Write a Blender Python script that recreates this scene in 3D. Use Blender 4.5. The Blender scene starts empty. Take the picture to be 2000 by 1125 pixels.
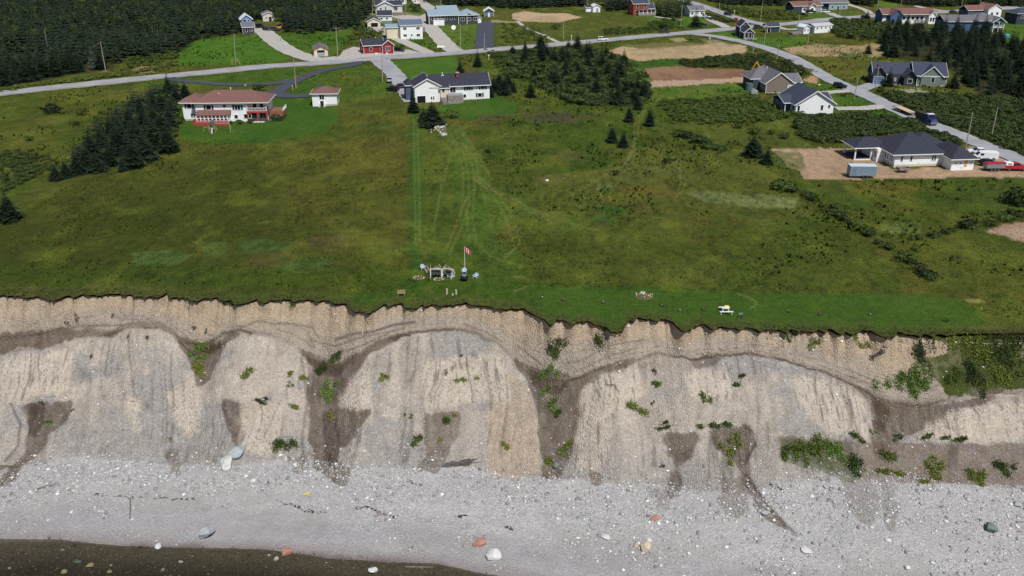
import bpy, math, random
import numpy as np
from mathutils import Vector, Matrix
# ---------------------------------------------------------------- camera, sky, sun, exposure
scn = bpy.context.scene
COL = scn.collection
FPX, PITCH, CH = 1744.0, math.radians(24.1), 62.0      # focal length in photo pixels, tilt, height over the plateau
cam_d = bpy.data.cameras.new("camera"); cam = bpy.data.objects.new("camera", cam_d); COL.objects.link(cam)
cam_d.sensor_width = 36.0; cam_d.lens = 36.0*FPX/2000.0; cam_d.clip_start = 1.0; cam_d.clip_end = 20000
cam.location = (0, 0, CH); cam.rotation_euler = (math.pi/2-PITCH, 0, 0); scn.camera = cam
SUN_EL, SUN_AZ = math.radians(57), math.radians(24)     # azimuth: right of the point straight behind the camera
S = Vector((math.sin(SUN_AZ)*math.cos(SUN_EL), -math.cos(SUN_AZ)*math.cos(SUN_EL), math.sin(SUN_EL)))
world = bpy.data.worlds.new("World"); scn.world = world; world.use_nodes = True
wn = world.node_tree; sky = wn.nodes.new('ShaderNodeTexSky'); sky.sky_type = 'NISHITA'; sky.sun_disc = False
sky.sun_elevation = SUN_EL; sky.sun_rotation = math.atan2(S.x, S.y)
wn.nodes['Background'].inputs[1].default_value = 0.062
wn.links.new(sky.outputs[0], wn.nodes['Background'].inputs[0])
sl = bpy.data.lights.new("sun", 'SUN'); sl.energy = 4.2; sl.angle = math.radians(0.53); sl.color = (1.0, 0.975, 0.945)
so = bpy.data.objects.new("sun", sl); COL.objects.link(so); so.rotation_euler = S.to_track_quat('Z', 'Y').to_euler()
so.location = S*400
vs = scn.view_settings; vs.view_transform = 'Standard'; vs.look = 'None'; vs.gamma = 1.0; vs.exposure = 0.0
vs.use_curve_mapping = False
# ---------------------------------------------------------------- numeric helpers
rng = np.random.default_rng(7); random.seed(7)
def lin1(c):
    c = c/255.0
    return c/12.92 if c <= 0.04045 else ((c+0.055)/1.055)**2.4
def lin(c): return np.array([lin1(v) for v in c])
def _hash(i, j, seed):
    n = (i.astype(np.int64)*374761393 + j.astype(np.int64)*668265263 + seed*1274126177) & 0x7fffffff
    n = ((n ^ (n >> 13))*1274126177) & 0x7fffffff
    return ((n ^ (n >> 16)) & 0xffff)/65535.0
def vnoise(x, y, seed=0):
    i = np.floor(x); j = np.floor(y); f = x-i; g = y-j
    f = f*f*(3-2*f); g = g*g*(3-2*g)
    a = _hash(i, j, seed); b = _hash(i+1, j, seed); c = _hash(i, j+1, seed); d = _hash(i+1, j+1, seed)
    return (a*(1-f)+b*f)*(1-g)+(c*(1-f)+d*f)*g
def fbm(x, y, seed=0, o=4):
    s = 0; a = .5; t = 0
    for k in range(o):
        s = s+a*vnoise(x*2**k+k*17.3, y*2**k-k*9.1, seed+k); t += a; a *= .5
    return s/t
def sst(a, b, x): t = np.clip((x-a)/(b-a), 0, 1); return t*t*(3-2*t)
CP, SP = math.cos(PITCH), math.sin(PITCH)
def proj(x, y, z):                                       # world -> photo pixel (used while laying out the survey only)
    dz = z-CH; d = y*CP-dz*SP
    return 1000+FPX*x/d, 562.5-FPX*(y*SP+dz*CP)/d
def ray(px, py):
    a = (px-1000)/FPX; b = -(py-562.5)/FPX
    return np.array([a, CP+b*SP, -SP+b*CP])
KNOLL = [(690, 152, 13, 1.6), (1230, 500, 40, .5), (250, 400, 45, 1.0), (640, 470, 25, .5)]
def flat(px, py, z=0.0):
    r = ray(px, py); t = (z-CH)/r[2]; return np.array([r[0]*t, r[1]*t, z])
KN = [(flat(a, b)[0], flat(a, b)[1], r, h) for a, b, r, h in KNOLL]
def H(x, y):                                             # gentle relief of the plateau
    h = .22*np.sin(x*.031+1.3)*np.sin(y*.027+.4)+.10*np.sin(x*.11+y*.07)+.05*np.sin(x*.31-y*.23)
    for a, b, r, k in KN: h = h+k*np.exp(-((x-a)**2+(y-b)**2)/(r*r))
    h = h*sst(0, 14, y-128-0*x)+ 9*sst(620, 1500, y)
    return h
def P(px, py):                                           # the spot of the plateau seen at a photo pixel
    z = 0.0
    for _ in range(8):
        p = flat(px, py, z); z = float(H(p[0], p[1]))
    return np.array([p[0], p[1], z])
def inpoly(px, py, poly):
    out = np.zeros(px.shape, bool); xs = [p[0] for p in poly]; ys = [p[1] for p in poly]
    m = (px >= min(xs)) & (px <= max(xs)) & (py >= min(ys)) & (py <= max(ys))
    if not m.any(): return out
    x = px[m]; y = py[m]; c = np.zeros(x.shape, bool); n = len(poly)
    for i in range(n):
        x0, y0 = poly[i]; x1, y1 = poly[(i+1) % n]
        if y0 == y1: continue
        t = (y0 > y) != (y1 > y)
        c ^= t & (x < (x1-x0)*(y-y0)/(y1-y0)+x0)
    out[m] = c; return out
def pldist(px, py, pts, lim):
    D = np.full(px.shape, 1e9)
    for (x0, y0), (x1, y1) in zip(pts[:-1], pts[1:]):
        m = (px > min(x0, x1)-lim) & (px < max(x0, x1)+lim) & (py > min(y0, y1)-lim) & (py < max(y0, y1)+lim)
        if not m.any(): continue
        dx, dy = x1-x0, y1-y0; L = dx*dx+dy*dy+1e-9
        t = np.clip(((px[m]-x0)*dx+(py[m]-y0)*dy)/L, 0, 1)
        D[m] = np.minimum(D[m], np.hypot(px[m]-x0-t*dx, py[m]-y0-t*dy))
    return D
def smooth_line(pts, n=6):
    pts = [np.array(p, float) for p in pts]; out = []
    q = [2*pts[0]-pts[1]]+pts+[2*pts[-1]-pts[-2]]
    for i in range(1, len(q)-2):
        for k in range(n):
            t = k/n; a, b, c, d = q[i-1], q[i], q[i+1], q[i+2]
            out.append(.5*((2*b)+(c-a)*t+(2*a-5*b+4*c-d)*t*t+(3*b-a-3*c+d)*t**3))
    out.append(pts[-1]); return out
# ---------------------------------------------------------------- scene helpers
def tag(o, label=None, cat=None, group=None, kind=None):
    if label: o['label'] = label
    if cat: o['category'] = cat
    if group: o['group'] = group
    if kind: o['kind'] = kind
    return o
def link(name, me, parent=None):
    o = bpy.data.objects.new(name, me); COL.objects.link(o)
    if parent is not None: o.parent = parent
    return o
def empty(name, loc, rz=0):
    o = bpy.data.objects.new(name, None); COL.objects.link(o); o.location = loc; o.rotation_euler = (0, 0, rz)
    o.empty_display_size = .5; return o
def npmesh(name, V, F, mat, col=None, smooth=False):
    V = np.asarray(V, np.float32); F = np.asarray(F, np.int32); me = bpy.data.meshes.new(name)
    n, k = F.shape; me.vertices.add(len(V)); me.vertices.foreach_set('co', V.ravel())
    me.loops.add(n*k); me.loops.foreach_set('vertex_index', F.ravel())
    me.polygons.add(n); me.polygons.foreach_set('loop_start', np.arange(0, n*k, k, dtype=np.int32))
    me.polygons.foreach_set('loop_total', np.full(n, k, np.int32))
    if smooth: me.polygons.foreach_set('use_smooth', np.ones(n, bool))
    if col is not None:
        a = me.color_attributes.new('Col', 'FLOAT_COLOR', 'POINT'); a.data.foreach_set('color', np.asarray(col, np.float32).ravel())
    me.update(); me.validate(); me.materials.append(mat); return me
class MB:
    def __init__(s): s.v = []; s.f = []
    def poly(s, pts, faces):
        b = len(s.v); s.v += [tuple(p) for p in pts]; s.f += [tuple(b+i for i in f) for f in faces]; return s
    def box(s, x0, x1, y0, y1, z0, z1):
        return s.poly([(x0,y0,z0),(x1,y0,z0),(x1,y1,z0),(x0,y1,z0),(x0,y0,z1),(x1,y0,z1),(x1,y1,z1),(x0,y1,z1)],
            [(0,3,2,1),(4,5,6,7),(0,1,5,4),(1,2,6,5),(2,3,7,6),(3,0,4,7)])
    def bar(s, a, b, r, n=6, r2=None):
        a = Vector(a); b = Vector(b); d = (b-a); q = d.to_track_quat('Z', 'Y'); r2 = r if r2 is None else r2
        P0 = [a+q@Vector((r*math.cos(2*math.pi*i/n), r*math.sin(2*math.pi*i/n), 0)) for i in range(n)]
        P1 = [b+q@Vector((r2*math.cos(2*math.pi*i/n), r2*math.sin(2*math.pi*i/n), 0)) for i in range(n)]
        return s.poly(P0+P1, [(i, (i+1)%n, n+(i+1)%n, n+i) for i in range(n)]+[tuple(range(n-1,-1,-1)), tuple(range(n, 2*n))])
    def beam(s, a, b, w, h):                              # rectangular bar from a to b
        a = Vector(a); b = Vector(b); q = (b-a).to_track_quat('Y', 'Z'); L = (b-a).length
        pts = [a+q@Vector(p) for p in [(-w/2,0,-h/2),(w/2,0,-h/2),(w/2,L,-h/2),(-w/2,L,-h/2),(-w/2,0,h/2),(w/2,0,h/2),(w/2,L,h/2),(-w/2,L,h/2)]]
        return s.poly(pts, [(0,3,2,1),(4,5,6,7),(0,1,5,4),(1,2,6,5),(2,3,7,6),(3,0,4,7)])
    def prism(s, prof, axis, a, b):                       # closed profile extruded along x ('x': profile (y,z)) or y ('y': profile (x,z))
        n = len(prof)
        f = (lambda t, p: (t, p[0], p[1])) if axis == 'x' else (lambda t, p: (p[0], t, p[1]))
        return s.poly([f(a, p) for p in prof]+[f(b, p) for p in prof],
            [(i, (i+1)%n, n+(i+1)%n, n+i) for i in range(n)]+[tuple(range(n-1,-1,-1)), tuple(range(n, 2*n))])
    def mesh(s, name, mat, smooth=False):
        me = bpy.data.meshes.new(name); me.from_pydata(s.v, [], s.f); me.update(); me.materials.append(mat)
        import bmesh
        bm = bmesh.new(); bm.from_mesh(me); bmesh.ops.recalc_face_normals(bm, faces=bm.faces); bm.to_mesh(me); bm.free()
        if smooth:
            for p in me.polygons: p.use_smooth = True
        return me
    def build(s, name, mat, parent=None, bevel=0, smooth=False):
        o = link(name, s.mesh(name, mat, smooth), parent)
        if bevel:
            m = o.modifiers.new('bevel', 'BEVEL'); m.width = bevel; m.segments = 2; m.limit_method = 'ANGLE'
        return o
# ---------------------------------------------------------------- materials
_M = {}
def M(name, c, rough=.8, var=.12, scale=2.0, bump=0.0, metal=0.0, bands=None, spec=.3):
    if name in _M: return _M[name]
    m = bpy.data.materials.new(name); m.use_nodes = True; nt = m.node_tree; b = nt.nodes['Principled BSDF']
    L = lin(c); b.inputs['Roughness'].default_value = rough; b.inputs['Metallic'].default_value = metal
    b.inputs['Specular IOR Level'].default_value = spec
    tc = nt.nodes.new('ShaderNodeTexCoord'); no = nt.nodes.new('ShaderNodeTexNoise')
    no.inputs['Scale'].default_value = scale; no.inputs['Detail'].default_value = 5
    nt.links.new(tc.outputs['Object'], no.inputs['Vector'])
    mr = nt.nodes.new('ShaderNodeMapRange'); mr.inputs[1].default_value = .3; mr.inputs[2].default_value = .7
    mr.inputs[3].default_value = 1-var; mr.inputs[4].default_value = 1+var
    nt.links.new(no.outputs['Fac'], mr.inputs[0])
    vm = nt.nodes.new('ShaderNodeVectorMath'); vm.operation = 'SCALE'; vm.inputs[0].default_value = tuple(L)
    nt.links.new(mr.outputs[0], vm.inputs['Scale']); nt.links.new(vm.outputs[0], b.inputs['Base Color'])
    src = no.outputs['Fac']
    if bands:                                             # siding boards or shingle courses: fine relief running across the face
        sx = nt.nodes.new('ShaderNodeSeparateXYZ'); nt.links.new(tc.outputs['Object'], sx.inputs[0])
        mm = nt.nodes.new('ShaderNodeMath'); mm.operation = 'MULTIPLY'; mm.inputs[1].default_value = 1/bands
        nt.links.new(sx.outputs[2], mm.inputs[0])
        fr = nt.nodes.new('ShaderNodeMath'); fr.operation = 'FRACT'; nt.links.new(mm.outputs[0], fr.inputs[0]); src = fr.outputs[0]
    if bump:
        bp = nt.nodes.new('ShaderNodeBump'); bp.inputs['Strength'].default_value = bump; bp.inputs['Distance'].default_value = .05
        nt.links.new(src, bp.inputs['Height']); nt.links.new(bp.outputs[0], b.inputs['Normal'])
    _M[name] = m; return m
def MA(name, rough=.9, s1=.35, s2=2.2, a1=.35, a2=.45, bump=.6, pebble=0.0, dist=.25):   # colours from the mesh attribute, relief from noise
    m = bpy.data.materials.new(name); m.use_nodes = True; nt = m.node_tree; b = nt.nodes['Principled BSDF']
    b.inputs['Roughness'].default_value = rough; b.inputs['Specular IOR Level'].default_value = .15
    at = nt.nodes.new('ShaderNodeAttribute'); at.attribute_name = 'Col'
    tc = nt.nodes.new('ShaderNodeTexCoord'); last = at.outputs['Color']; nf = None
    for sc, am in ((s1, a1), (s2, a2)):
        if am <= 0: continue
        no = nt.nodes.new('ShaderNodeTexNoise'); no.inputs['Scale'].default_value = sc; no.inputs['Detail'].default_value = 6
        no.inputs['Roughness'].default_value = .65; nt.links.new(tc.outputs['Object'], no.inputs['Vector'])
        mr = nt.nodes.new('ShaderNodeMapRange'); mr.inputs[1].default_value = .28; mr.inputs[2].default_value = .72
        mr.inputs[3].default_value = 1-am; mr.inputs[4].default_value = 1+am; nt.links.new(no.outputs['Fac'], mr.inputs[0])
        vm = nt.nodes.new('ShaderNodeVectorMath'); vm.operation = 'SCALE'
        nt.links.new(last, vm.inputs[0]); nt.links.new(mr.outputs[0], vm.inputs['Scale']); last = vm.outputs[0]; nf = no
    h = nf.outputs['Fac']
    if pebble:
        vo = nt.nodes.new('ShaderNodeTexVoronoi'); vo.inputs['Scale'].default_value = pebble
        nt.links.new(tc.outputs['Object'], vo.inputs['Vector'])
        sx = nt.nodes.new('ShaderNodeSeparateColor'); nt.links.new(vo.outputs['Color'], sx.inputs[0])
        pw = nt.nodes.new('ShaderNodeMath'); pw.operation = 'POWER'; pw.inputs[1].default_value = 2.5; nt.links.new(sx.outputs[0], pw.inputs[0])
        mr = nt.nodes.new('ShaderNodeMapRange'); mr.inputs[3].default_value = .82; mr.inputs[4].default_value = 1.45
        nt.links.new(pw.outputs[0], mr.inputs[0])
        mx = nt.nodes.new('ShaderNodeMix'); mx.data_type = 'FLOAT'; mx.inputs[2].default_value = 1.0
        nt.links.new(at.outputs['Alpha'], mx.inputs[0]); nt.links.new(mr.outputs[0], mx.inputs[3])
        vm = nt.nodes.new('ShaderNodeVectorMath'); vm.operation = 'SCALE'
        nt.links.new(last, vm.inputs[0]); nt.links.new(mx.outputs[0], vm.inputs['Scale']); last = vm.outputs[0]
        ad = nt.nodes.new('ShaderNodeMath'); ad.operation = 'MULTIPLY_ADD'; ad.inputs[1].default_value = -.8
        nt.links.new(vo.outputs['Distance'], ad.inputs[0]); nt.links.new(h, ad.inputs[2]); h = ad.outputs[0]
    nt.links.new(last, b.inputs['Base Color'])
    if bump:
        bp = nt.nodes.new('ShaderNodeBump'); bp.inputs['Strength'].default_value = bump; bp.inputs['Distance'].default_value = dist
        nt.links.new(h, bp.inputs['Height']); nt.links.new(bp.outputs[0], b.inputs['Normal'])
    return m
# ---------------------------------------------------------------- the cliff edge, the cliff, the beach
LIP = [(-700,575),(-300,575),(0,576),(60,579),(100,581),(130,577),(180,573),(260,572),(330,575),(350,581),(420,581),(437,586),(470,587),(500,584),(515,590),
 (530,585),(560,582),(590,585),(640,588),(676,588),(688,603),(705,608),(722,612),(735,607),(748,596),(762,592),(785,592),(790,599),(815,601),(826,595),
 (860,594),(900,592),(950,596),(1000,602),(1022,600),(1040,612),(1062,618),(1074,632),(1088,626),(1110,626),(1122,634),(1135,626),(1150,628),(1182,630),
 (1192,644),(1216,644),(1228,622),(1250,619),(1270,622),(1287,630),(1300,625),(1316,630),(1332,644),(1352,646),(1362,630),(1375,633),(1390,638),(1430,640),
 (1480,640),(1530,643),(1600,646),(1650,648),(1665,644),(1700,647),(1750,651),(1790,654),(1850,652),(1920,650),(2000,650),(2300,655),(2800,665)]
BRK = [(-700,690),(0,692),(50,682),(130,666),(200,655),(250,641),(310,638),(340,655),(365,682),(385,700),(420,692),(445,654),(480,650),(530,658),(580,680),
 (610,705),(650,718),(690,702),(740,672),(800,650),(870,643),(930,650),(970,670),(1010,710),(1040,742),(1080,752),(1130,737),(1180,716),(1230,702),
 (1290,690),(1350,702),(1400,695),(1460,690),(1520,700),(1600,722),(1660,747),(1710,777),(1740,792),(1800,792),(1850,782),(1900,772),(1960,766),(2000,766),(2800,770)]
BAS = [(-700,960),(0,950),(50,905),(150,887),(300,902),(450,908),(560,892),(660,905),(800,912),(900,908),(1000,930),(1100,932),(1200,937),(1300,945),
 (1450,962),(1550,935),(1700,922),(1850,942),(2000,955),(2800,960)]
WAT = [(-700,1060),(0,1063),(120,1058),(230,1068),(380,1072),(520,1076),(640,1090),(760,1100),(850,1104),(930,1122),(1060,1142),(1300,1170),(1700,1205),(2000,1225),(2800,1250)]
def pl(tab, x): return np.interp(x, [p[0] for p in tab], [p[1] for p in tab])
lp = np.array([flat(a, b)[:2] for a, b in LIP]); _o = np.argsort(lp[:, 0]); lp = lp[_o]
def lip(x):
    x = np.asarray(x, float); y = np.interp(x, lp[:, 0], lp[:, 1])
    j = (vnoise(x*.42, x*0, 2)-.5)*1.3+(vnoise(x*1.0, x*0, 3)-.5)*1.2+(vnoise(x*2.6, x*0+5, 4)-.5)*.7
    return y+j*sst(75, 60, x)
DX = .22
xc = np.arange(-92, 92+1e-6, DX); g = []; t = DX; p = 92
while p < 420: t *= 1.12; p += t; g.append(p)
XS = np.concatenate([-np.array(g[::-1]), xc, np.array(g)]); NX = len(XS); IX0 = len(g)
lipx = lip(XS); SKY0 = .15
def smx(a, k):                                           # running mean along the cliff
    return np.apply_along_axis(lambda v: np.convolve(np.pad(v, k//2, mode='edge'), np.ones(k)/k, 'valid'), 0, a)
lipS = smx(smx(lipx, 25), 25)
DY = .14; NR = 360; KD = DY*np.arange(NR)
Yg = (lipS+SKY0)[:, None]-KD[None, :]
Zg = np.zeros((NX, NR)); Zg[:, 0] = -.55
def march(s3, Zb=None):
    st = np.zeros((NX, NR))
    for k in range(1, NR):
        px, py = proj(XS, Yg[:, k-1], Zg[:, k-1])
        px = np.clip(px, -650, 2750)
        b = pl(BRK, px); c = pl(BAS, px); l = pl(LIP, px)
        u = np.clip((py-l)/(b-l+1e-6), 0, 1)
        s1 = np.where(u < .25, 1.75, np.where(u < .7, 1.15, .95))
        s = s1*(1-sst(-6, 6, py-b))+.74*sst(-6, 6, py-b)
        f = sst(-14, 14, py-c); s = s*(1-f)+s3*f
        Zg[:, k] = Zg[:, k-1]-DY*s; st[:, k] = f
    return st
march(np.full(NX, .14))
ibase = np.array([np.argmax(proj(XS[i], Yg[i], Zg[i])[1] > pl(BAS, np.clip(proj(XS[i], Yg[i], Zg[i])[0], -650, 2750))) for i in range(NX)])
Yb = Yg[np.arange(NX), ibase]; Zb = Zg[np.arange(NX), ibase]
ZW = float(np.median(Zb))-1.9
wp = np.array([flat(a, b, ZW)[:2] for a, b in WAT])
Yw = np.interp(XS, wp[:, 0], wp[:, 1])
s3 = np.clip((Zb-ZW)/np.maximum(Yb-Yw, 6), .03, .26)
kk = 61; s3 = np.convolve(np.pad(s3, kk//2, mode='edge'), np.ones(kk)/kk, 'valid')
TOE = march(s3); TOE = smx(TOE, 41); Zs = smx(smx(Zg, 15), 15); Zt = smx(smx(Zg, 121), 121)
w_ = sst(.0, 1.0, TOE); Zg = Zs*(1-w_)+Zt*w_
Yg = Yg+(lipx-lipS)[:, None]*np.exp(-KD/1.6)[None, :]     # the ragged edge fades out down the scarp
STAINS = [
 ([(0,652),(100,645),(180,641),(240,643),(232,656),(150,659),(80,682),(40,679),(0,697)], 'w', .75),
 ([(335,648),(370,662),(400,672),(440,658),(458,646),(500,645),(520,652),(470,652),(445,668),(425,705),(405,745),(385,760),(374,725),(362,690)], 'w', .85),
 ([(560,668),(600,684),(640,706),(660,704),(700,690),(750,662),(800,640),(760,668),(715,700),(700,728),(680,768),(658,795),(655,830),(662,900),(690,930),(680,950),(640,935),(612,905),(600,830),(598,760),(612,712)], 'w', .8),
 ([(50,785),(152,780),(120,828),(95,850),(85,880),(60,900),(30,935),(0,960),(0,930),(45,885),(58,840)], 'w', .75),
 ([(430,780),(520,790),(498,825),(472,858),(468,880),(458,880),(452,850)], 'w', .75),
 ([(652,795),(728,798),(700,838),(682,872),(664,880),(654,850)], 'w', .8),
 ([(824,805),(903,803),(892,850),(872,900),(852,922),(802,920),(835,872)], 'w', .6),
 ([(1000,700),(1040,716),(1062,722),(1130,737),(1195,712),(1270,690),(1300,690),(1240,710),(1180,735),(1135,755),(1138,790),(1128,850),(1112,905),(1090,935),(1058,935),(1054,850),(1046,790),(1036,745)], 'w', .82),
 ([(1288,843),(1368,845),(1352,880),(1326,912),(1334,950),(1305,978),(1298,962),(1315,912),(1298,880)], 'w', .8),
 ([(1388,840),(1472,832),(1478,870),(1458,912),(1475,950),(1515,1000),(1555,1048),(1500,1012),(1448,942),(1438,905),(1408,890)], 'w', .72),
 ([(1408,930),(1460,935),(1470,1000),(1430,1015),(1405,985)], 'w', .5),
 ([(1345,702),(1405,688),(1402,706),(1365,722)], 'w', .6),([(1408,690),(1474,688),(1478,697),(1415,696)], 'w', .6),
 ([(1600,726),(1668,752),(1715,778),(1800,792),(1862,786),(1905,772),(1990,768),(1900,792),(1860,808),(1820,834),(1765,852),(1745,875),(1728,905),(1703,885),(1706,835),(1690,782)], 'w', .8),
 ([(1508,848),(1620,862),(1740,866),(2150,866),(2150,945),(1862,945),(1700,940),(1600,910),(1522,885)], 'm', .62),
 ([(1640,930),(1700,935),(1720,1000),(1690,1030),(1660,1000)], 'w', .4),([(1715,935),(1750,940),(1755,1040),(1735,1045)], 'w', .4),
 ([(320,880),(352,870),(350,920),(335,932)], 'w', .5),([(560,895),(600,890),(595,925),(570,925)], 'm', .6),([(1145,920),(1185,925),(1178,948),(1150,948)], 'm', .7),
 ([(1270,955),(1312,955),(1310,1000),(1280,990)], 'w', .4),
 ([(955,780),(1045,785),(1056,925),(1000,938),(955,930)], 't', .6),
 ([(985,720),(1035,750),(1045,800),(990,790)], 't', .5),
 ([(370,672),(400,680),(440,662),(470,646),(500,648),(455,655),(440,678),(410,690),(385,690)], 'd', .8), ([(590,690),(640,712),(700,695),(690,712),(650,735),(615,725)], 'd', .6), ([(1020,712),(1062,735),(1110,742),(1090,770),(1050,760)], 'd', .6), ([(1690,772),(1740,795),(1730,850),(1708,840)], 'd', .6), ([(40,790),(90,788),(80,850),(60,850)], 'd', .5), ([(625,800),(655,800),(662,900),(650,930),(635,880)], 'd', .5)]
PXg, PYg = proj(XS[:, None]+0*Yg, Yg, Zg)
BRKg = pl(BRK, np.clip(PXg, -650, 2750)); BASg = pl(BAS, np.clip(PXg, -650, 2750)); LIPg = pl(LIP, np.clip(PXg, -650, 2750))
Xg = XS[:, None]+0*Yg
# relief: rills running down the talus, ledges in the scarp, loose lumps
tal = sst(-4, 16, PYg-BRKg)*(1-TOE); sca = 1-sst(-8, 4, PYg-BRKg)
wx = Xg+7*(fbm(Xg*.045, Yg*.06, 20, 2)-.5)+2.0*fbm(Xg*.15, Yg*.15, 21, 3)
rill = np.abs(vnoise(wx*.75, Yg*.05, 30)-.5)*2; rill2 = np.abs(vnoise(wx*2.1, Yg*.12, 31)-.5)*2
gul = np.zeros(Xg.shape)
for poly, col, k in STAINS:
    if col in 'wd' and k > .7: gul = np.maximum(gul, inpoly(PXg, PYg, poly)*1.0)
gul = smx(smx(gul, 21), 21); gul = smx(smx(gul.T, 13), 13).T
fade = sst(0, 8, np.arange(NR)[None, :]+0*Xg)
Zg += fade*tal*(-.12*(1-rill)**3-.05*(1-rill2)**4+1.3*(fbm(Xg*.10, Yg*.08, 33, 4)-.5))
led = np.sin((Zg*2.6+.9*fbm(Xg*.09, Yg*.05, 35, 3)*6))
Zg += fade*sca*(.07*led+.95*(fbm(Xg*.27, Yg*.7, 36, 5)-.5)+.34*(fbm(Xg*.8+.6*Yg, Yg*.25, 37, 4)-.5)+.16*(fbm(Xg*2.3, Yg*1.3, 38, 3)-.5))
Zg += fade*(1-TOE)*.26*(fbm(Xg*1.7, Yg*1.7, 39, 4)-.5)
Zg -= fade*1.2*gul*(1-TOE)
Zg += TOE*(.16*(fbm(Xg*.22, Yg*.35, 40, 4)-.5)+.05*(fbm(Xg*2, Yg*2, 41, 2)-.5))
PXg, PYg = proj(Xg, Yg, Zg)
for _ in range(3):                                       # the beach meets the water along the surveyed line
    dwl = pl(WAT, np.clip(PXg, -650, 2750))-PYg+3*(fbm(Xg*.3, Yg*.1, 42, 3)-.5)
    Zg = np.where((TOE > .3) & (dwl > 0), np.maximum(Zg, ZW+.004*dwl+.02), np.where(dwl < 0, np.minimum(Zg, ZW+.010*dwl), Zg))
    PXg, PYg = proj(Xg, Yg, Zg)
def zc(x, y):                                            # height of the cliff / beach at a point
    fi = (np.asarray(x)-XS[IX0])/DX+IX0; i = np.clip(fi.astype(int) if hasattr(fi, 'astype') else int(fi), 0, NX-2)
    k = (lipS[i]+SKY0-y)/DY
    for _ in range(5): k = np.clip((lipS[i]+SKY0-y+(lipx[i]-lipS[i])*np.exp(-k*DY/1.6))/DY, 0, NR-2)
    k0 = np.floor(k).astype(int)
    return Zg[i, k0]*(1-(k-k0))+Zg[i, np.minimum(k0+1, NR-1)]*(k-k0)
def Pc(px, py):                                          # the spot of the cliff or beach seen at a photo pixel
    r = ray(px, py); ts = np.linspace(60, 175, 1600)
    x = r[0]*ts; y = r[1]*ts; z = CH+r[2]*ts
    y0 = lip(x)
    hit = (y <= y0+.1) & (z <= zc(x, y)); k = int(np.argmax(hit)) if hit.any() else -1
    return np.array([x[k], y[k], float(zc(np.array([x[k]]), np.array([y[k]]))[0])])
# ---- colour of the cliff and the beach: clay, gravel, wet brown soil
wob = 5*(fbm(Xg*.35, Yg*.5, 50, 4)-.5)*2; wob2 = 6*(fbm(Xg*.4+40, Yg*.4, 51, 4)-.5)*2
fw = (fbm(Xg*1.6, Yg*.8, 52, 4)-.5)*2; fw2 = (fbm(Xg*1.3+7, Yg*.5, 53, 4)-.5)*2
QX, QY = PXg+wob*1.6+5*fw, PYg+wob2+6*fw2
C = np.zeros((NX, NR, 3)); A = np.zeros((NX, NR))
tan_ = lin((169, 151, 128)); grey = lin((160, 151, 140)); pale = lin((176, 166, 153)); grav = lin((153, 148, 142)); beach = lin((166, 164, 162)); wet = lin((101, 89, 77)); mud = lin((112, 97, 84)); deep = lin((70, 58, 48)); tanp = lin((172, 152, 130))
u = np.clip((PYg-LIPg)/(BRKg-LIPg+1e-6), 0, 1)[..., None]
n1 = fbm(Xg*.12, Yg*.25, 60, 5)[..., None]; n2 = fbm(Xg*.6, Yg*.1, 61, 4)[..., None]; n3 = (.55*fbm(wx*.9, Yg*.07, 62, 4)+.45*fbm(Xg*.16, Yg*.2, 66, 4))[..., None]
tm = sst(.18, .72, u+.7*(n1-.5)+.3*(n2-.5)); C[:] = tan_*(1-tm)+grey*lin((250, 246, 240))*tm; C *= .94+.14*n2
un = u[..., 0]+.10*(fbm(Xg*.1, Yg*.02, 63, 3)-.5)
strat = sst(.78, .99, .5+.5*np.sin(un*58+2.5*fbm(Xg*.2, Yg*.1, 67, 3)))*sst(.48, .64, fbm(Xg*.10, un*12, 64, 3))
C *= (1-.42*strat*sst(.42, .65, un)*sst(1.02, .9, un))[..., None]
C *= (1-.22*sst(.86, .97, un)*sst(.4, .6, fbm(Xg*.07, Yg*0, 65, 3)))[..., None]
tl = sst(-3, 5, PYg-BRKg)[..., None]
tc_ = grey*(1-sst(.42, .6, n3))+pale*sst(.42, .6, n3); gm = sst(.46, .62, n1+.25*(n2-.5)); tc_ = tc_*(1-gm)+grav*gm
low = sst(.45, .95, (PYg-BRKg)/(BASg-BRKg+1e-6))[..., None]; tc_ = tc_*(1-.5*low)+grav*.96*(.5*low)
C = C*(1-tl)+tc_*tl
A = .32*tl[..., 0]*(.4+.6*gm[..., 0])+.18
bt = TOE[..., None]; C = C*(1-bt)+beach*bt*(.92+.16*n1); A = A*(1-TOE)+.6*TOE
sn1 = fbm(Xg*.45, Yg*.35, 70, 4)-.5; sn2 = fbm(Xg*1.6, Yg*.7, 71, 4)-.5; sn3 = fbm(wx*1.8, Yg*.10, 72, 3)-.5
def bx2(a, k):                                           # quick two-way running mean
    c = np.cumsum(np.pad(a, ((k+1, k), (0, 0)), mode='edge'), 0); a = (c[2*k+1:]-c[:-2*k-1])/(2*k+1)
    c = np.cumsum(np.pad(a, ((0, 0), (k+1, k)), mode='edge'), 1); return (c[:, 2*k+1:]-c[:, :-2*k-1])/(2*k+1)
def stain(poly, col, k=1.0):
    global C
    m = inpoly(QX, QY, poly).astype(float); ms = bx2(bx2(m, 2), 3)
    a = sst(.34, .62, ms+.28*sn1+.36*sn2+.34*sn3)*np.minimum(k*1.3, 1)
    a = (a*(.85+.5*sn2))[..., None]; a = np.clip(a, 0, 1); C = C*(1-a)+col*a
for poly, col, k in STAINS: stain(poly, {'w': wet, 'm': mud, 'd': deep, 't': tanp}[col], k)
pale2 = lin((190, 178, 162)); ck = vnoise(wx*2.4, Yg*.10, 82); ckl = sst(.07, .015, np.abs(ck-.5))
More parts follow.
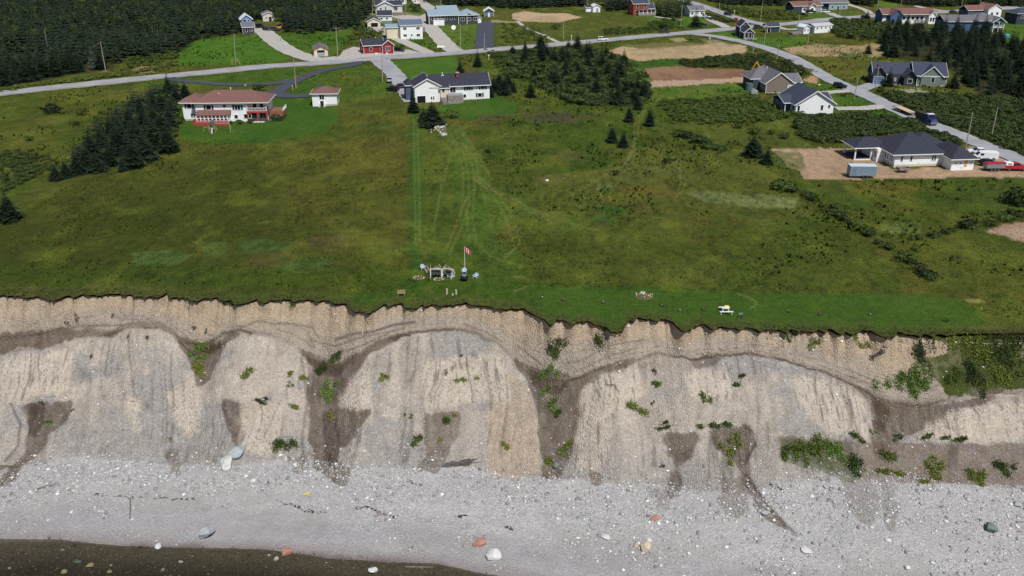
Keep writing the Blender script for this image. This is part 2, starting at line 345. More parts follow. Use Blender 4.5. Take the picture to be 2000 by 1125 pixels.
for poly in ([(0,700),(60,690),(140,680),(135,760),(60,785),(0,790)], [(325,765),(372,745),(402,770),(395,850),(350,860)], [(250,770),(275,765),(280,850),(260,855)], [(655,795),(690,740),(732,690),(735,790),(700,800)], [(1130,770),(1160,740),(1270,705),(1260,770),(1200,800),(1185,930),(1125,920)],
 [(1330,730),(1420,712),(1430,780),(1370,790)], [(1540,730),(1620,735),(1700,785),(1706,850),(1620,850),(1560,800)], [(1800,835),(1870,795),(2100,780),(2100,862),(1820,860)], [(470,760),(560,800),(545,900),(470,880)], [(820,700),(990,690),(1000,780),(830,800)], [(640,740),(660,740),(640,790)]):
    m = bx2(bx2(inpoly(QX, QY, poly).astype(float), 4), 5); a = (sst(.3, .8, m+.5*sn1+.6*sn3)*.8)[..., None]; C = C*(1-a)+pale2*(1+.18*sn3[..., None])*a; A = A*(1-.6*a[..., 0])
    C = C*(1-.45*(ckl*sst(.3, .7, m+.3*sn1))[..., None]); Zg -= 0
# dark seams: ledges and slump cracks along the scarp
for pts, w, k in [([(0,660),(60,655),(100,645),(160,636),(240,634)], 2.2, .5),([(0,667),(95,650)], 1.5, .4),([(40,650),(75,628)], 1.4, .5),
 ([(430,650),(470,640),(500,628),(560,632),(610,640),(622,660)], 2.0, .5),([(350,668),(400,672),(440,650),(470,643),(490,650)], 3, .7),
 ([(655,664),(690,652),(730,648),(770,634),(810,630)], 2.6, .75),([(655,676),(700,660),(740,652),(790,640)], 1.8, .5),([(660,690),(720,670),(760,650)], 1.5, .5),
 ([(680,705),(740,682),(790,655)], 2.2, .55),([(770,665),(782,656),(800,655)], 2.6, .95),([(905,632),(950,650),(985,668)], 1.4, .5),
 ([(1010,675),(1040,700),(1062,715)], 2, .5),([(1090,708),(1130,705),(1160,692),(1200,672),(1260,663)], 1.8, .45),([(1120,728),(1180,700),(1240,680)], 1.6, .4),
 ([(600,650),(615,680)], 1.2, .4),([(1600,712),(1660,735),(1710,755)], 1.8, .4),([(1185,752),(1200,752),(1205,762)], 2.0, .8),
 ([(1455,835),(1472,845),(1474,870),(1455,905)], 2.4, .7),([(1455,925),(1490,975),(1530,1020),(1555,1045)], 5, .55),
 ([(345,840),(352,870),(340,900)], 1.2, .4),([(590,700),(600,780),(590,860),(592,910)], 4, .45),([(550,780),(540,800),(528,830)], 1.4, .5),
 ([(20,790),(40,830),(35,870),(10,900)], 3, .5)]:
    D = pldist(PXg+.5*wob, PYg+.35*wob2, pts, 12); a = (k*np.clip(1.3-D/w, 0, 1))[..., None]; C = C*(1-a)+lin((60, 50, 44))*a
# dark damp ledge arching over the talus fans
db = PYg-BRKg+5*sn1*2+3*sn2; th_ = 5+16*sst(.42, .68, fbm(Xg*.06, Yg*0, 73, 3))
on_ = sst(.34, .46, fbm(Xg*.07+31, Yg*0, 74, 3)); a = (sst(-th_*.7, -th_*.45, db)*sst(5, 1, db)*on_*.66)[..., None]; C = C*(1-a)+lin((112, 98, 84))*a
a = (np.clip(1.4-np.abs(db-1)/1.8, 0, 1)*on_*sst(.4, .55, fbm(Xg*.3, Yg*0, 75, 3))*.75)[..., None]; C = C*(1-a)+lin((62, 51, 43))*a
# thin dry cracks down the talus
cr = sst(.10, .02, np.abs(vnoise(wx*1.3, Yg*.06, 80)-.5))*sst(.5, .62, fbm(Xg*.2, Yg*.2, 81, 3))*tal
C *= 1-.35*cr[..., None]
# beach belts: smooth pale band, wet sand close to the water
wl = pl(WAT, np.clip(PXg, -650, 2750)); dw = wl-PYg
bm_ = TOE*sst(0, 60, PYg-BASg)
a = (bm_*sst(105, 55, dw+30*(fbm(Xg*.08, Yg*.15, 98, 3)-.5))*.6)[..., None]; C = C*(1-a)+lin((147, 145, 146))*a; A = A*(1-.75*a[..., 0])
sp = TOE*sst(.5, .62, fbm(Xg*.1+9, Yg*.3, 90, 4))*sst(150, 90, dw)*sst(20, 50, dw); A *= 1-.7*sp; C = C*(1-.25*sp[..., None])+lin((140, 132, 126))*.25*sp[..., None]
a = (TOE*sst(34+14*(fbm(Xg*.12, Yg*.1, 91, 3)-.5)*2, 8, dw)*.55)[..., None]; C = C*(1-a)+lin((128, 117, 112))*a; A = A*(1-.6*a[..., 0])
a = (TOE*sst(12+10*(fbm(Xg*.3, Yg*.2, 95, 3)-.5)*2, -4, dw)*.9)[..., None]; C = C*(1-a)+lin((88, 76, 70))*a
a = (TOE*sst(4, -6, dw))[..., None]; C = C*(1-a)+lin((104, 97, 86))*a; A = A*(1-a[..., 0])+.8*a[..., 0]
a = (TOE*sst(-4, -60, dw+14*(fbm(Xg*.25, Yg*.4, 97, 3)-.5)))[..., None]; C = C*(1-a)+lin((68, 63, 52))*a
# vegetated right end of the cliff
veg = sst(.42, .58, fbm(Xg*.35, Yg*.35, 96, 4)+.55*(sst(1740, 1880, PXg)-.4))*inpoly(QX, QY, [(1740,640),(2150,640),(2150,775),(1980,760),(1900,770),(1850,775),(1800,700),(1850,690),(1860,672),(1810,660)])
a = (veg*(.62+.38*sst(.35, .6, fbm(Xg*.3, Yg*.5, 92, 4))))[..., None]; C = C*(1-a)+lin((66, 76, 34))*a
veg = inpoly(QX, QY, [(1520,855),(1600,862),(1640,880),(1690,920),(1660,945),(1600,920),(1530,905)]); a = (veg*.55)[..., None]; C = C*(1-a)+lin((66, 84, 34))*a
edge = sst(10, 0, PYg-LIPg)*sst(1500, 1650, PXg); a = (edge*.6)[..., None]; C = C*(1-a)+lin((92, 84, 52))*a
mat_cliff = MA('cliff_clay_and_gravel', .95, .6, 3.4, .16, .26, .9, 4.2, .30)
mat_beach = MA('beach_shingle', .9, .5, 3.5, .10, .14, .8, 4.6, .16)
gi = np.arange(NX*NR).reshape(NX, NR)
Fq = np.stack([gi[:-1, :-1], gi[:-1, 1:], gi[1:, 1:], gi[1:, :-1]], -1).reshape(-1, 4)
isb = (TOE[:-1, :-1] > .5).reshape(-1)
V3 = np.stack([Xg, Yg, Zg], -1).reshape(-1, 3); C4 = np.concatenate([C, A[..., None]], -1).reshape(-1, 4)
def sub(name, F, mat):
    u_, inv = np.unique(F, return_inverse=True)
    return tag(link(name, npmesh(name, V3[u_], inv.reshape(-1, 4), mat, C4[u_], True)), kind='structure')
sub('cliff', Fq[~isb], mat_cliff); sub('beach', Fq[isb], mat_beach)
# sea bed going on under the water, and the water
ya = Yg[:, -1]; za = Zg[:, -1]; rows = [(ya, za)]
for d in (2, 6, 14, 30, 70, 160, 420): rows.append((lipx*0+ya.mean()-d, za*0+min(za.mean(), ZW-.4)-.10*d**.8))
Vb = np.stack([np.stack([XS, r[0], r[1]], -1) for r in rows], 1); nb = len(rows); gi2 = np.arange(NX*nb).reshape(NX, nb)
Fb = np.stack([gi2[:-1, :-1], gi2[:-1, 1:], gi2[1:, 1:], gi2[1:, :-1]], -1).reshape(-1, 4)
cb = np.tile(np.append(lin((58, 54, 45)), .8), (NX*nb, 1))
tag(link('sea_bed', npmesh('sea_bed', Vb.reshape(-1, 3), Fb, mat_beach, cb)), kind='structure')
def water_mat():
    m = bpy.data.materials.new('shallow_water'); m.use_nodes = True; nt = m.node_tree; nt.nodes.clear()
    out = nt.nodes.new('ShaderNodeOutputMaterial'); tr = nt.nodes.new('ShaderNodeBsdfTransparent'); gl = nt.nodes.new('ShaderNodeBsdfGlossy')
    mx = nt.nodes.new('ShaderNodeMixShader'); fr = nt.nodes.new('ShaderNodeFresnel'); fr.inputs[0].default_value = 1.33
    tr.inputs[0].default_value = (.70, .70, .64, 1); gl.inputs['Roughness'].default_value = .08
    tc = nt.nodes.new('ShaderNodeTexCoord'); no = nt.nodes.new('ShaderNodeTexNoise'); no.inputs['Scale'].default_value = 2.2; no.inputs['Detail'].default_value = 5
    bp = nt.nodes.new('ShaderNodeBump'); bp.inputs['Strength'].default_value = .7; bp.inputs['Distance'].default_value = .12
    nt.links.new(tc.outputs['Object'], no.inputs['Vector']); nt.links.new(no.outputs[0], bp.inputs['Height'])
    for n in (gl, fr): nt.links.new(bp.outputs[0], n.inputs['Normal'])
    nt.links.new(fr.outputs[0], mx.inputs[0]); nt.links.new(tr.outputs[0], mx.inputs[1]); nt.links.new(gl.outputs[0], mx.inputs[2])
    nt.links.new(mx.outputs[0], out.inputs[0]); return m
wm = MB(); wm.poly([(-420, -340, ZW), (420, -340, ZW), (420, 116, ZW), (-420, 116, ZW)], [(0, 1, 2, 3)])
tag(link('water', npmesh('water', wm.v, [(0, 1, 2, 3)], water_mat())), kind='structure')
# ---------------------------------------------------------------- the grassy plateau
g = []; p = 400; t = 1.0
while p < 5000: t *= 1.3; p += t; g.append(p)
PXS = np.concatenate([-np.array(g[::-1]), np.arange(-400, -92, 1.3), np.arange(-92, 92, .35), np.arange(92, 401, 1.3), np.array(g)])
ds = [0.]; t = .35
while ds[-1] < 520: t = min(t*1.014, 2.2); ds.append(ds[-1]+t)
while ds[-1] < 7000: t *= 1.3; ds.append(ds[-1]+t)
ds = np.array(ds)
lq = lip(PXS); soft = sst(60, 72, PXS)                    # the turf edge hangs over, except where the right end is overgrown
ov = (.05+.40*vnoise(PXS*1.7, PXS*0, 5)+.25*vnoise(PXS*5.1, PXS*0+3, 6))*(1-soft)
X = PXS[:, None]+0*ds[None, :]; Y = lq[:, None]+ds[None, :]+.0; Z = H(X, Y)
Z = Z+(.10*(fbm(X*.35, Y*.35, 7, 3)-.5)+.08*(fbm(X*1.1, Y*1.1, 8, 2)-.5))*sst(0, 2, ds)[None, :]*sst(420, 300, ds)[None, :]
th = (.08+.27*vnoise(PXS*1.1, PXS*0+9, 9))
pre = [(.42+0*ov, -th-.25-.1*soft), (-ov*.55, -th), (-ov, -th*.55), (-ov*1.02-.05, -.10+0*ov), (-ov*.75, .0+0*ov)]
X = np.concatenate([np.stack([PXS]*5, 1), X], 1); Y = np.concatenate([np.stack([lq+a for a, b in pre], 1), Y], 1)
Z = np.concatenate([np.stack([b for a, b in pre], 1), Z], 1)
NXp, NRp = X.shape; PX, PY = proj(X, Y, np.clip(Z, -.2, 99))
PX = np.where(Y > 1500, -9999, PX); D_ = np.concatenate([np.zeros(5), ds])[None, :]+0*X
# ---- colours: meadow, lawns, mown strips, bare soil
w1 = (fbm(X*.12, Y*.08, 11, 4)-.5)*2; w2 = (fbm(X*.12+50, Y*.08, 12, 4)-.5)*2
QX, QY = PX+9*w1, PY+4*w2; EX, EY = PX+2.2*w1, PY+1.0*w2
f1 = fbm(X*.03, Y*.02, 13, 5)[..., None]; f2 = fbm(X*.11, Y*.07, 14, 4)[..., None]; f3 = fbm(X*.5, Y*.35, 15, 4)[..., None]
olive = lin((84, 87, 42)); brown = lin((98, 92, 51)); green = lin((68, 88, 38)); rough = lin((86, 92, 46))
C = olive+0*X[..., None]
a = sst(.46, .62, f1*.6+f2*.4); C = C*(1-a)+brown*a
a = sst(.52, .64, f2*.5+f3*.5); C = C*(1-.7*a)+green*.7*a
def lay(poly, c, k=1.0, q='q', nz=0.0, alt=None):
    global C
    m = inpoly(QX if q == 'q' else EX, QY if q == 'q' else EY, poly)
    a = (m*k)[..., None]
    if nz: a = a*np.clip(1+nz*3*(f3-.5)+nz*2*(f2-.5), 0, 1)
    c = lin(c)
    if alt is not None: s = sst(.42, .6, f2*.6+f3*.4); c = c*(1-s)+lin(alt)*s
    C = C*(1-a)+c*a
# big fields
lay([(-300,440),(0,440),(100,385),(190,322),(350,300),(480,290),(650,330),(640,420),(560,480),(300,575),(-300,575)], (72,76,34), .8, nz=.3, alt=(86,84,42))
lay([(-200,470),(120,430),(340,400),(520,440),(420,560),(-200,575)], (64,70,30), .55, nz=.4)
lay([(480,280),(800,260),(800,540),(700,500),(560,400)], (98,92,48), .6, nz=.5)
lay([(-300,520),(820,520),(820,600),(-300,600)], (70,86,36), .6, nz=.4)
lay([(900,300),(1000,340),(1300,440),(1500,560),(1100,580),(820,570),(800,400)], (80,92,42), .7, nz=.4, alt=(92,94,48))
lay([(1000,235),(1240,245),(1260,290),(1180,330),(1020,345),(940,300),(930,250)], (64,88,32), .75, nz=.4, alt=(86,92,42))
lay([(1240,290),(1420,285),(1520,340),(1600,420),(1500,440),(1250,380),(1100,390),(1050,350),(1180,330)], (106,104,62), .7, nz=.4, alt=(96,98,54))
lay([(1540,345),(2150,340),(2150,600),(1830,560),(1700,470)], (70,88,36), .8, nz=.35, alt=(92,92,46))
lay([(1450,440),(1620,420),(1720,500),(1800,560),(1400,570)], (78,92,40), .6, nz=.4)
lay([(1640,350),(1800,358),(1790,380),(1650,375)], (112,98,56), .6, nz=.6)
lay([(-200,200),(200,175),(350,175),(340,240),(200,300),(0,400),(-200,430)], (76,90,36), .8, nz=.4, alt=(98,94,48))
lay([(190,178),(380,165),(460,180),(350,200),(230,195)], (104,96,56), .6, nz=.5)
lay([(1250,240),(1560,230),(1580,280),(1480,300),(1330,290)], (92,98,52), .7, nz=.4)
lay([(1050,100),(1400,110),(1500,180),(1300,250),(1000,240),(960,150)], (74,90,36), .6, nz=.4)
lay([(930,115),(1040,100),(1000,160),(940,150)], (84,96,40), .6, nz=.3)
lay([(1560,115),(1750,118),(1740,165),(1690,165),(1620,145)], (114,100,52), .75, nz=.4, alt=(92,96,46))
lay([(960,40),(1330,30),(1340,60),(1150,76),(960,90)], (90,94,48), .7, nz=.4)
lay([(1080,225),(1180,222),(1110,240),(1090,238)], (88,78,66), .75, nz=.3); lay([(1010,222),(1110,218),(1115,238),(1040,240)], (90,80,68), .65, nz=.3)
lay([(1085,297),(1150,296),(1150,312),(1085,312)], (92,82,66), .6, nz=.3)
# patches in the field
for pts, c, k in [([(258,495),(330,488),(375,496),(350,515),(300,522),(262,518)], (84,106,70), .7), ([(385,475),(440,472),(442,495),(400,500)], (80,102,70), .6),
 ([(455,470),(520,465),(572,475),(560,490),(480,492)], (80,104,68), .65), ([(540,505),(640,500),(650,520),(580,535),(540,528)], (78,100,64), .65), ([(90,490),(110,486),(112,500),(84,502)], (72,102,48), .6),
 ([(600,460),(690,455),(685,485),(640,492),(600,480)], (96,82,62), .75), ([(500,490),(590,485),(560,520),(480,528)], (90,80,58), .6), ([(700,480),(800,478),(800,500),(700,500)], (80,100,58), .4),
 ([(1165,402),(1225,405),(1230,416),(1170,412)], (56,90,44), .8), ([(1160,420),(1210,420),(1215,432),(1160,432)], (78,104,62), .6), ([(1120,395),(1165,388),(1180,405),(1140,415)], (100,110,74), .4),
 ([(1330,375),(1380,373),(1560,385),(1555,408),(1480,405),(1380,395)], (132,134,116), .6), ([(1170,360),(1200,360),(1200,373),(1172,373)], (120,130,100), .5),
 ([(1520,385),(1555,395),(1550,412),(1515,402)], (140,142,120), .5), ([(1200,325),(1330,318),(1330,345),(1200,350)], (110,106,74), .5),
 ([(1720,435),(1800,435),(1800,460),(1730,455)], (104,116,82), .6), ([(1040,345),(1110,335),(1120,352),(1050,360)], (120,108,84), .5), ([(1220,365),(1330,360),(1320,385),(1200,385)], (108,92,54), .6),
 ([(1040,405),(1090,410),(1100,440),(1050,430)], (112,98,60), .5), ([(950,400),(1000,395),(1010,480),(960,470)], (108,100,58), .55), ([(600,285),(760,280),(780,330),(620,330)], (112,100,54), .4),
 ([(1500,300),(1560,296),(1575,320),(1520,330)], (74,92,40), .8), ([(1900,580),(2000,590),(2000,640),(1930,640)], (84,96,44), .6), ([(1885,583),(1925,585),(1925,592),(1890,590)], (160,144,112), .8)]:
    lay(pts, c, k, nz=.5)
# lawns
lay([(352,195),(350,265),(380,280),(470,282),(560,272),(640,258),(662,235),(660,205),(640,190),(600,185),(545,192),(430,200)], (60,94,36), .95, 'e', alt=(70,98,40))
lay([(560,265),(660,240),(655,262),(560,282),(470,288)], (84,98,44), .5, nz=.3)
lay([(200,165),(330,152),(560,130),(660,125),(640,135),(590,150),(540,162),(420,170),(330,170)], (70,96,38), .9, 'e', alt=(84,98,44))
lay([(560,182),(600,150),(660,130),(700,126),(745,138),(760,165),(755,190),(660,200),(610,187)], (66,98,36), .9, 'e', alt=(82,98,42))
lay([(640,150),(720,140),(724,162),(650,172)], (86,92,44), .8, nz=.3)
lay([(655,195),(760,195),(800,205),(790,240),(700,240),(660,235)], (88,92,44), .7, nz=.3)
lay([(755,120),(890,109),(900,145),(805,157),(788,155)], (72,108,40), .95, 'e', alt=(80,108,44))
lay([(865,200),(960,185),(1012,205),(1000,225),(940,232),(875,230),(850,215)], (62,98,36), .95, 'e', alt=(74,102,42))
lay([(345,118),(350,95),(400,72),(470,72),(505,68),(530,92),(570,115),(480,128),(350,128)], (76,112,42), .95, 'e', alt=(82,114,46))
lay([(530,68),(600,62),(690,58),(670,90),(650,110),(600,108),(555,90)], (72,104,40), .95, 'e', alt=(84,106,46))
lay([(780,78),(830,72),(860,92),(850,96),(815,92)], (82,106,46), .9, 'e'); lay([(752,70),(800,90),(830,105),(810,104),(770,90),(730,75)], (86,104,48), .8, 'e')
lay([(848,48),(940,44),(938,95),(900,96),(870,80)], (84,110,48), .9, 'e', alt=(92,112,52)); lay([(800,12),(825,8),(835,28),(790,30)], (84,104,50), .8, 'e')
lay([(1385,62),(1440,62),(1480,72),(1580,72),(1570,90),(1500,92),(1440,78)], (76,112,44), .95, 'e', alt=(86,114,48)); lay([(1270,30),(1400,36),(1415,48),(1330,52),(1275,42)], (78,112,44), .9, 'e')
lay([(1535,48),(1600,45),(1580,60),(1540,56)], (76,108,44), .9, 'e'); lay([(1560,22),(1620,26),(1625,35),(1580,37)], (82,112,48), .8, 'e'); lay([(1615,20),(1680,22),(1690,33),(1620,33)], (92,104,52), .8, 'e')
lay([(1715,2),(1750,5),(1755,20),(1720,22)], (92,118,52), .8, 'e'); lay([(1955,35),(2150,30),(2150,90),(1960,82)], (72,104,40), .95, 'e', alt=(82,106,44))
lay([(1625,182),(1690,190),(1705,205),(1628,208)], (74,104,42), .95, 'e'); lay([(1625,216),(1720,216),(1765,228),(1775,236),(1650,228)], (68,104,40), .95, 'e')
lay([(1570,150),(1610,155),(1660,180),(1575,178)], (78,104,44), .9, 'e'); lay([(1690,175),(1760,165),(1860,175),(1900,185),(1800,190),(1720,185)], (86,98,46), .8, 'e', alt=(98,100,52))
lay([(1270,165),(1460,160),(1460,185),(1400,200),(1270,205)], (98,110,60), .9, 'e', alt=(84,106,50)); lay([(1235,118),(1345,110),(1340,133),(1250,134)], (62,94,40), .9, 'e')
# cliff-top lawn
lay([(820,545),(1000,548),(1200,560),(1500,568),(1800,574),(1880,585),(1905,600),(1935,638),(1800,700),(0,700),(0,590),(700,572)], (66,94,38), .7, nz=.2, alt=(60,90,34))
lay([(1050,565),(1500,572),(1800,578),(1890,592),(1930,636),(1700,640),(1300,640),(1050,640)], (66,96,40), .55, 'q', alt=(72,98,44))
# mown strips and wheel tracks
lay([(800,222),(820,224),(826,320),(822,540),(802,540)], (62,98,38), .8, 'e'); lay([(866,248),(908,250),(938,310),(965,370),(1000,425),(960,470),(905,470),(893,400),(880,330)], (84,112,52), .55, 'e', alt=(74,106,46)); lay([(820,240),(870,250),(890,340),(880,460),(830,520)], (82,98,46), .5, 'e'); lay([(840,470),(1000,470),(1040,545),(840,545)], (74,102,44), .5, nz=.2)
lay([(905,400),(940,400),(945,500),(920,500)], (80,106,48), .45, 'e'); lay([(930,350),(1000,375),(1100,415),(1180,450),(1060,450),(980,425)], (86,106,50), .4, 'q')
for x0 in range(801, 826, 6):
    D = np.abs(EX-x0-(EY-380)*.01); k = (.22*np.clip(1.3-D/1.5, 0, 1)*((EY > 225) & (EY < 530)))[..., None]; C = C*(1-k)+lin((48,72,28))*k
for y0 in range(572, 640, 7):                             # mower lines along the cliff-top lawn
    D = np.abs(EY-y0-(EX-1000)*.012); k = (.20*np.clip(1.2-D/2.2, 0, 1)*((EX > 840) & (EX < 1900)))[..., None]; C = C*(1-k)+lin((86,110,50))*k
for y0 in range(78, 124, 6):
    D = np.abs(EY-y0); k = (.16*np.clip(1.2-D/1.6, 0, 1)*((EX > 350) & (EX < 560)))[..., None]; C = C*(1-k)+lin((98,128,56))*k
mo = (fbm(X*.22, Y*.16, 16, 4)-.5)*2; mo2 = (fbm(X*.9, Y*.6, 17, 3)-.5)*2
mow_ = np.zeros(X.shape, bool)
for q_ in ([(352,195),(350,265),(470,282),(560,272),(640,258),(662,235),(660,205),(545,192)],[(755,120),(890,109),(900,145),(805,157)],[(865,200),(960,185),(1012,205),(1000,225),(875,230)],[(345,118),(400,72),(505,68),(570,115),(480,128)],[(530,68),(690,58),(650,110),(555,90)],[(1050,565),(1800,578),(1890,592),(1930,636),(1050,640)]): mow_ |= inpoly(PX, PY, q_)
kk_ = np.where(mow_, .35, 1.0)
C *= (1+kk_*(.24*mo+.22*mo2))[..., None]
yl_ = (sst(.1, .5, mo)*kk_*.35)[..., None]; C = C*(1-yl_)+lin((118, 116, 58))*yl_*(1+.3*mo2[..., None])
dk_ = (sst(.15, .5, -mo2-.4*mo)*kk_*.4)[..., None]; C = C*(1-dk_)+lin((54, 66, 30))*dk_
C *= np.array([.78, .87, .46])*1.0                                                 # overall grass tone: darker, with far less blue
for pts in [[(808,230),(810,330),(812,480)], [(815,230),(818,330),(820,480)], [(880,260),(905,300),(915,350),(913,430),(916,470)], [(888,255),(916,300),(926,350),(924,430),(930,470)],
 [(925,345),(960,380),(985,420),(998,460),(1003,485),(985,500)], [(930,340),(970,378),(1000,420),(1012,460),(1012,480),(985,505)], [(912,385),(890,440),(875,480)], [(918,395),(902,440),(880,495),(885,505)],
 [(930,345),(1000,388),(1080,425),(1170,450)], [(925,350),(1000,395),(1080,435)], [(872,255),(895,300),(905,350),(900,420)], [(897,252),(926,300),(936,350),(950,400)], [(880,300),(860,380),(845,450)], [(905,280),(930,310),(955,340)], [(905,255),(940,310),(960,350)], [(930,470),(960,500),(1020,520)],
 [(1118,380),(1170,350),(1220,320),(1242,275),(1248,240),(1262,215)], [(1225,318),(1238,275),(1240,240),(1258,215)], [(1322,310),(1330,350),(1320,385)], [(1310,300),(1338,350),(1328,380)],
 [(1000,540),(1030,545),(1028,560),(1005,568)], [(1440,573),(1470,585),(1477,595),(1465,602)]]:
    D = pldist(PX+.6*w1*2, PY+.5*w2, smooth_line(pts, 5), 8); k = .36*np.clip(1.5-D/1.7, 0, 1)[..., None]*(.6+.8*f3); C = C*(1-k)+lin((128,127,70))*k
# bare soil
dirt = [([(1190,100),(1215,90),(1250,94),(1330,90),(1400,84),(1455,88),(1460,100),(1440,112),(1380,112),(1340,116),(1300,114),(1250,119),(1215,110)], (186,158,124), .9, (160,142,108)),
 ([(1225,88),(1300,84),(1390,82),(1350,92),(1250,96)], (120,112,70), .6, None), ([(1305,75),(1335,74),(1345,80),(1320,82)], (170,152,120), .7, None), ([(1360,74),(1400,78),(1440,90),(1400,92)], (160,146,120), .7, (110,108,70)),
 ([(1250,134),(1330,131),(1470,137),(1475,160),(1400,163),(1270,170),(1258,150)], (146,112,88), .97, (128,98,78)), ([(1268,158),(1380,155),(1470,150),(1475,160),(1400,163),(1270,171)], (180,154,130), .85, None), ([(1430,140),(1475,140),(1475,150),(1400,149)], (120,82,60), .6, None),
 ([(1505,292),(1570,288),(1660,290),(1700,300),(1740,330),(1900,325),(1960,300),(2010,325),(2060,350),(1900,346),(1720,350),(1570,350),(1560,325),(1520,305)], (182,152,124), .93, (160,134,108)),
 ([(1895,282),(1930,292),(1990,318),(1940,322),(1890,300)], (170,150,128), .85, None), ([(1500,297),(1560,294),(1575,325),(1570,332),(1530,325)], (78,92,44), .75, (170,140,110)),
 ([(1530,94),(1600,86),(1680,90),(1735,76),(1740,100),(1715,112),(1660,110),(1590,110),(1545,105)], (182,154,118), .8, (128,122,78)), ([(1640,104),(1700,102),(1700,112),(1650,113)], (80,100,48), .7, None),
 ([(1930,452),(1970,436),(2100,430),(2150,470),(2000,472)], (178,150,130), .9, (160,130,112)), ([(1000,26),(1025,22),(1060,26),(1110,26),(1135,34),(1090,44),(1020,42),(1000,36)], (190,162,132), .92, (166,144,112)),
 ([(262,135),(275,128),(300,130),(302,142),(270,145)], (170,140,112), .8, (110,104,60)), ([(160,136),(210,134),(212,139),(165,140)], (150,104,84), .8, None), ([(1565,158),(1585,146),(1605,150),(1590,162)], (180,142,112), .9, None),
 ([(718,26),(790,24),(830,30),(830,40),(760,40)], (150,140,118), .6, (130,130,84)), ([(960,38),(1010,42),(1000,46),(955,44)], (160,144,116), .7, None), ([(540,40),(570,38),(566,50),(545,48)], (160,120,80), .7, None),
 ([(1740,174),(1800,172),(1815,182),(1760,183)], (170,166,140), .7, (96,104,56)), ([(845,236),(865,232),(872,262),(862,266)], (140,132,116), .5, None)]
for poly, c, k, alt in dirt: lay(poly, c, k, 'q' if c[1] < 130 else 'e', nz=.12, alt=alt)
# turf edge: dark soil and roots under the grass
C[:, 0] = lin((58, 46, 38)); C[:, 1] = lin((56, 44, 34)); C[:, 2] = lin((62, 50, 38)); C[:, 3] = lin((74, 68, 40))*.9
C[:, 4] = lin((72, 76, 38))
a = (sst(4, .5, D_)*.55*(np.arange(NRp)[None, :] > 4))[..., None]; C = C*(1-a)+lin((82, 80, 46))*a
for q in ([(-140,186),(60,162),(205,136),(250,118),(345,104),(380,80),(478,62),(500,40),(545,36),(552,62),(660,60),(722,30),(735,-25),(735,-140),(-140,-140)], [(1725,62),(1850,60),(2040,100),(2080,200),(1915,186),(1862,140),(1745,112)], [(985,112),(1160,96),(1255,150),(1275,185),(1250,210),(1140,205),(1050,170)], [(735,0),(1000,10),(1300,-6),(1700,-6),(2120,6),(2120,-140),(735,-140)]):
    lay(q, (44,46,30), .8, 'q')
far = sst(900, 1300, Y)[..., None]; C = C*(1-far)+lin((44, 54, 36))*far
gi = np.arange(NXp*NRp).reshape(NXp, NRp)
Fp = np.stack([gi[:-1, :-1], gi[1:, :-1], gi[1:, 1:], gi[:-1, 1:]], -1).reshape(-1, 4)
C4p = np.concatenate([C, np.zeros(C.shape[:2]+(1,))], -1).reshape(-1, 4)
Xp, Yp, Zp, Cp = X, Y, Z, C
mat_grass = MA('meadow_turf', .95, .7, 3.0, .25, .5, 1.0, 0, .45)
tag(link('ground', npmesh('ground', np.stack([X, Y, Z], -1).reshape(-1, 3), Fp, mat_grass, C4p, True)), kind='structure')
dsx = np.concatenate([np.full(5, -1.), ds])
def gcol(x, y):                                          # turf colour at a point, for the tufts growing there
    i = np.clip(np.searchsorted(PXS, x), 0, NXp-1); k = np.clip(np.searchsorted(dsx, y-lq[i]), 5, NRp-1); return Cp[i, k], Zp[i, k]
# ---------------------------------------------------------------- roads, drives, yards
ROADS = []
def ribbon(name, pts, width, mat, dz, kind='structure', n=8, wend=None, trim=None):
    w = [P(a, b)[:2] for a, b in pts]; w = smooth_line(w, n); L = len(w); V = []; ROADS.append(([tuple(q) for q in w[::2]]+[tuple(w[-1])], width/2)); F = []
    for i, p in enumerate(w):
        d = w[min(i+1, L-1)]-w[max(i-1, 0)]; d = d/np.linalg.norm(d); nn = np.array([-d[1], d[0]])
        ww = width if wend is None else width+(wend-width)*i/(L-1)
        for s_ in (-.5, -.17, .17, .5):
            q = p+nn*s_*ww*(1+.05*math.sin(i*1.7+s_*9)); V.append((q[0], q[1], float(H(q[0], q[1]))+.11+dz+(.05 if abs(s_) < .3 else 0)))
    for i in range(L-1):
        for j in range(3): a = i*4+j; F.append((a, a+4, a+5, a+1))
    me = bpy.data.meshes.new(name); me.from_pydata(V, [], F); me.materials.append(mat); me.update()
    return tag(link(name, me), kind=kind)
asph = M('worn_asphalt', (148, 149, 152), .9, .17, .16, .2); gravel = M('gravel_lane', (168, 163, 155), .95, .16, .8, .5)
black = M('fresh_asphalt', (66, 70, 80), .85, .10, .5, .15); edge_g = M('verge_gravel', (142, 136, 118), .95, .25, 1.2, .4)
MAIN = [(-160,203),(0,183.5),(120,170),(250,157),(380,144),(500,132.5),(600,125),(700,117.5),(800,110.5),(900,103),(1000,94.5),(1100,86),(1180,79),(1260,71.5),(1340,64.5),(1420,57.5),(1500,50),(1580,42.5),(1660,35),(1720,30.5),(1790,26),(1860,23),(1940,18),(2060,8)]
SIDE = [(1345,65),(1400,72),(1450,82),(1500,95.5),(1550,115),(1590,138),(1630,160),(1670,177),(1730,204),(1800,236),(1870,264),(1940,292),(2000,317),(2120,366)]
NORTH = [(1495,49),(1455,40),(1422,30),(1392,19),(1360,8),(1325,-2),(1270,-18)]
ribbon('verge', MAIN, 10.0, edge_g, .05); ribbon('road', MAIN, 7.6, asph, .13)
ribbon('side_road', SIDE, 6.6, asph, .10); ribbon('north_road', NORTH, 7.0, asph, .09)
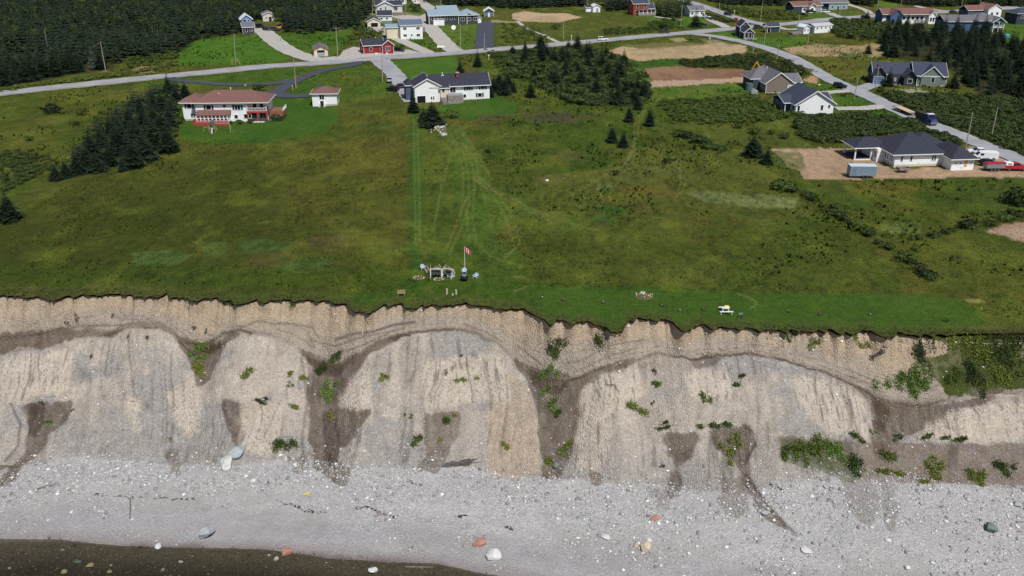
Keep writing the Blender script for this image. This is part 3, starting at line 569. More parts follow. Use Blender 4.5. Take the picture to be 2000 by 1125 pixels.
ribbon('gravel_lane', [(898,104),(878,93),(858,73),(842,55),(830,42),(836,32),(848,24),(832,12),(818,3),(815,-8)], 8.0, gravel, .07)
ribbon('driveway', [(640,121),(600,113),(562,98),(535,80),(520,66),(506,56)], 8.5, gravel, .07)
ribbon('driveway', [(842,107),(815,94),(780,78),(750,62),(736,53)], 6.0, gravel, .08)
ribbon('driveway', [(948,101),(946,85),(947,65),(949,50),(940,42)], 8.0, black, .075)
ribbon('driveway', [(700,119),(690,127),(640,137),(592,152),(560,168),(540,181),(522,186)], 5.0, black, .085)
ribbon('driveway', [(330,152),(350,158),(420,164),(480,166),(530,164),(566,158)], 4.2, black, .075)
ribbon('driveway', [(520,180),(560,188),(608,187)], 5.5, black, .095)
ribbon('driveway', [(738,114),(752,128),(770,145),(785,165),(797,185),(806,200)], 8.0, asph, .09, wend=5.5)
ribbon('driveway', [(1668,180),(1700,168),(1725,163),(1752,163)], 5.5, asph, .08); ribbon('driveway', [(1728,208),(1690,212),(1632,213)], 5.0, gravel, .08)
ribbon('driveway', [(1660,178),(1620,181),(1600,182)], 4.0, gravel, .07); ribbon('driveway', [(1595,52),(1575,56),(1540,58),(1520,54)], 4.0, gravel, .07)
ribbon('driveway', [(1420,54),(1405,47),(1390,40),(1382,35)], 5.0, gravel, .07); ribbon('driveway', [(1330,40),(1300,36),(1280,33)], 3.0, gravel, .07)
ribbon('driveway', [(1655,36),(1635,32),(1620,26)], 5.0, gravel, .07); ribbon('driveway', [(1700,28),(1690,20),(1665,12),(1655,8)], 4.0, gravel, .07)
ribbon('driveway', [(1860,24),(1830,20),(1800,15),(1790,12)], 4.0, gravel, .07)
ribbon('dirt_track', [(1090,83),(1060,68),(1035,58),(1018,48),(1010,42)], 2.2, gravel, .06)
def yard(name, pts, mat, dz):
    w = [P(a, b) for a, b in pts]; c = sum(w)/len(w); V = [(c[0], c[1], float(H(c[0], c[1]))+.13+dz)]+[(p[0], p[1], p[2]+.13+dz) for p in w]; n = len(w)
    me = bpy.data.meshes.new(name); me.from_pydata(V, [], [(0, i+1, (i+1) % n+1) for i in range(n)]); me.materials.append(mat); me.update(); return tag(link(name, me), kind='structure')
yard('gravel_yard', [(662,112),(670,100),(690,92),(706,94),(706,104),(770,104),(776,96),(800,98),(838,108),(800,113),(700,118),(620,120),(600,116)], gravel, .05)
yard('gravel_yard', [(760,32),(800,30),(832,34),(842,42),(820,42),(780,38)], gravel, .05)
# ---------------------------------------------------------------- spruces, bushes, scrub, meadow tufts
def foliage_mat(name, c, c2, rough=.75):
    m = bpy.data.materials.new(name); m.use_nodes = True; nt = m.node_tree; b = nt.nodes['Principled BSDF']
    b.inputs['Roughness'].default_value = rough; b.inputs['Specular IOR Level'].default_value = .2
    tc = nt.nodes.new('ShaderNodeTexCoord'); no = nt.nodes.new('ShaderNodeTexNoise'); no.inputs['Scale'].default_value = .45; no.inputs['Detail'].default_value = 5
    oi = nt.nodes.new('ShaderNodeObjectInfo'); ad = nt.nodes.new('ShaderNodeMath'); ad.operation = 'MULTIPLY_ADD'; ad.inputs[1].default_value = .35
    nt.links.new(oi.outputs['Random'], ad.inputs[0]); nt.links.new(no.outputs[0], ad.inputs[2])
    mr = nt.nodes.new('ShaderNodeMapRange'); mr.inputs[1].default_value = .4; mr.inputs[2].default_value = .95; nt.links.new(ad.outputs[0], mr.inputs[0])
    mx = nt.nodes.new('ShaderNodeMix'); mx.data_type = 'RGBA'; mx.inputs[6].default_value = (*lin(c), 1); mx.inputs[7].default_value = (*lin(c2), 1)
    nt.links.new(tc.outputs['Object'], no.inputs['Vector']); nt.links.new(mr.outputs[0], mx.inputs[0]); nt.links.new(mx.outputs[2], b.inputs['Base Color'])
    return m
m_spr = foliage_mat('spruce_needles', (22, 33, 23), (42, 54, 36)); m_spr2 = foliage_mat('grey_spruce_needles', (58, 68, 58), (84, 90, 80))
m_bush = foliage_mat('alder_leaves', (44, 62, 26), (90, 104, 44)); m_dark = foliage_mat('dark_scrub_leaves', (30, 42, 24), (72, 86, 42))
m_lime = foliage_mat('bright_leaves', (78, 104, 42), (102, 124, 56)); m_yel = foliage_mat('yellow_green_leaves', (96, 108, 44), (124, 128, 58))
m_dead = foliage_mat('bare_grey_twigs', (108, 104, 98), (140, 134, 124)); m_heath = foliage_mat('heath_twigs', (84, 76, 66), (104, 96, 80))
m_bark = M('bark', (74, 64, 54), .95, .25, 3, .5)
def spruce_arrays(seed, lev=15, nb=11, sub=True, R=.23):
    r = random.Random(seed); V = []; F = []
    def tri(a, b, c): i = len(V); V.extend([a, b, c]); F.append((i, i+1, i+2))
    for k in range(lev):
        t = (k+.5)/lev; z = .05+.93*t; rad = R*(1-t)**.85*(1+.18*r.uniform(-1, 1))+.012
        n = max(4, int(nb*(1-.55*t)))
        ph = r.random()*6.28
        for j in range(n):
            a = ph+6.283*j/n+r.uniform(-.25, .25); L = rad*r.uniform(.72, 1.18); ca, sa = math.cos(a), math.sin(a)
            dr = r.uniform(.25, .5)*L; w = L*r.uniform(.28, .42)
            def pt(u, s_, dz=0): return (ca*L*u-sa*s_, sa*L*u+ca*s_, z-dr*u*u+.10*L*u+dz)
            tip = pt(1, 0, .02*L); m1 = pt(.55, w, -.05*L); m2 = pt(.55, -w, -.05*L); root = pt(.02, 0, .05*L)
            tri(root, m1, tip); tri(root, tip, m2)
            if sub:
                for s_ in (-1, 1):
                    for u in (.3, .6, .85):
                        e = r.uniform(.8, 1.3); tri(pt(u, 0), pt(u+.28*e, s_*w*e*(1.1-u*.5), -.10*L*e), pt(u+.16, s_*w*.15, .03*L))
                tri(pt(.3, 0, .1*L), pt(.75, w*.3, -.14*L), pt(.6, -w*.3, -.16*L))
    for j in range(5):
        a = 6.283*j/5; tri((0, 0, 1.0), (.02*math.cos(a), .02*math.sin(a), .90), (.02*math.cos(a+1.25), .02*math.sin(a+1.25), .90))
    return np.array(V), np.array(F)
def bush_arrays(seed, n=260, flat_=.75, leaf=.13):
    r = np.random.default_rng(seed); V = []; F = []
    lob = [(0, 0, .45, .5)]+[(r.uniform(-.33, .33), r.uniform(-.33, .33), r.uniform(.25, .72), r.uniform(.22, .36)) for _ in range(7)]
    for k in range(n):
        x, y, z, R = lob[k % len(lob)]; d = r.normal(size=3); d /= np.linalg.norm(d); d[2] = abs(d[2])*.9-.25
        c = np.array([x, y, z*flat_])+d*R*r.uniform(.75, 1.08)*np.array([1, 1, flat_]); c[2] = max(c[2], .02)
        u_ = np.cross(d, r.normal(size=3)); u_ /= np.linalg.norm(u_)+1e-6; w = np.cross(d, u_)+.5*r.normal(size=3)*.6; s_ = leaf*r.uniform(.6, 1.3)
        i = len(V); V += [c-u_*s_*.5, c+w*s_*.6, c+u_*s_*.5, c-w*s_*.6]; F.append((i, i+1, i+2, i+3))
    return np.array(V), np.array(F)
SPR = [spruce_arrays(s_, 14+s_ % 4, 13+s_ % 3, True, .24+.025*(s_ % 4)) for s_ in range(6)]
SPRm = [npmesh('spruce_crown', v, f, m_spr) for v, f in SPR]; SPRg = npmesh('grey_spruce_crown', *SPR[1], m_spr2)
BUS = [bush_arrays(s_) for s_ in range(5)]
def bmesh_for(m): return [npmesh('leaf_crown', v, f, m) for v, f in BUS]
BSH = {'bush': bmesh_for(m_bush), 'dark': bmesh_for(m_dark), 'lime': bmesh_for(m_lime), 'yel': bmesh_for(m_yel), 'heath': bmesh_for(m_heath)}
_tk = MB(); _tk.bar((0, 0, -.03), (0, 0, .55), .018, 6, .006); TRK = _tk.mesh('trunk', m_bark)
_tk = MB(); _tk.bar((0, 0, -.05), (0, 0, .5), .03, 5, .015); _tk.bar((0, 0, .1), (.2, .1, .5), .02, 4, .01); _tk.bar((0, 0, .1), (-.18, .12, .5), .02, 4, .01); STM = _tk.mesh('stems', m_bark)
def hgt(bx, by, ty):                                      # height of something standing at (bx,by) and reaching up to ty
    p = P(bx, by); b = -(ty-562.5)/FPX; d = np.array([0, CP+b*SP, -SP+b*CP]); t = p[1]/d[1]; return p, CH+d[2]*t-p[2]
def put_tree(p, h, label, group=None, wid=1.0, mesh=None, k=None, name='spruce_tree'):
    o = empty(name, p, random.uniform(0, 6.28)); tag(o, label, 'tree', group)
    k = random.randrange(6) if k is None else k
    c = link('crown', mesh or SPRm[k], o); c.scale = (h*wid, h*wid, h)
    t = link('trunk', TRK, o); t.scale = (h, h, h); return o
def spruce(bx, by, ty, label, group=None, wid=1.0, **kw):
    p, h = hgt(bx, by, ty); return put_tree(p, max(h*1.13, 1.2), label, group, wid*1.15, **kw)
def bush(bx, by, ty, label, sort='bush', group=None, wid=1.3, name='shrub', cat='shrub', p=None, h=None):
    if p is None: p, h = hgt(bx, by, ty)
    h = max(h, .3); o = empty(name, p, random.uniform(0, 6.28)); tag(o, label, cat, group)
    c = link('foliage', random.choice(BSH[sort]), o); c.scale = (h*wid, h*wid, h*1.15)
    t = link('stems', STM, o); t.scale = (h, h, h*.8); return o
# --- spruces that stand alone
for a in [(933,131,97,'slim pointed spruce standing alone between the paved drive and the long white house',.8),(1036,190,155,'dark spruce alone in the rough grass right of the long white house',1),
 (1228,238,206,'left of the two spruces by the wheel track below the brown plot',1),(1268,246,212,'right of the two spruces by the wheel track below the brown plot',1),
 (1195,278,245,'taller left spruce of the touching pair in the middle meadow',1.1),(1217,287,256,'shorter right spruce of the touching pair in the middle meadow',1.1),
 (1356,292,279,'tiny lone spruce in the pale meadow right of centre',1),(1470,306,268,'broad dark spruce clump at the end of the hedge below the scrub',1.7),(1497,321,291,'dark spruce right beside the broad clump near the dirt yard',1.2),
 (808,220,184,'spruce at the left front corner of the long white house',1.0),(1695,105,82,'small lone spruce on the bare dirt lot above the side road',1),(1735,168,135,'spruce at the left end of the grey house with dark roof',1.1),
 (899,143,113,'narrow spruce on the slope behind the long white house',.9),(1358,53,18,'dark narrow tree beside the road at the small white house',1.1),(1693,38,20,'spruce beside the road at the left of the long white and blue house',1.0),
 (1862,172,142,'spruce just right of the grey house gable',1.2),(20,432,380,'big dark spruce at the left border of the photo',1.3),(330,185,148,'slim spruce close to the road at the end of the black drive',1.0),(1245,214,187,'small spruce at the lower tip of the central thicket',1.0)]:
    spruce(a[0], a[1], a[2], a[3], wid=a[4]*1.15)
G = 'spruces left of the house with the brown roof'
for a in [(130,347,312),(152,341,300),(172,333,284),(182,312,258),(215,324,288),(232,302,250),(262,328,275),(283,312,262),(303,292,234),(331,298,246),(256,258,215),(240,282,236),(302,252,206),(276,230,190),(318,222,182),
 (200,295,250),(110,352,325),(333,252,210),(292,272,228),(216,264,225),(345,200,168),(362,190,160),(300,212,178),(250,300,262),(318,268,222),(190,335,300),(268,286,240),(240,335,305),(282,250,212),(160,318,285),(335,228,195),(265,268,228)]:
    l = 'dark spruce at the lower end of the dense row, along the field edge' if a[1] > 285 and a[0] < 240 else 'dark spruce at the outer corner of the row facing the mown lawn' if a[1] > 285 else 'dark spruce in the row close beside the white house with brown roof' if a[0] > 290 else 'dark spruce in the upper left side of the dense row'
    spruce(a[0], a[1], a[2], l, l.replace('dark spruce', 'spruces'), 1.0+.5*random.random())
G = 'spruces behind and right of the long white house'
for a in [(950,175,140),(965,180,148),(985,185,150),(975,172,140),(992,170,140),(958,190,165),(1003,180,158)]: spruce(a[0], a[1], a[2], 'dark spruce clustered at the right end of the long white house', G, 1.1)
def scatter(poly, n, sep, seed):                          # spots on the ground inside an outline of photo pixels
    r = random.Random(seed); xs = [p[0] for p in poly]; ys = [p[1] for p in poly]; out = []; tr = 0
    w = [P(x, max(y, -150)) for x, y in poly]; wp_ = [(p[0], p[1]) for p in w]; x0, x1 = min(p[0] for p in wp_), max(p[0] for p in wp_); y0, y1 = min(p[1] for p in wp_), max(p[1] for p in wp_)
    q = np.random.default_rng(seed); cx = q.uniform(x0, x1, n*40); cy = q.uniform(y0, y1, n*40); ok = inpoly(cx, cy, wp_); cell = {}
    for x, y in zip(cx[ok].tolist(), cy[ok].tolist()):
        if len(out) >= n: break
        i, j = int(x//sep), int(y//sep)
        if any((x-a)**2+(y-b)**2 < sep*sep for di in (-1, 0, 1) for dj in (-1, 0, 1) for a, b in cell.get((i+di, j+dj), ())): continue
        cell.setdefault((i, j), []).append((x, y)); out.append((x, y))
    return out
def spot(x, y): return np.array([x, y, float(H(x, y))])
G = 'spruces of the wood on the right'
for x, y in scatter([(1725,62),(1790,56),(1850,60),(1930,68),(2040,100),(2080,200),(1990,195),(1915,186),(1880,168),(1862,140),(1800,118),(1745,112),(1722,106)], 120, 3.6, 5):
    qx, qy = proj(x, y, 0.)
    l = 'dark spruce at the right border of the photo above the scrub' if qx > 1950 else 'dark spruce in front of the blue and white houses at the upper right' if qy < 84 else 'dark spruce along the bare dirt lot beside the grey house' if qx < 1800 else 'dark spruce in the wood right of the grey house'
    put_tree(spot(x, y), random.uniform(5.5, 10.5), l, l.replace('dark spruce', 'spruces'), random.uniform(.9, 1.25))
G = 'spruces of the middle thicket'
for x, y in scatter([(1000,110),(1060,97),(1160,98),(1220,125),(1240,160),(1262,195),(1225,215),(1180,190),(1120,185),(1080,170),(1040,150),(1000,135)], 42, 6, 6):
    put_tree(spot(x, y), random.uniform(4.5, 8.5), 'dark spruce rising out of the thicket in the middle', G, random.uniform(1.0, 1.4))
G = 'spruces of the big wood at the upper left'
WOOD = [(-140,186),(-60,178),(60,160),(130,146),(205,136),(250,118),(300,112),(345,104),(380,80),(440,70),(478,62),(500,40),(545,36),(552,62),(600,68),(660,60),(705,50),(722,30),(732,4),(735,-25),(-140,-25)]
wood_sp = scatter(WOOD, 3300, 2.5, 8); wood_sp.sort(key=lambda q: q[1])
near, rest = wood_sp[:95], wood_sp[95:]
for i, (x, y) in enumerate(near):
    g_ = random.random() < .10
    put_tree(spot(x, y), random.uniform(5.5, 11), 'grey half-bare spruce at the front of the wood above the road' if g_ else 'dark spruce at the front of the wood above the road', G+(' that are going bare' if g_ else ''), random.uniform(.85, 1.2), mesh=SPRg if g_ else None)
# the mass of the wood behind, one far-off whole
LOWS = [spruce_arrays(40+s_, 8, 7, False, .24) for s_ in range(4)]
def merge(name, items, mat, col=None):
    Vs, Fs, b = [], [], 0
    for (v, f), p, s_, rz in items:
        c, n = math.cos(rz), math.sin(rz); w = v*np.array(s_); w = np.stack([w[:, 0]*c-w[:, 1]*n, w[:, 0]*n+w[:, 1]*c, w[:, 2]], -1)+np.array(p)
        Vs.append(w); Fs.append(f+b); b += len(v)
    return npmesh(name, np.concatenate(Vs), np.concatenate(Fs), mat)
m_wood2 = foliage_mat('olive_needles', (28, 38, 23), (52, 62, 34))
def mass(name, spots, hlo, hhi, label, wid=1.1, mt=None):
    it = []
    for x, y in spots:
        h = random.uniform(hlo, hhi); w = h*wid*random.uniform(.8, 1.2); it.append((random.choice(LOWS), spot(x, y), (w, w, h), random.uniform(0, 6.28)))
    return tag(link(name, merge(name, it, mt or m_spr)), label, 'trees', kind='stuff')
mass('far_wood', rest[1::4], 6, 11, 'olive tinted spruces mixed into the upper left wood', 1.3, m_wood2)
rest = [q for i, q in enumerate(rest) if i % 4 != 1]
mass('far_wood', rest, 4.5, 12, 'dense dark spruce wood filling the upper left corner')
b1 = scatter([(735,2),(900,4),(1000,14),(1150,4),(1230,-3),(1320,-10),(1350,-16),(1460,14),(1520,4),(1600,-4),(1680,-4),(1760,-6),(1900,2),(2000,8),(2120,10),(2120,-130),(735,-130)], 2200, 3.8, 9)
b2 = [(random.uniform(-620, 620), random.uniform(640, 1100)) for _ in range(1500)]
mass('background_wood', b1+b2, 6, 11, 'dark spruce wood closing the view along the top edge', 1.2)
for i, (q, n_, l) in enumerate([([(868,12),(940,12),(1000,18),(1140,13),(1140,-6),(868,-6)], 170, 'dark spruces behind the steel roofed house'), ([(1282,16),(1345,6),(1348,22),(1330,34),(1290,34)], 26, 'dark trees between the orange-red house and the small white house'),
 ([(1385,2),(1420,10),(1530,12),(1560,2),(1540,-6),(1380,-6)], 90, 'dark spruces behind the fork of the roads'), ([(1662,8),(1705,14),(1712,0),(1770,10),(1840,14),(1895,10),(1960,12),(2100,22),(2100,-6),(1662,-6)], 210, 'dark spruces behind the blue and white houses'), ([(1180,10),(1228,4),(1225,20),(1188,22)], 22, 'dark trees left of the orange-red house'), ([(1640,2),(1560,0),(1560,-8),(1650,-8)], 40, 'dark spruces behind the pale teal workshop')]):
    mass('back_wood', scatter(q, n_*5, 3.4, 70+i), 6, 11, l, 1.3, m_wood2 if i % 2 else None)
# --- bushes and thickets
def thicket(name, poly, n, sep, sort, label, seed, lo, hi, wid=1.5):
    it = []; r = random.Random(seed)
    for x, y in scatter(poly, n, sep, seed):
        h = r.uniform(lo, hi); it.append((BUS[r.randrange(5)], spot(x, y)-np.array([0, 0, .1]), (h*wid, h*wid, h*1.1), r.uniform(0, 6.28)))
    return tag(link(name, merge(name, it, {'bush': m_bush, 'dark': m_dark, 'lime': m_lime, 'yel': m_yel, 'heath': m_heath}[sort])), label, 'thicket', kind='stuff')
b4 = scatter([(170,330),(150,340),(120,350),(160,300),(205,255),(250,210),(300,180),(350,168),(345,250),(338,296),(262,325),(210,322)], 150, 2.0, 56)
mass('small_spruces', b4, 3, 7, 'young spruces filling the row left of the brown roofed house', 1.3)
b3 = scatter([(1722,64),(1850,62),(1930,70),(2040,102),(2080,198),(1990,192),(1915,184),(1880,166),(1862,138),(1800,116),(1745,110)], 190, 2.6, 55)
mass('small_spruces', b3, 2.5, 6, 'young spruces filling the gaps in the right wood', 1.3)
thicket('broadleaf_wood', [(-60,120),(250,60),(350,80),(470,50),(700,40),(730,0),(300,-10),(-100,20)], 170, 5, 'dark', 'mid green broadleaf trees mixed into the upper left wood', 41, 7, 10.5, .62)
thicket('broadleaf_wood', [(735,2),(1000,12),(1150,10),(1330,-4),(1600,0),(1900,6),(2100,8),(2100,-20),(735,-20)], 120, 5, 'bush', 'mid green broadleaf trees along the top edge', 42, 6, 9, .62)
thicket('thicket', [(985,112),(1060,96),(1160,96),(1225,120),(1255,150),(1275,185),(1250,210),(1180,205),(1140,210),(1090,190),(1050,170),(1000,150)], 330, 1.7, 'dark', 'dark alder thicket in the middle of the meadow', 11, 1.4, 3.4)
thicket('thicket', [(1205,140),(1250,135),(1268,160),(1262,172),(1215,165)], 40, 1.8, 'lime', 'bright green bushes at the corner of the brown plot', 12, 1.2, 2.4)
thicket('thicket', [(1280,200),(1380,196),(1440,192),(1470,188),(1530,218),(1560,226),(1500,240),(1440,240),(1370,243),(1320,235)], 230, 1.6, 'bush', 'green scrub in front of the brown and white gabled houses', 13, 1.0, 2.2)
thicket('thicket', [(1560,232),(1640,226),(1700,228),(1780,240),(1830,262),(1880,285),(1840,282),(1760,262),(1680,268),(1640,280),(1590,278),(1560,262)], 260, 1.6, 'dark', 'dark scrub behind the house under construction', 14, 1.2, 2.6)
thicket('thicket', [(1720,180),(1800,190),(1880,188),(1960,196),(2100,205),(2100,340),(2010,310),(1940,280),(1860,250),(1790,220),(1745,200)], 520, 1.6, 'dark', 'dark scrub on the far side of the side road', 15, 1.2, 2.8)
thicket('thicket', [(1330,122),(1400,112),(1460,108),(1530,118),(1580,142),(1570,148),(1500,140),(1430,134),(1340,132)], 150, 1.7, 'dark', 'hedge of dark scrub behind the brown plot', 16, 1.2, 2.6)
thicket('thicket', [(1000,112),(1010,130),(1005,150),(985,150),(960,112),(945,98),(985,100)], 40, 2.2, 'bush', 'scattered bushes right of the pointed lone spruce', 17, .8, 2.0)
thicket('thicket', [(1180,58),(1320,52),(1330,56),(1250,66),(1180,68)], 60, 2.2, 'bush', 'low bushes along the far verge of the road', 18, 1.0, 2.2)
thicket('thicket', [(1260,42),(1320,40),(1330,50),(1270,52)], 18, 2.5, 'bush', 'bushes between the red house and the road', 19, 1.5, 3)
thicket('thicket', [(1400,12),(1480,22),(1560,26),(1555,38),(1500,40),(1440,30)], 80, 2.6, 'bush', 'bushes in the fork of the two roads', 20, 1.5, 3.5)
thicket('thicket', [(1380,28),(1410,38),(1435,44),(1410,44),(1375,36)], 26, 2.2, 'dark', 'dark hedge left of the north road', 21, 1.2, 2.4)
thicket('thicket', [(1625,42),(1700,42),(1730,48),(1740,76),(1700,80),(1640,76),(1625,62)], 90, 2.4, 'dark', 'dark bushes between the white trailer home and the wood', 22, 1.5, 4)
thicket('thicket', [(980,48),(1040,52),(1070,66),(1080,76),(985,88)], 60, 2.4, 'bush', 'bushes below the sand bank at the top', 23, .9, 2.2)
thicket('thicket', [(0,178),(60,168),(130,158),(250,142),(300,135),(345,118),(345,128),(240,150),(100,165),(0,182)], 110, 2.0, 'bush', 'low bushes between the road and the wood', 24, .8, 2.2)
thicket('thicket', [(240,118),(330,100),(350,112),(300,128),(250,135)], 70, 2.4, 'bush', 'green regrowth in the clearing of the wood', 25, 1, 2.5)
thicket('thicket', [(200,215),(345,185),(345,250),(280,285),(180,320),(90,350),(150,300)], 150, 2.2, 'dark', 'dark undergrowth between the spruces left of the brown roof', 26, .9, 2.2)
thicket('thicket', [(0,300),(60,295),(120,320),(60,350),(0,380)], 60, 2.0, 'dark', 'dark low bushes at the left border', 27, .8, 1.8)
thicket('thicket', [(700,60),(725,40),(735,55),(760,60),(720,80),(680,90)], 30, 2.2, 'bush', 'bushes on the bank above the red house', 28, 1, 2.5)
thicket('thicket', [(1490,115),(1600,142),(1575,150),(1500,128)], 40, 1.7, 'yel', 'yellowish bushes along the near side of the side road', 29, .8, 1.6)
thicket('thicket', [(1045,228),(1115,222),(1112,238),(1048,240)], 50, 1.6, 'heath', 'purplish grey heath patch in the middle meadow', 30, .35, .7, 2)
thicket('thicket', [(930,225),(990,222),(1010,235),(950,240)], 40, 1.6, 'heath', 'grey heath below the lawn of the long white house', 31, .4, .9, 2)
thicket('thicket', [(555,150),(720,140),(724,160),(640,170)], 30, 2.5, 'yel', 'tall weeds on the mound inside the black drive', 32, .4, .8, 2)
thicket('thicket', [(300,185),(345,180),(350,250),(320,290),(250,300),(200,310),(240,240)], 70, 2.4, 'bush', 'broadleaf bushes mixed into the row left of the brown roof', 43, 1.5, 3.2)
G = 'shrubs of the hedge line running down to the cliff'
for a in [(1518,362,350),(1530,366,352),(1545,372,360),(1572,388,374),(1585,393,378),(1605,408,396),(1618,416,405),(1625,406,394),(1640,424,408),(1652,432,415),(1665,440,424),(1680,448,430),(1692,456,440),(1703,466,452),(1720,480,465),(1735,484,470),
 (1330,262,250),(1345,268,256),(1360,276,262),(1375,284,268),(1390,290,278),(1405,294,284),(1760,505,490),(1775,512,500),(1790,525,512),(1805,535,522),(1822,542,530)]:
    bush(a[0]+random.uniform(-5, 5), a[1]+random.uniform(-4, 4), a[2]-random.uniform(-2, 4), 'dark low shrub in the hedge line running down the right meadow', random.choice(['dark', 'dark', 'dark', 'bush']), G, random.uniform(1.2, 2.6))
G = 'shrubs of the short hedge below the right meadow'
for a in [(1778,470,460),(1800,468,455),(1820,462,450),(1842,458,446),(1862,452,442),(1895,446,432),(1930,438,428),(1960,432,416),(1985,424,408),(1990,400,380)]:
    bush(a[0]+random.uniform(-6, 6), a[1]+random.uniform(-3, 3), a[2]-random.uniform(-1, 4), 'dark shrub in the short hedge left of the pale dirt patch', random.choice(['dark', 'dark', 'bush']), G, random.uniform(1.2, 2.3))
for a, l in [((1990,398,355),'big dark shrub at the right border above the pale dirt patch'),((1874,372,363),'upper one of two small shrubs in the right meadow'),((1872,390,381),'lower one of two small shrubs in the right meadow'),((1743,385,377),'small shrub in the middle of the right meadow'),
 ((1789,490,478),'round shrub under the meeting of the two hedges'),((1654,492,486),'low dark shrub in the meadow left of the hedge line'),((1519,523,515),'small dark tuft of shrub in the lower right meadow'),((1302,319,306),'squat dark shrub in the pale meadow'),
 ((1201,342,330),'lopsided shrub in the meadow below the spruce pair'),((955,298,287),'grey-green shrub right of the mown fan'),((100,222,198),'broad shrub in the rough meadow at the left'),((160,225,208),'smaller shrub right of the broad one in the left meadow'),
 ((150,245,235),'low shrub under the pair in the left meadow'),((60,275,262),'shrub near the left border meadow'),((883,230,210),'leafy bush in front of the stone patio of the long white house'),((541,236,218),'rounded bush at the right end of the brown roofed house'),
 ((506,178,160),'clipped bush in the bed beside the black drive'),((1375,288,270),'shrub in the grass above the hedge corner'),((1440,250,236),'young spruce-like shrub at the scrub edge'),((1530,270,255),'dark shrub left of the dirt yard'),
 ((1505,262,250),'shrub beside the scrub in the right middle'),((1475,262,244),'upright dark shrub in front of the scrub'),((700,64,45),'round bush beside the turquoise pool'),((812,22,2),'round tree beside the white house at the top'),((625,190,172),'bush behind the little white garage'),
 ((450,242,233),'round shrub right of the sunroom deck'),((468,243,231),'pointed shrub in the middle before the white house wall'),((488,241,231),'round shrub before the red balcony'),((1300,57,40),'bush right of the road pickup'),((1085,57,42),'bush in the rough grass below the sand bank'),((720,70,54),'dark bush left of the tan garage drive')]:
    bush(a[0], a[1], a[2], l, 'dark' if random.random() < .6 else 'bush', wid=1.4)
# dense dark shrub mass around the spruce in front of the long white house
p, h = hgt(845, 246, 197); put_tree(p, h, 'broad dark spruce above the stone heap by the long white house', wid=1.9, k=3)
p, h = hgt(828, 238, 208); put_tree(p, h, 'lower spruce left of the broad one by the stone heap', wid=1.5, k=2)
# dead trunks in the wood
for i, (a, b, c, l) in enumerate([(95,105,55,'bare grey trunk standing in the wood at the left'),(101,104,88,'short broken trunk next to the bare one in the wood'),(25,92,82,'pale stub of trunk at the far left of the wood'),(288,82,64,'pale dead trunk above the clearing'),(310,82,58,'grey dead trunk right of the clearing'),(325,84,66,'grey dead trunk left of the mown lawn'),(300,78,50,'tall dead trunk behind the clearing'),(336,95,72,'whitish dead spruce at the edge of the mown lawn')]):
    p, h = hgt(a, b, c); m = MB(); m.bar((0, 0, -.3), (.03*h, 0, h), .16, 6, .05)
    for k in range(7):
        z = h*(.3+.09*k); an = k*2.4; m.bar((.03*z, 0, z), (.03*z+.9*math.cos(an), .9*math.sin(an), z-.15), .03, 4, .01)
    o = m.build('dead_tree', M('dead_wood', (150, 146, 138), .9, .2, 2)); o.location = p; tag(o, l, 'dead tree')
m = MB(); p = P(176, 118); m.bar((0, 0, 2), (7, 1, 6.0), .12, 6, .06); o = m.build('fallen_trunk', M('dead_wood', (150, 146, 138))); o.location = P(168, 112); tag(o, 'pale fallen trunk leaning among the dark trees', 'dead tree')
# --- meadow tufts and weeds: uncountable
def tufts(name, n, label, seed, size, xr, yr, colmul=1.0, keep=None, cshift=None):
    r = np.random.default_rng(seed); x = r.uniform(*xr, n); d = r.uniform(*yr, n)**1.0; y = lip(x)+d
    px, py = proj(x, y, H(x, y)); k = keep(x, y, px, py) if keep else np.ones(n, bool); x, y = x[k], y[k]; n = len(x)
    c, z = gcol(x, y); s_ = size*r.uniform(.5, 1.4, n); V = np.zeros((n, 3, 3, 3)); cc = np.ones((n, 9, 4))
    for j in range(3):
        a = r.uniform(0, 6.28, n); lean = r.uniform(.2, .8, n)*s_; w = .30*s_
        V[:, j, 0] = np.stack([x-np.sin(a)*w, y+np.cos(a)*w, z-.02], -1); V[:, j, 1] = np.stack([x+np.sin(a)*w, y-np.cos(a)*w, z-.02], -1)
        V[:, j, 2] = np.stack([x+np.cos(a)*lean, y+np.sin(a)*lean, z+s_*.8], -1)
    m_ = (colmul*r.uniform(.75, 1.5, n))[:, None]*c
    if cshift is not None: m_ = m_*np.array(cshift)
    cc[:, :, :3] = m_[:, None, :]
    return tag(link(name, npmesh(name, V.reshape(-1, 3), np.arange(n*9).reshape(-1, 3), MAtuft, cc.reshape(-1, 4))), label, 'grass', kind='stuff')
MAtuft = MA('grass_blades', .8, .5, 3, .1, .1, 0)
MOWN = [[(350,195),(350,270),(560,275),(660,240),(660,190)],[(865,195),(1012,200),(1000,230),(850,220)],[(1040,560),(1900,575),(1935,640),(1040,645)],[(755,118),(895,108),(900,150),(788,157)],[(1505,286),(2100,290),(2100,352),(1560,352)],[(1200,82),(1460,82),(1460,118),(1200,120)],[(1250,130),(1480,130),(1480,172),(1255,172)],[(800,222),(826,222),(826,540),(800,540)]]
def unmown(x, y, px, py):
    k = np.ones(x.shape, bool)
    for q in MOWN: k &= ~inpoly(px, py, q)
    for pts, w in ROADS: k &= pldist(x, y, pts, w+3) > w+.3
    k &= ~inpoly(px, py, [(662,112),(670,98),(690,90),(770,92),(800,96),(838,108),(700,120),(600,118)])
    return k & (px > -150) & (px < 2150) & (vnoise(x*.12, y*.12, 77) > .22)
tufts('meadow_grass', 90000, 'tall meadow grass covering the unmown fields', 1, .22, (-100, 100), (.3, 130), 1.1, unmown)
tufts('far_meadow_grass', 40000, 'rough grass of the fields further back', 2, .34, (-190, 190), (130, 300), 1.1, unmown)
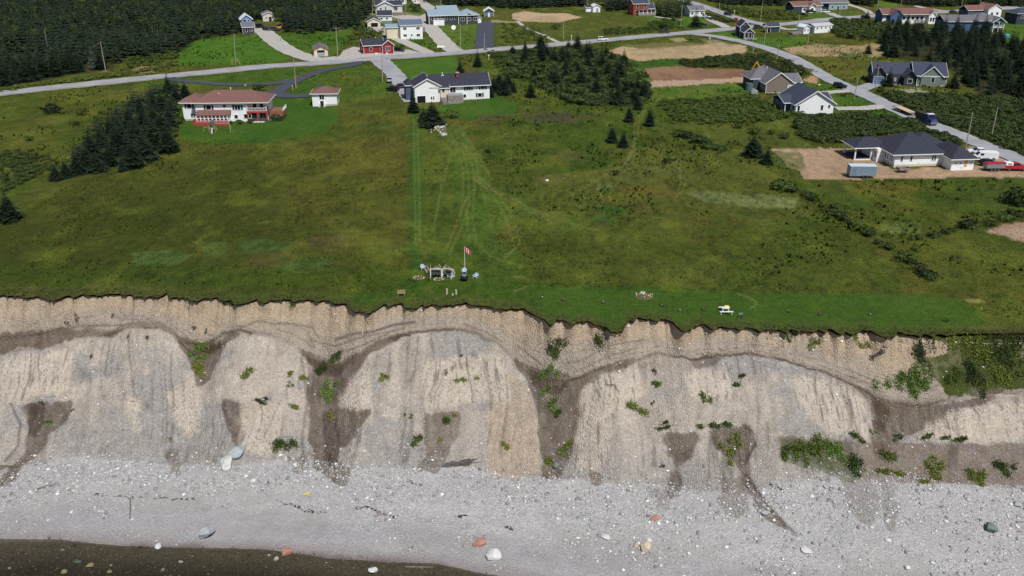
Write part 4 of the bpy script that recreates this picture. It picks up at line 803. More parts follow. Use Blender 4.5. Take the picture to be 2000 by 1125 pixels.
def weedy(x, y, px, py): return unmown(x, y, px, py) & (vnoise(x*.09+3, y*.07, 78)*.6+vnoise(x*.4, y*.4, 79)*.4 > .50)
def weedy2(x, y, px, py): return weedy(x, y, px, py) & (((px > 1000) & (py < 420)) | (px > 1480) | ((px < 350) & (py < 330)) | (py < 130))
tufts('meadow_weeds', 10000, 'darker weeds dotting the meadow', 4, .42, (-100, 100), (3, 130), .62, weedy)
tufts('scrub_weeds', 26000, 'dark green brush and weeds in the rough ground', 5, .75, (-150, 150), (20, 290), .60, weedy2, (.85, 1.05, .9))
tufts('pale_stalks', 12000, 'pale seed heads standing in the rough meadow', 6, .38, (-110, 110), (5, 200), 1.7, weedy2, (1.05, .98, 1.9))
tufts('edge_grass', 6000, 'shaggy grass along the cliff edge', 3, .22, (-95, 95), (-.3, 1.0), 1.1)
# ---------------------------------------------------------------- buildings
def MS(n, c, **k): return M('siding_'+n, c, .75, .05, .7, .35, bands=.22, **k)
def MR(n, c): return M('shingles_'+n, c, .9, .16, 1.6, .5, bands=.12)
white = MS('white', (240, 241, 242)); cream = MS('cream', (218, 208, 184)); navy = MS('navy', (58, 66, 84)); slate = MS('slate_blue', (78, 92, 110)); redw = MS('red', (140, 40, 46))
brick = MS('orange_red', (150, 62, 46)); greys = MS('grey_green', (120, 128, 122)); taupe = MS('taupe', (128, 116, 106)); lightb = MS('light_blue', (120, 156, 196)); darkg = MS('charcoal', (66, 70, 80)); teal_ = MS('pale_teal', (150, 172, 172)); bluew = MS('mid_blue', (74, 98, 128))
r_brown = MR('brown', (116, 84, 78)); r_black = MR('black', (52, 54, 66)); r_navy = MR('dark_blue', (62, 68, 84)); r_grey = MR('grey', (104, 102, 108)); r_steel = M('steel_roof', (132, 150, 162), .55, .06, .6, .2); r_pale = M('pale_roof', (206, 214, 224), .6, .06, 1)
trim = M('white_trim', (232, 232, 230), .6, .03); glass = M('window_glass', (28, 32, 40), .12, .1, 1, 0, spec=.6); shut = M('black_shutter', (30, 30, 34), .7, .05); concrete = M('concrete', (176, 172, 162), .95, .12, 1.5, .3)
deckm = M('weathered_deck', (134, 124, 116), .9, .2, 2, .3); redpaint = M('red_paint', (172, 62, 66), .7, .08, 2); browndeck = M('brown_deck', (138, 92, 76), .85, .15, 2, .2); stone = M('rough_stone', (138, 130, 124), .95, .3, 1.2, .9); doorm = M('dark_door', (52, 40, 36), .6); bluedoor = M('blue_door', (70, 104, 140), .6); greydoor = M('grey_door', (150, 156, 160), .6); brickm = M('chimney_brick', (120, 72, 60), .9, .2, 4, .5)
class Bld:
    def __init__(s, name, label, A, B, cat='house'):
        a = P(*A); b = P(*B); s.o = empty(name, a, math.atan2(b[1]-a[1], b[0]-a[0])); s.L = float(np.hypot(b[0]-a[0], b[1]-a[1])); tag(s.o, label, cat)
    def wall(s, x0, x1, y0, y1, h, mat, gable=None, rise=0, z0=-.5, name='wall'):
        m = MB()
        if gable == 'x': m.prism([(y0, z0), (y1, z0), (y1, h), ((y0+y1)/2, h+rise), (y0, h)], 'x', x0, x1)
        elif gable == 'y': m.prism([(x0, z0), (x1, z0), (x1, h), ((x0+x1)/2, h+rise), (x0, h)], 'y', y0, y1)
        else: m.box(x0, x1, y0, y1, z0, h)
        return m.build(name, mat, s.o)
    def base(s, x0, x1, y0, y1, h=.45): return MB().box(x0-.03, x1+.03, y0-.03, y1+.03, -.6, h).build('foundation', concrete, s.o)
    def gable(s, x0, x1, y0, y1, h, rise, axis, mat, over=.45, tr=None, t=.16, rake=.35):
        if axis == 'x': a0, a1, c0, c1 = x0, x1, y0, y1
        else: a0, a1, c0, c1 = y0, y1, x0, x1
        mid = (c0+c1)/2; sl = rise/(mid-c0); e0, e1 = c0-over, c1+over; ze = h-over*sl; zr = h+rise
        prof = [(e0, ze), (mid, zr), (e1, ze), (e1, ze+t), (mid, zr+t), (e0, ze+t)]
        o = MB().prism(prof, axis, a0-rake, a1+rake).build('roof', mat, s.o)
        f = MB(); pr = [(e0, ze-.12), (mid, zr-.12), (e1, ze-.12), (e1, ze+t+.03), (mid, zr+t+.03), (e0, ze+t+.03)]
        for q0, q1 in ((a0-rake-.07, a0-rake-.003), (a1+rake+.003, a1+rake+.07)): f.prism(pr, axis, q0, q1)
        for q0, q1 in ((e0-.07, e0-.003), (e1+.003, e1+.07)):
            if axis == 'x': f.box(a0-rake, a1+rake, q0, q1, ze-.10, ze+t-.01)
            else: f.box(q0, q1, a0-rake, a1+rake, ze-.10, ze+t-.01)
        f.build('fascia', tr or trim, o); return o
    def hip(s, x0, x1, y0, y1, h, rise, mat, over=.5, run=None, tr=None, t=.16):
        a0, a1, b0, b1 = x0-over, x1+over, y0-over, y1+over; mid = (b0+b1)/2; run = (b1-b0)/2 if run is None else run
        if a1-a0 >= b1-b0: r0, r1 = (a0+run, mid), (a1-run, mid)
        else: run = (a1-a0)/2; r0, r1 = ((a0+a1)/2, b0+run), ((a0+a1)/2, b1-run)
        V = [(a0,b0,h),(a1,b0,h),(a1,b1,h),(a0,b1,h),(a0,b0,h+t),(a1,b0,h+t),(a1,b1,h+t),(a0,b1,h+t),(*r0,h+rise),(*r1,h+rise)]
        if a1-a0 >= b1-b0: tf = [(4,5,9,8),(5,6,9),(6,7,8,9),(7,4,8)]
        else: tf = [(4,5,8),(5,6,9,8),(6,7,9),(7,4,8,9)]
        o = MB().poly(V, [(0,3,2,1),(0,1,5,4),(1,2,6,5),(2,3,7,6),(3,0,4,7)]+tf).build('roof', mat, s.o); f = MB()
        f.box(a0-.07, a1+.07, b0-.07, b0-.003, h-.06, h+t-.01); f.box(a0-.07, a1+.07, b1+.003, b1+.07, h-.06, h+t-.01)
        f.box(a0-.07, a0-.003, b0, b1, h-.06, h+t-.01); f.box(a1+.003, a1+.07, b0, b1, h-.06, h+t-.01); f.build('fascia', tr or trim, o); return o
    def _bx(s, m, face, pos, u0, u1, z0, z1, d0, d1):     # box on a face, d0..d1 out from it
        if face == 'F': m.box(u0, u1, pos-d1, pos-d0, z0, z1)
        elif face == 'B': m.box(u0, u1, pos+d0, pos+d1, z0, z1)
        elif face == 'L': m.box(pos-d1, pos-d0, u0, u1, z0, z1)
        else: m.box(pos+d0, pos+d1, u0, u1, z0, z1)
    def win(s, face, pos, u, z, w, h, sh=False, tr=None, mull=0):
        m = MB(); f = .09
        s._bx(m, face, pos, u-w/2-f, u+w/2+f, z-f, z, .002, .09); s._bx(m, face, pos, u-w/2-f, u+w/2+f, z+h, z+h+f, .002, .09)
        s._bx(m, face, pos, u-w/2-f, u-w/2, z, z+h, .002, .09); s._bx(m, face, pos, u+w/2, u+w/2+f, z, z+h, .002, .09)
        for k in range(mull): x = u-w/2+w*(k+1)/(mull+1); s._bx(m, face, pos, x-.04, x+.04, z, z+h, .035, .085)
        o = m.build('window', tr or trim, s.o); m = MB(); s._bx(m, face, pos, u-w/2, u+w/2, z, z+h, .002, .03); m.build('pane', glass, o)
        if sh:
            for q in (-1, 1):
                m = MB(); c = u+q*(w/2+.42); s._bx(m, face, pos, c-.24, c+.24, z-.05, z+h+.05, .002, .06); m.build('shutter', shut, o)
        return o
    def door(s, face, pos, u, z, w, h, mat=None, name='door', lines=0):
        m = MB(); s._bx(m, face, pos, u-w/2, u+w/2, z, z+h, .002, .06); o = m.build(name, mat or doorm, s.o)
        m = MB(); f = .1
        s._bx(m, face, pos, u-w/2-f, u-w/2-.002, z, z+h+f, .002, .09); s._bx(m, face, pos, u+w/2+.002, u+w/2+f, z, z+h+f, .002, .09); s._bx(m, face, pos, u-w/2-.002, u+w/2+.002, z+h+.002, z+h+f, .002, .088); m.build('frame', trim, o)
        for k in range(lines):
            m = MB(); zz = z+h*(k+1)/(lines+1); s._bx(m, face, pos, u-w/2+.02, u+w/2-.02, zz-.02, zz+.02, .062, .075); m.build('panel_rib', trim, o)
        m = MB(); s._bx(m, face, pos, u+w/2-.2, u+w/2-.12, z+1.0, z+1.1, .062, .12); m.build('handle', M('metal', (150, 150, 150), .4, .05, 1, 0, .8), o); return o
    def part(s, name, mat, *boxes):
        m = MB()
        for b in boxes: m.box(*b)
        return m.build(name, mat, s.o)
    def corner(s, x0, x1, y0, y1, h, mat=None):
        for x, y in ((x0, y0), (x1, y0), (x0, y1), (x1, y1)): s.part('corner_board', mat or trim, (x-.07, x+.07, y-.07, y+.07, 0, h))
    def chimney(s, x, y, z, w=.7, mat=None): o = s.part('chimney', mat or brickm, (x-w/2, x+w/2, y-w/2, y+w/2, z-1.5, z)); MB().box(x-w/2-.08, x+w/2+.08, y-w/2-.08, y+w/2+.08, z, z+.12).build('cap', concrete, o); return o
    def vent(s, x, y, z): return MB().bar((x, y, z-.3), (x, y, z+.5), .12, 8).build('vent_pipe', trim, s.o)
    def rail(s, x0, x1, y, z, mat, h=1.0, axis='x', name='railing'):
        m = MB(); n = max(2, int(abs(x1-x0)/.45)+1)
        B = (lambda a0, a1, z0, z1, w: m.box(a0, a1, y-w, y+w, z0, z1)) if axis == 'x' else (lambda a0, a1, z0, z1, w: m.box(y-w, y+w, a0, a1, z0, z1))
        B(x0, x1, z+h-.09, z+h, .05); B(x0, x1, z+.1, z+.17, .03)
        for k in range(n+1): a = x0+(x1-x0)*k/n; B(a-.045, a+.045, z, z+h-.09, .045)
        return m.build(name, mat, s.o)
# --- white house with the brown hipped roof
b = Bld('bungalow', 'long white two-level house with brown hipped roof, red balcony and sunroom', (357,238), (522,237)); L = b.L; e = 5.5
b.base(0, 4.2, 1.6, 9); b.wall(0, 4.2, 1.6, 9, 5.2, white); b.wall(4.2, L-5.4, 0, 9.5, e, white); b.wall(L-5.4, L, 1.9, 9.5, e, white)
b.hip(-.2, 6, 1.4, 8.8, 5.2, 2.0, r_brown); b.hip(4.0, L+.2, .0, 9.8, e, 2.7, r_brown, over=.8)
b.win('F', 1.6, 2.0, 3.6, 1.3, 1.2, True); b.win('F', 1.6, 2.4, 1.0, .5, 1.0); b.win('F', 1.6, 3.1, 1.0, .5, 1.0)
b.win('F', 0, 8.0, 3.5, 1.4, 1.3, True); b.win('F', 0, 12.6, 4.1, .8, .8); b.win('F', 0, 16.3, 3.4, 1.6, 1.4, True, mull=1); b.win('F', 0, 15.6, .9, .9, 1.0); b.win('F', 0, 18.4, .9, 1.0, 1.2); b.win('F', 0, 19.6, .9, .8, 1.2)
b.part('sunroom_wall', white, (5.0, 14.0, -2.6, -.01, -.4, 1.6)); 
o = MB().poly([(4.6,-3.0,2.4),(14.4,-3.0,2.4),(14.4,-.02,3.3),(4.6,-.02,3.3),(4.6,-3.0,2.52),(14.4,-3.0,2.52),(14.4,-.02,3.45),(4.6,-.02,3.45)], [(0,3,2,1),(4,5,6,7),(0,1,5,4),(1,2,6,5),(2,3,7,6),(3,0,4,7)]).build('sunroom_roof', r_brown, b.o)
for k in range(9): b.part('post', trim, (5.0+1.1*k-.1, 5.0+1.1*k+.1, -2.9, -2.7, .0, 2.4))
for k in range(8): b.win('F', -2.62, 5.55+1.1*k, .9, .7, .6)
b.part('deck', browndeck, (4.6, 14.4, -5.0, -2.62, -.3, .75)); b.part('deck_skirt', redpaint, (4.5, 14.5, -5.15, -5.01, -.4, .8)); b.rail(4.6, 14.4, -5.0, .76, redpaint, .9); b.rail(-5.0, -2.7, 14.4, .76, trim, .9, 'y'); b.rail(-5.0, -2.7, 4.6, .76, redpaint, .9, 'y')
b.part('balcony', redpaint, (L-5.5, L+.3, -.4, 1.88, 2.5, 3.0)); b.rail(L-5.5, L+.3, -.35, 3.0, trim, 1.0); b.rail(-.3, 1.85, L+.25, 3.0, redpaint, 1.0, 'y')
for x in (L-5.4, L-2.6, L+.2): b.part('balcony_post', redpaint, (x-.14, x+.14, -.35, -.07, -.3, 2.5))
for x in (L-5.3, L+.15): b.part('post', trim, (x-.08, x+.08, -.25, -.09, 3.0, e))
b.win('F', 1.9, L-4.1, .5, 1.8, 1.7, mull=1); b.win('F', 1.9, L-1.5, .5, 1.8, 1.7, mull=1); b.win('F', 1.9, L-3.6, 3.3, 1.0, 1.7); b.win('F', 1.9, L-1.6, 3.3, 1.0, 1.7)
b.part('patio', concrete, (L-5.2, L-.5, -1.9, -.4, -.2, .12)); b.part('side_deck', browndeck, (L+.35, L+4.2, 2.5, 8.5, .4, 2.1)); b.part('side_deck_stair', deckm, (L+.35, L+3.8, .6, 2.48, -.2, 1.1)); b.rail(L+.4, L+4.2, 2.55, 2.1, browndeck); b.rail(2.6, 8.4, L+4.15, 2.1, trim, 1, 'y')
b.vent(10.5, 3.2, 7.2); b.vent(13.5, 5.6, 8.3)
# --- little white garage
b = Bld('garage', 'small white garage with brown hipped roof and stair door', (611,208), (659,206), 'garage'); L = b.L
b.wall(0, L, 0, 6.5, 3.9, white); b.hip(0, L, 0, 6.5, 3.9, 1.7, r_brown); b.win('F', 0, 3.0, 2.2, 1.4, 1.3, mull=1); b.part('stair_wall', white, (2.0, 2.3, -1.5, -.01, -.3, 1.2)); b.part('stair_wall', white, (3.6, 3.9, -1.5, -.01, -.3, 1.2)); b.door('F', 0, 2.95, -.2, 1.1, 1.9); b.win('L', 0, 3, 2.0, 1.2, 1.0)
b.part('roof_block', slate, (1.5, 2.3, 5, 5.8, 4.5, 5.9)); b.part('plinth', concrete, (4.2, L+.05, -.04, 6, -.5, .7))
# --- long white house with black roof
b = Bld('bungalow', 'long white two-level house with black roof, brick chimney and stone patio', (811,201), (957,193)); L = b.L
b.wall(0, 8, 0, 10, 5.2, white, 'y', 2.2); b.wall(8, L, .6, 10, 5.0, white); b.base(8, L, .6, 10, .3)
b.gable(5, L, .6, 10, 5.0, 2.6, 'x', r_black, .7); b.gable(0, 8, -.05, 9.9, 5.2, 2.2, 'y', r_black, .5); b.hip(-2.4, .2, 4, 10, 4.7, 1.6, r_black, .3)
b.wall(-2.4, -.01, 4, 10, 4.7, slate, name='side_wall'); b.door('F', 0, 2.0, -.1, 2.6, 2.2, M('doorway_shade_black', (16, 16, 18), .8), 'garage_door'); b.win('F', 0, 5.2, .9, .35, .9); b.win('F', 0, 5.9, .9, .35, .9)  # blue-grey side wall and black door sheet have their shade painted in
b.wall(8.05, 10.6, -.6, .58, 4.6, cream, name='entry_wall'); b.gable(8.0, 10.7, -.6, .6, 4.6, .5, 'x', r_black, .3); b.win('F', -.6, 9.0, 3.2, .8, 1.0)
b.win('F', .6, 12.2, 2.7, 1.7, 1.7, mull=1); b.win('F', .6, 17.2, 3.2, 1.5, 1.4, True, mull=1); b.win('F', .6, 20.2, 4.0, .8, .8); b.win('F', .6, L-2.2, 3.3, 1.2, 1.2, True); b.win('F', .6, 16.0, .9, .8, 1.0); b.win('F', .6, L-3.2, .9, 1.2, 1.2, True)
b.part('terrace', stone, (10.0, 14.9, -3.4, .55, -.5, 2.5)); b.part('retaining_wall', stone, (8.05, 9.98, -2.6, -.62, -.5, 1.6)); b.rail(10.6, 14.8, -3.2, 2.5, M('pale_blue_rail', (176, 206, 226), .6), .7, name='railing'); b.part('terrace_stair', deckm, (8.3, 9.8, -3.6, -2.62, -.3, .8)); b.part('terrace_stair', deckm, (8.3, 9.8, -3.0, -2.62, .802, 1.3))
b.chimney(14.2, 3.6, 8.3, 1.0); b.vent(9.6, 5.2, 7.8); b.part('skylight', trim, (9.2, 10.0, 4.3, 4.8, 7.35, 7.5))
# --- red house
b = Bld('cottage', 'dark red house with black roof and white window frames by the road', (711,107), (768,104)); L = b.L
b.wall(0, L*.62, 0, 8, 3.7, redw, 'x', 2.0); b.wall(L*.62, L, -1.2, 7, 3.7, redw, 'y', 1.7); b.base(0, L*.62, 0, 8); b.gable(0, L*.7, 0, 8, 3.7, 2.0, 'x', r_black); b.gable(L*.62, L, -1.2, 6.5, 3.7, 1.7, 'y', r_black)
b.corner(0, L*.62, 0, 8, 3.6); b.corner(L*.62, L, -1.2, 7, 3.6); b.win('F', 0, 3.0, 1.4, 1.2, 1.2); b.win('F', 0, 7.5, 1.5, 1.4, 1.2, mull=1); b.win('F', -1.2, L*.8, 1.2, 1.8, 1.8, mull=2); b.win('L', 0, 4, 1.5, 1.0, 1.1)
b.part('step', trim, (4.4, 5.3, -1.0, -.05, -.2, .5)); b.part('step', trim, (L*.72, L*.78, -2.0, -1.25, -.2, .5)); b.vent(6, 4, 5.7)
# --- tan shed with garage door
b = Bld('shed', 'small cream roadside garage with grey roof and one door', (614,111), (641,110), 'garage'); L = b.L
b.wall(0, L, 0, 9, 2.9, cream, 'y', 1.3); b.gable(0, L, 0, 9, 2.9, 1.3, 'y', r_grey, .4, browndeck); b.door('F', 0, L*.5, 0, 3.0, 1.4, greydoor, 'garage_door', 2); b.part('doorway_shade', M('doorway_shade_black', (16, 16, 18)), (L*.5-1.5, L*.5+1.5, -.05, -.002, 1.55, 2.5)); b.part('side_boards', M('raw_wood', (190, 152, 104), .9, .2, 2), (-.5, -.02, 1, 8, -.2, 1.6))  # black sheet above the door is painted shade of the inside
# --- two-storey white house
b = Bld('house', 'plain white two-storey house with steel blue roof between two lanes', (783,77), (826,76)); L = b.L
b.wall(0, L, 0, 11, 6.2, white, 'x', 1.6); b.gable(0, L, 0, 11, 6.2, 1.6, 'x', M('steel_blue_roof', (92, 106, 126), .6, .08, 1), .4)
for u in (.2, .8):
    for z in (1.2, 4.2): b.win('F', 0, L*u, z, 1.5, 1.0, mull=1)
b.win('F', 0, L*.5, 1.4, .6, .8); b.wall(-6, -.02, 3, 10, 5.0, cream, name='extension'); b.gable(-6, 0, 3, 10, 5.0, 1.0, 'x', r_steel, .4); b.part('side_porch', deckm, (L+.02, L+1.6, 4, 7, 2.4, 4.2)); b.win('L', 0, 1.5, 4, .9, 1)
b = Bld('garage', 'small cream gabled garage with open dark door beside the steel roofed house', (718,54), (743,53), 'garage'); L = b.L
b.wall(0, L, 0, 8, 3.0, cream, 'y', 1.5); b.gable(0, L, 0, 8, 3.0, 1.5, 'y', r_black, .5); b.door('F', 0, L*.55, 0, 3.4, 2.2, M('doorway_shade_black', (16, 16, 18)), 'garage_door')  # black sheet painted for the shade inside the open garage
b = Bld('house', 'low white house with black roof behind the cream garage', (738,46), (766,45)); L = b.L
b.wall(0, L, 0, 8, 4.0, white); b.gable(0, L, 0, 8, 4.0, 1.8, 'x', r_black); b.part('plinth', M('green_plinth', (116, 136, 118), .9), (-.04, L+.04, -.05, 7, -.5, 1.3)); b.win('F', 0, 2, 2, .9, .8); b.win('F', 0, L-2.5, 2, .9, .8)
b = Bld('house', 'grey-white gabled house with a long porch near the top edge', (734,27), (786,26)); L = b.L
b.wall(0, L, 0, 9, 4.4, MS('grey_white', (204, 204, 204))); b.gable(0, L, 0, 9, 4.4, 1.8, 'x', r_black); b.gable(.5, L*.68, -.6, 5, 4.2, 2.0, 'y', r_pale, .3); b.wall(.8, L*.66, -.4, 5, 4.2, MS('grey_white', (204, 204, 204)), 'y', 2.0); b.part('porch', deckm, (0, L, -2.4, -.6, .4, .8)); b.rail(0, L, -2.3, .8, trim); b.win('F', -.4, L*.2, 2, .8, 1.2); b.win('F', -.4, L*.38, 1.8, .6, 1.8); b.win('F', 0, L*.76, 1.4, 1.8, 2.2, mull=1)
b = Bld('house', 'white house with tall windows cut by the top edge', (746,9), (794,8)); L = b.L
b.wall(0, L*.5, -1, 8, 6, white); b.wall(L*.5, L, 0, 8, 4, white); b.hip(0, L*.5, -1, 8, 6, 2, r_black); b.hip(L*.5, L, 0, 8, 4, 2, r_black)
for k in range(3): b.win('F', -1, 1.2+2.2*k, 1.2, 1.2, 1.4); b.win('F', -1, 1.2+2.2*k, 4, 1.2, 1.2)
for k in range(3): b.win('F', 0, L*.58+2.0*k, 1.2, 1.2, 1.5)
b = Bld('shed', 'slim white shed by the lane at the top edge', (808,7), (815,7), 'shed'); L = b.L; b.wall(0, L, 0, 4, 3, white, 'y', 1); b.gable(0, L, 0, 4, 3, 1, 'y', r_black, .3); b.win('F', 0, L/2, 1, .7, .9); b.door('L', 0, 2, 0, 1, 2)
# --- dark house with pale steel roof
b = Bld('house', 'dark blue house with pale steel roof and white trimmed windows', (838,49), (936,46)); L = b.L
b.wall(0, L*.58, 0, 10, 4.6, darkg); b.wall(L*.58, L*.97, -.8, 10, 4.2, darkg); b.gable(0, L*.6, 0, 10, 4.6, 2.2, 'x', r_steel, .6); b.hip(L*.58, L*.98, -.8, 9, 4.2, 2.6, r_steel, .5); b.gable(L*.72, L*.86, -1.0, 3, 4.3, 1.2, 'y', r_steel, .3); b.gable(L*.22, L*.6, 5, 13, 6.0, 2.0, 'x', r_steel, .4); b.wall(L*.22, L*.6, 5.2, 12.8, 6.0, darkg, name='upper_wall')
b.part('entry_porch', white, (L*.08, L*.29, -2.0, -.02, -.3, 2.2)); b.rail(L*.08, L*.29, -1.9, 2.2, trim)
for u in (.07, .14, .21, .34, .44, .53): b.win('F', 0, L*u, 2.2, 1.0, 1.6)
for u in (.66, .79, .92): b.win('F', -.8, L*u, 1.6, 1.8, 1.5, mull=1)
for x in (.0, .58, .75, .97): b.part('corner_board', trim, (L*x-.12, L*x+.12, -.92, -.82, 0, 4.1))
b.wall(L*.985, L*1.05, 1, 5, 2.4, white, name='lean_to'); b.gable(L*.985, L*1.05, 1, 5, 2.4, .8, 'y', r_grey, .2)
b = Bld('shed', 'dark garden shed with white trim and three windows beside the steel roofed house', (946,33), (964,33), 'shed'); L = b.L
b.wall(0, L, 0, 6, 2.9, slate, 'y', 1.5); b.gable(0, L, 0, 6, 2.9, 1.5, 'y', r_pale, .4); b.door('F', 0, L/2, 0, .9, 2.0, trim); b.win('F', 0, L*.2, .8, .7, 1.0); b.win('F', 0, L*.8, .8, .7, 1.0); b.corner(0, L, 0, 6, 2.8)
# --- blue cottage, white shed at the wood
b = Bld('cottage', 'small charcoal cottage with a light blue upper gable at the wood edge', (475,67), (498,66)); L = b.L
b.wall(0, L, 0, 7, 3.2, darkg, 'x', 1.6); b.gable(0, L, 0, 7, 3.2, 1.6, 'x', r_grey, .4); b.win('F', 0, L*.3, 1, .9, 1.4); b.win('F', 0, L*.72, 1.3, 1.2, 1.1, mull=1); b.corner(0, L, 0, 7, 3)
b.wall(.5, L-.2, 7.5, 14, 6.0, lightb, 'y', 1.8); b.gable(.5, L-.2, 7.4, 14, 6.0, 1.8, 'y', r_pale, .7); b.win('F', 7.5, L*.35, 4.6, 1.4, 1.0); b.win('F', 7.5, L*.7, 4.8, .8, .7)
b = Bld('shed', 'cream white shed with a dark door left of the big spruces', (514,42), (537,41), 'shed'); L = b.L
b.wall(0, L, 0, 6, 3.3, MS('off_white', (214, 206, 194)), 'y', 1.3); b.gable(0, L, 0, 6, 3.3, 1.3, 'y', r_grey, .3); b.door('F', 0, L*.62, 0, 1.4, 2.2); b.win('F', 0, L*.3, 1.5, .7, .6)
# --- back row, middle
b = Bld('shed', 'white shed with grey door at the bushes near the top', (1158,24), (1172,24), 'shed'); L = b.L
b.wall(0, L, 0, 5, 3.0, white, 'y', 1.0); b.gable(0, L, 0, 5, 3.0, 1.0, 'y', r_pale, .2); b.door('F', 0, L*.6, 0, 1.2, 2.1, greydoor); b.wall(-3.4, -.02, 2, 6, 2.4, white, name='annex'); b.gable(-3.4, 0, 2, 6, 2.4, .8, 'x', r_black, .3)
b = Bld('house', 'orange-red two-storey house with porch and dark roof', (1236,30), (1278,29)); L = b.L
b.wall(0, L*.72, 0, 9, 6.0, brick, 'x', 2.2); b.gable(0, L*.72, 0, 9, 6.0, 2.2, 'x', r_navy, .4); b.wall(L*.72, L, 1, 8, 3.4, brick); b.gable(L*.7, L, .5, 8, 3.4, 2.4, 'x', r_navy, .4); b.part('porch_roof', r_grey, (L*.2, L*.98, -2.6, -.02, 2.9, 3.1)); b.part('porch_floor', deckm, (L*.2, L, -2.6, -.02, -.2, .7)); b.rail(L*.2, L, -2.5, .7, trim)
for k in range(5): b.part('post', trim, (L*(.2+.19*k), L*(.2+.19*k)+.2, -2.55, -2.35, .7, 2.9))
b.win('F', 0, L*.2, 3.8, 1.2, 1.3); b.win('F', 0, L*.55, 3.8, 1.2, 1.3); b.win('F', 0, L*.15, 1, 1.2, 1.4); b.win('L', 0, 4, 3.8, 1.1, 1.3); b.win('L', 0, 4, 1.2, 1.1, 1.3); b.win('F', 0, L*.5, 1, 1.6, 1.6); b.chimney(L*.4, 4.5, 9.2)
b = Bld('house', 'small white house half hidden by a dark tree near the fork', (1347,33), (1376,32)); L = b.L
b.wall(0, L, 0, 8, 3.4, white, 'x', 1.8); b.gable(0, L, 0, 8, 3.4, 1.8, 'x', r_grey, .4); b.win('F', 0, L*.8, 1.2, 1.0, 1.3); b.win('F', 0, L*.15, 1.2, 1, 1.2); b.door('F', 0, L*.9, 0, .9, 2)
b = Bld('cottage', 'navy cottage with white trim on the corner lawn of the fork', (1446,76), (1472,76)); L = b.L
b.wall(1.0, L-.8, 6, 15, 4.8, navy, 'y', 2.0); b.gable(1.0, L-.8, 6, 15, 4.8, 2.0, 'y', r_black, .5); b.corner(1.0, L-.8, 6, 15, 4.7); b.wall(1.6, L-.2, 0, 6, 3.0, navy, 'y', 1.6); b.gable(1.6, L-.2, 0, 6, 3.0, 1.6, 'y', r_black, .5); b.win('F', 0, L*.45, .5, 1.1, 2.3); b.win('F', 0, L*.72, .5, 1.1, 2.3); b.part('step', concrete, (1.6, L+1.2, -1.4, -.05, -.2, .15)); b.part('gable_band', slate, (1.9, L-1.7, 5.9, 5.98, 4.9, 5.6)); b.part('side_box', darkg, (-.6, .98, 8, 10, -.2, 2.0)); b.corner(1.6, L-.2, 0, 6, 2.9)
b = Bld('shed', 'navy open-fronted shed with white posts right of the navy cottage', (1498,64), (1522,63), 'shed'); L = b.L
b.wall(1.6, L, 0, 5, 2.9, navy, 'x', 1.2); b.gable(0, L, 0, 5, 2.9, 1.2, 'x', r_navy, .4); b.corner(1.6, L, 0, 5, 2.8)
b.part('porch_post', trim, (.0, .2, 0, .2, -.2, 2.8)); b.part('porch_post', trim, (.0, .2, 4.8, 5, -.2, 2.8)); b.win('L', 1.6, 2.5, 1, 1, 1)
b = Bld('mobile_home', 'long white trailer home with flat grey roof below the road', (1590,65), (1624,63), 'trailer home'); L = b.L
b.wall(0, L, 0, 6, 3.2, white); b.gable(0, L, 0, 6, 3.2, .8, 'x', M('pale_grey_roof', (176, 178, 184), .7, .06, 1), .2)
for k in range(4): b.win('F', 0, L*(.15+.24*k), 1.8, .8, .7)
b.wall(-6.2, -2.6, .4, 5, 3.0, white, 'y', 1.0, name='annex'); b.gable(-6.2, -2.6, .4, 5, 3.0, 1.0, 'y', r_pale, .2); b.part('link', slate, (-2.58, -.02, 2, 5, -.2, 2.8)); b.win('F', .4, -5.4, 1.2, .6, 1.0); b.win('F', .4, -3.6, 1.2, .6, 1.0); b.part('side_deck', deckm, (-12, -6.3, 1, 4, -.2, .8))
b = Bld('house', 'low dark-sided house with white front and reddish roof behind the main road', (1548,25), (1604,24)); L = b.L
b.wall(0, L*.3, -.5, 9, 3.6, navy, name='side_wall'); b.wall(L*.3, L, 0, 9, 3.4, white); b.gable(0, L, -.2, 9, 3.6, 1.8, 'x', r_brown, .4); b.gable(L*.5, L*.75, -2, 4, 3.4, 1.6, 'y', r_brown, .4); b.wall(L*.52, L*.73, -1.6, 4, 3.4, white, 'y', 1.6); b.door('F', 0, L*.88, 0, 3.2, 2.4, greydoor, 'garage_door'); b.win('F', 0, L*.4, 1, 1.4, 1.2); b.win('F', -1.6, L*.62, 1, 1.4, 1.4)
b = Bld('workshop', 'long pale teal workshop with grey roof near the top right', (1618,19), (1655,18), 'workshop'); L = b.L
b.wall(0, L, 0, 12, 3.8, teal_, 'x', 2.0); b.wall(-8, -.02, 1, 12, 3.8, navy, name='side_wall'); b.gable(-8, L, 0, 12, 3.8, 2.0, 'x', r_grey, .4); b.door('F', 0, L*.5, 0, 1, 2); b.win('F', 0, L*.2, 1, 1, 1); b.win('F', 0, L*.8, 1, 1, 1)
b = Bld('house', 'long white house with reddish roof and a blue gabled end', (1722,46), (1824,46)); L = b.L
b.wall(0, L*.34, 0, 9, 4.6, bluew, 'x', 2.0); b.wall(L*.34, L*.98, .6, 9, 4.4, white); b.gable(0, L, 0, 9, 4.6, 2.2, 'x', r_brown, .5); b.wall(L*.1, L*.33, -3, 4, 4.4, bluew, 'y', 2.6); b.gable(L*.1, L*.33, -3, 4, 4.4, 2.6, 'y', r_brown, .3, bluew); b.wall(L*.86, L*.99, -1.5, 4, 4.0, white, 'y', 1.8); b.gable(L*.86, L*.99, -1.5, 4, 4.0, 1.8, 'y', r_grey, .4)
for k in range(5): b.win('F', .6, L*(.42+.085*k), 1.8, 1.3, 1.5)
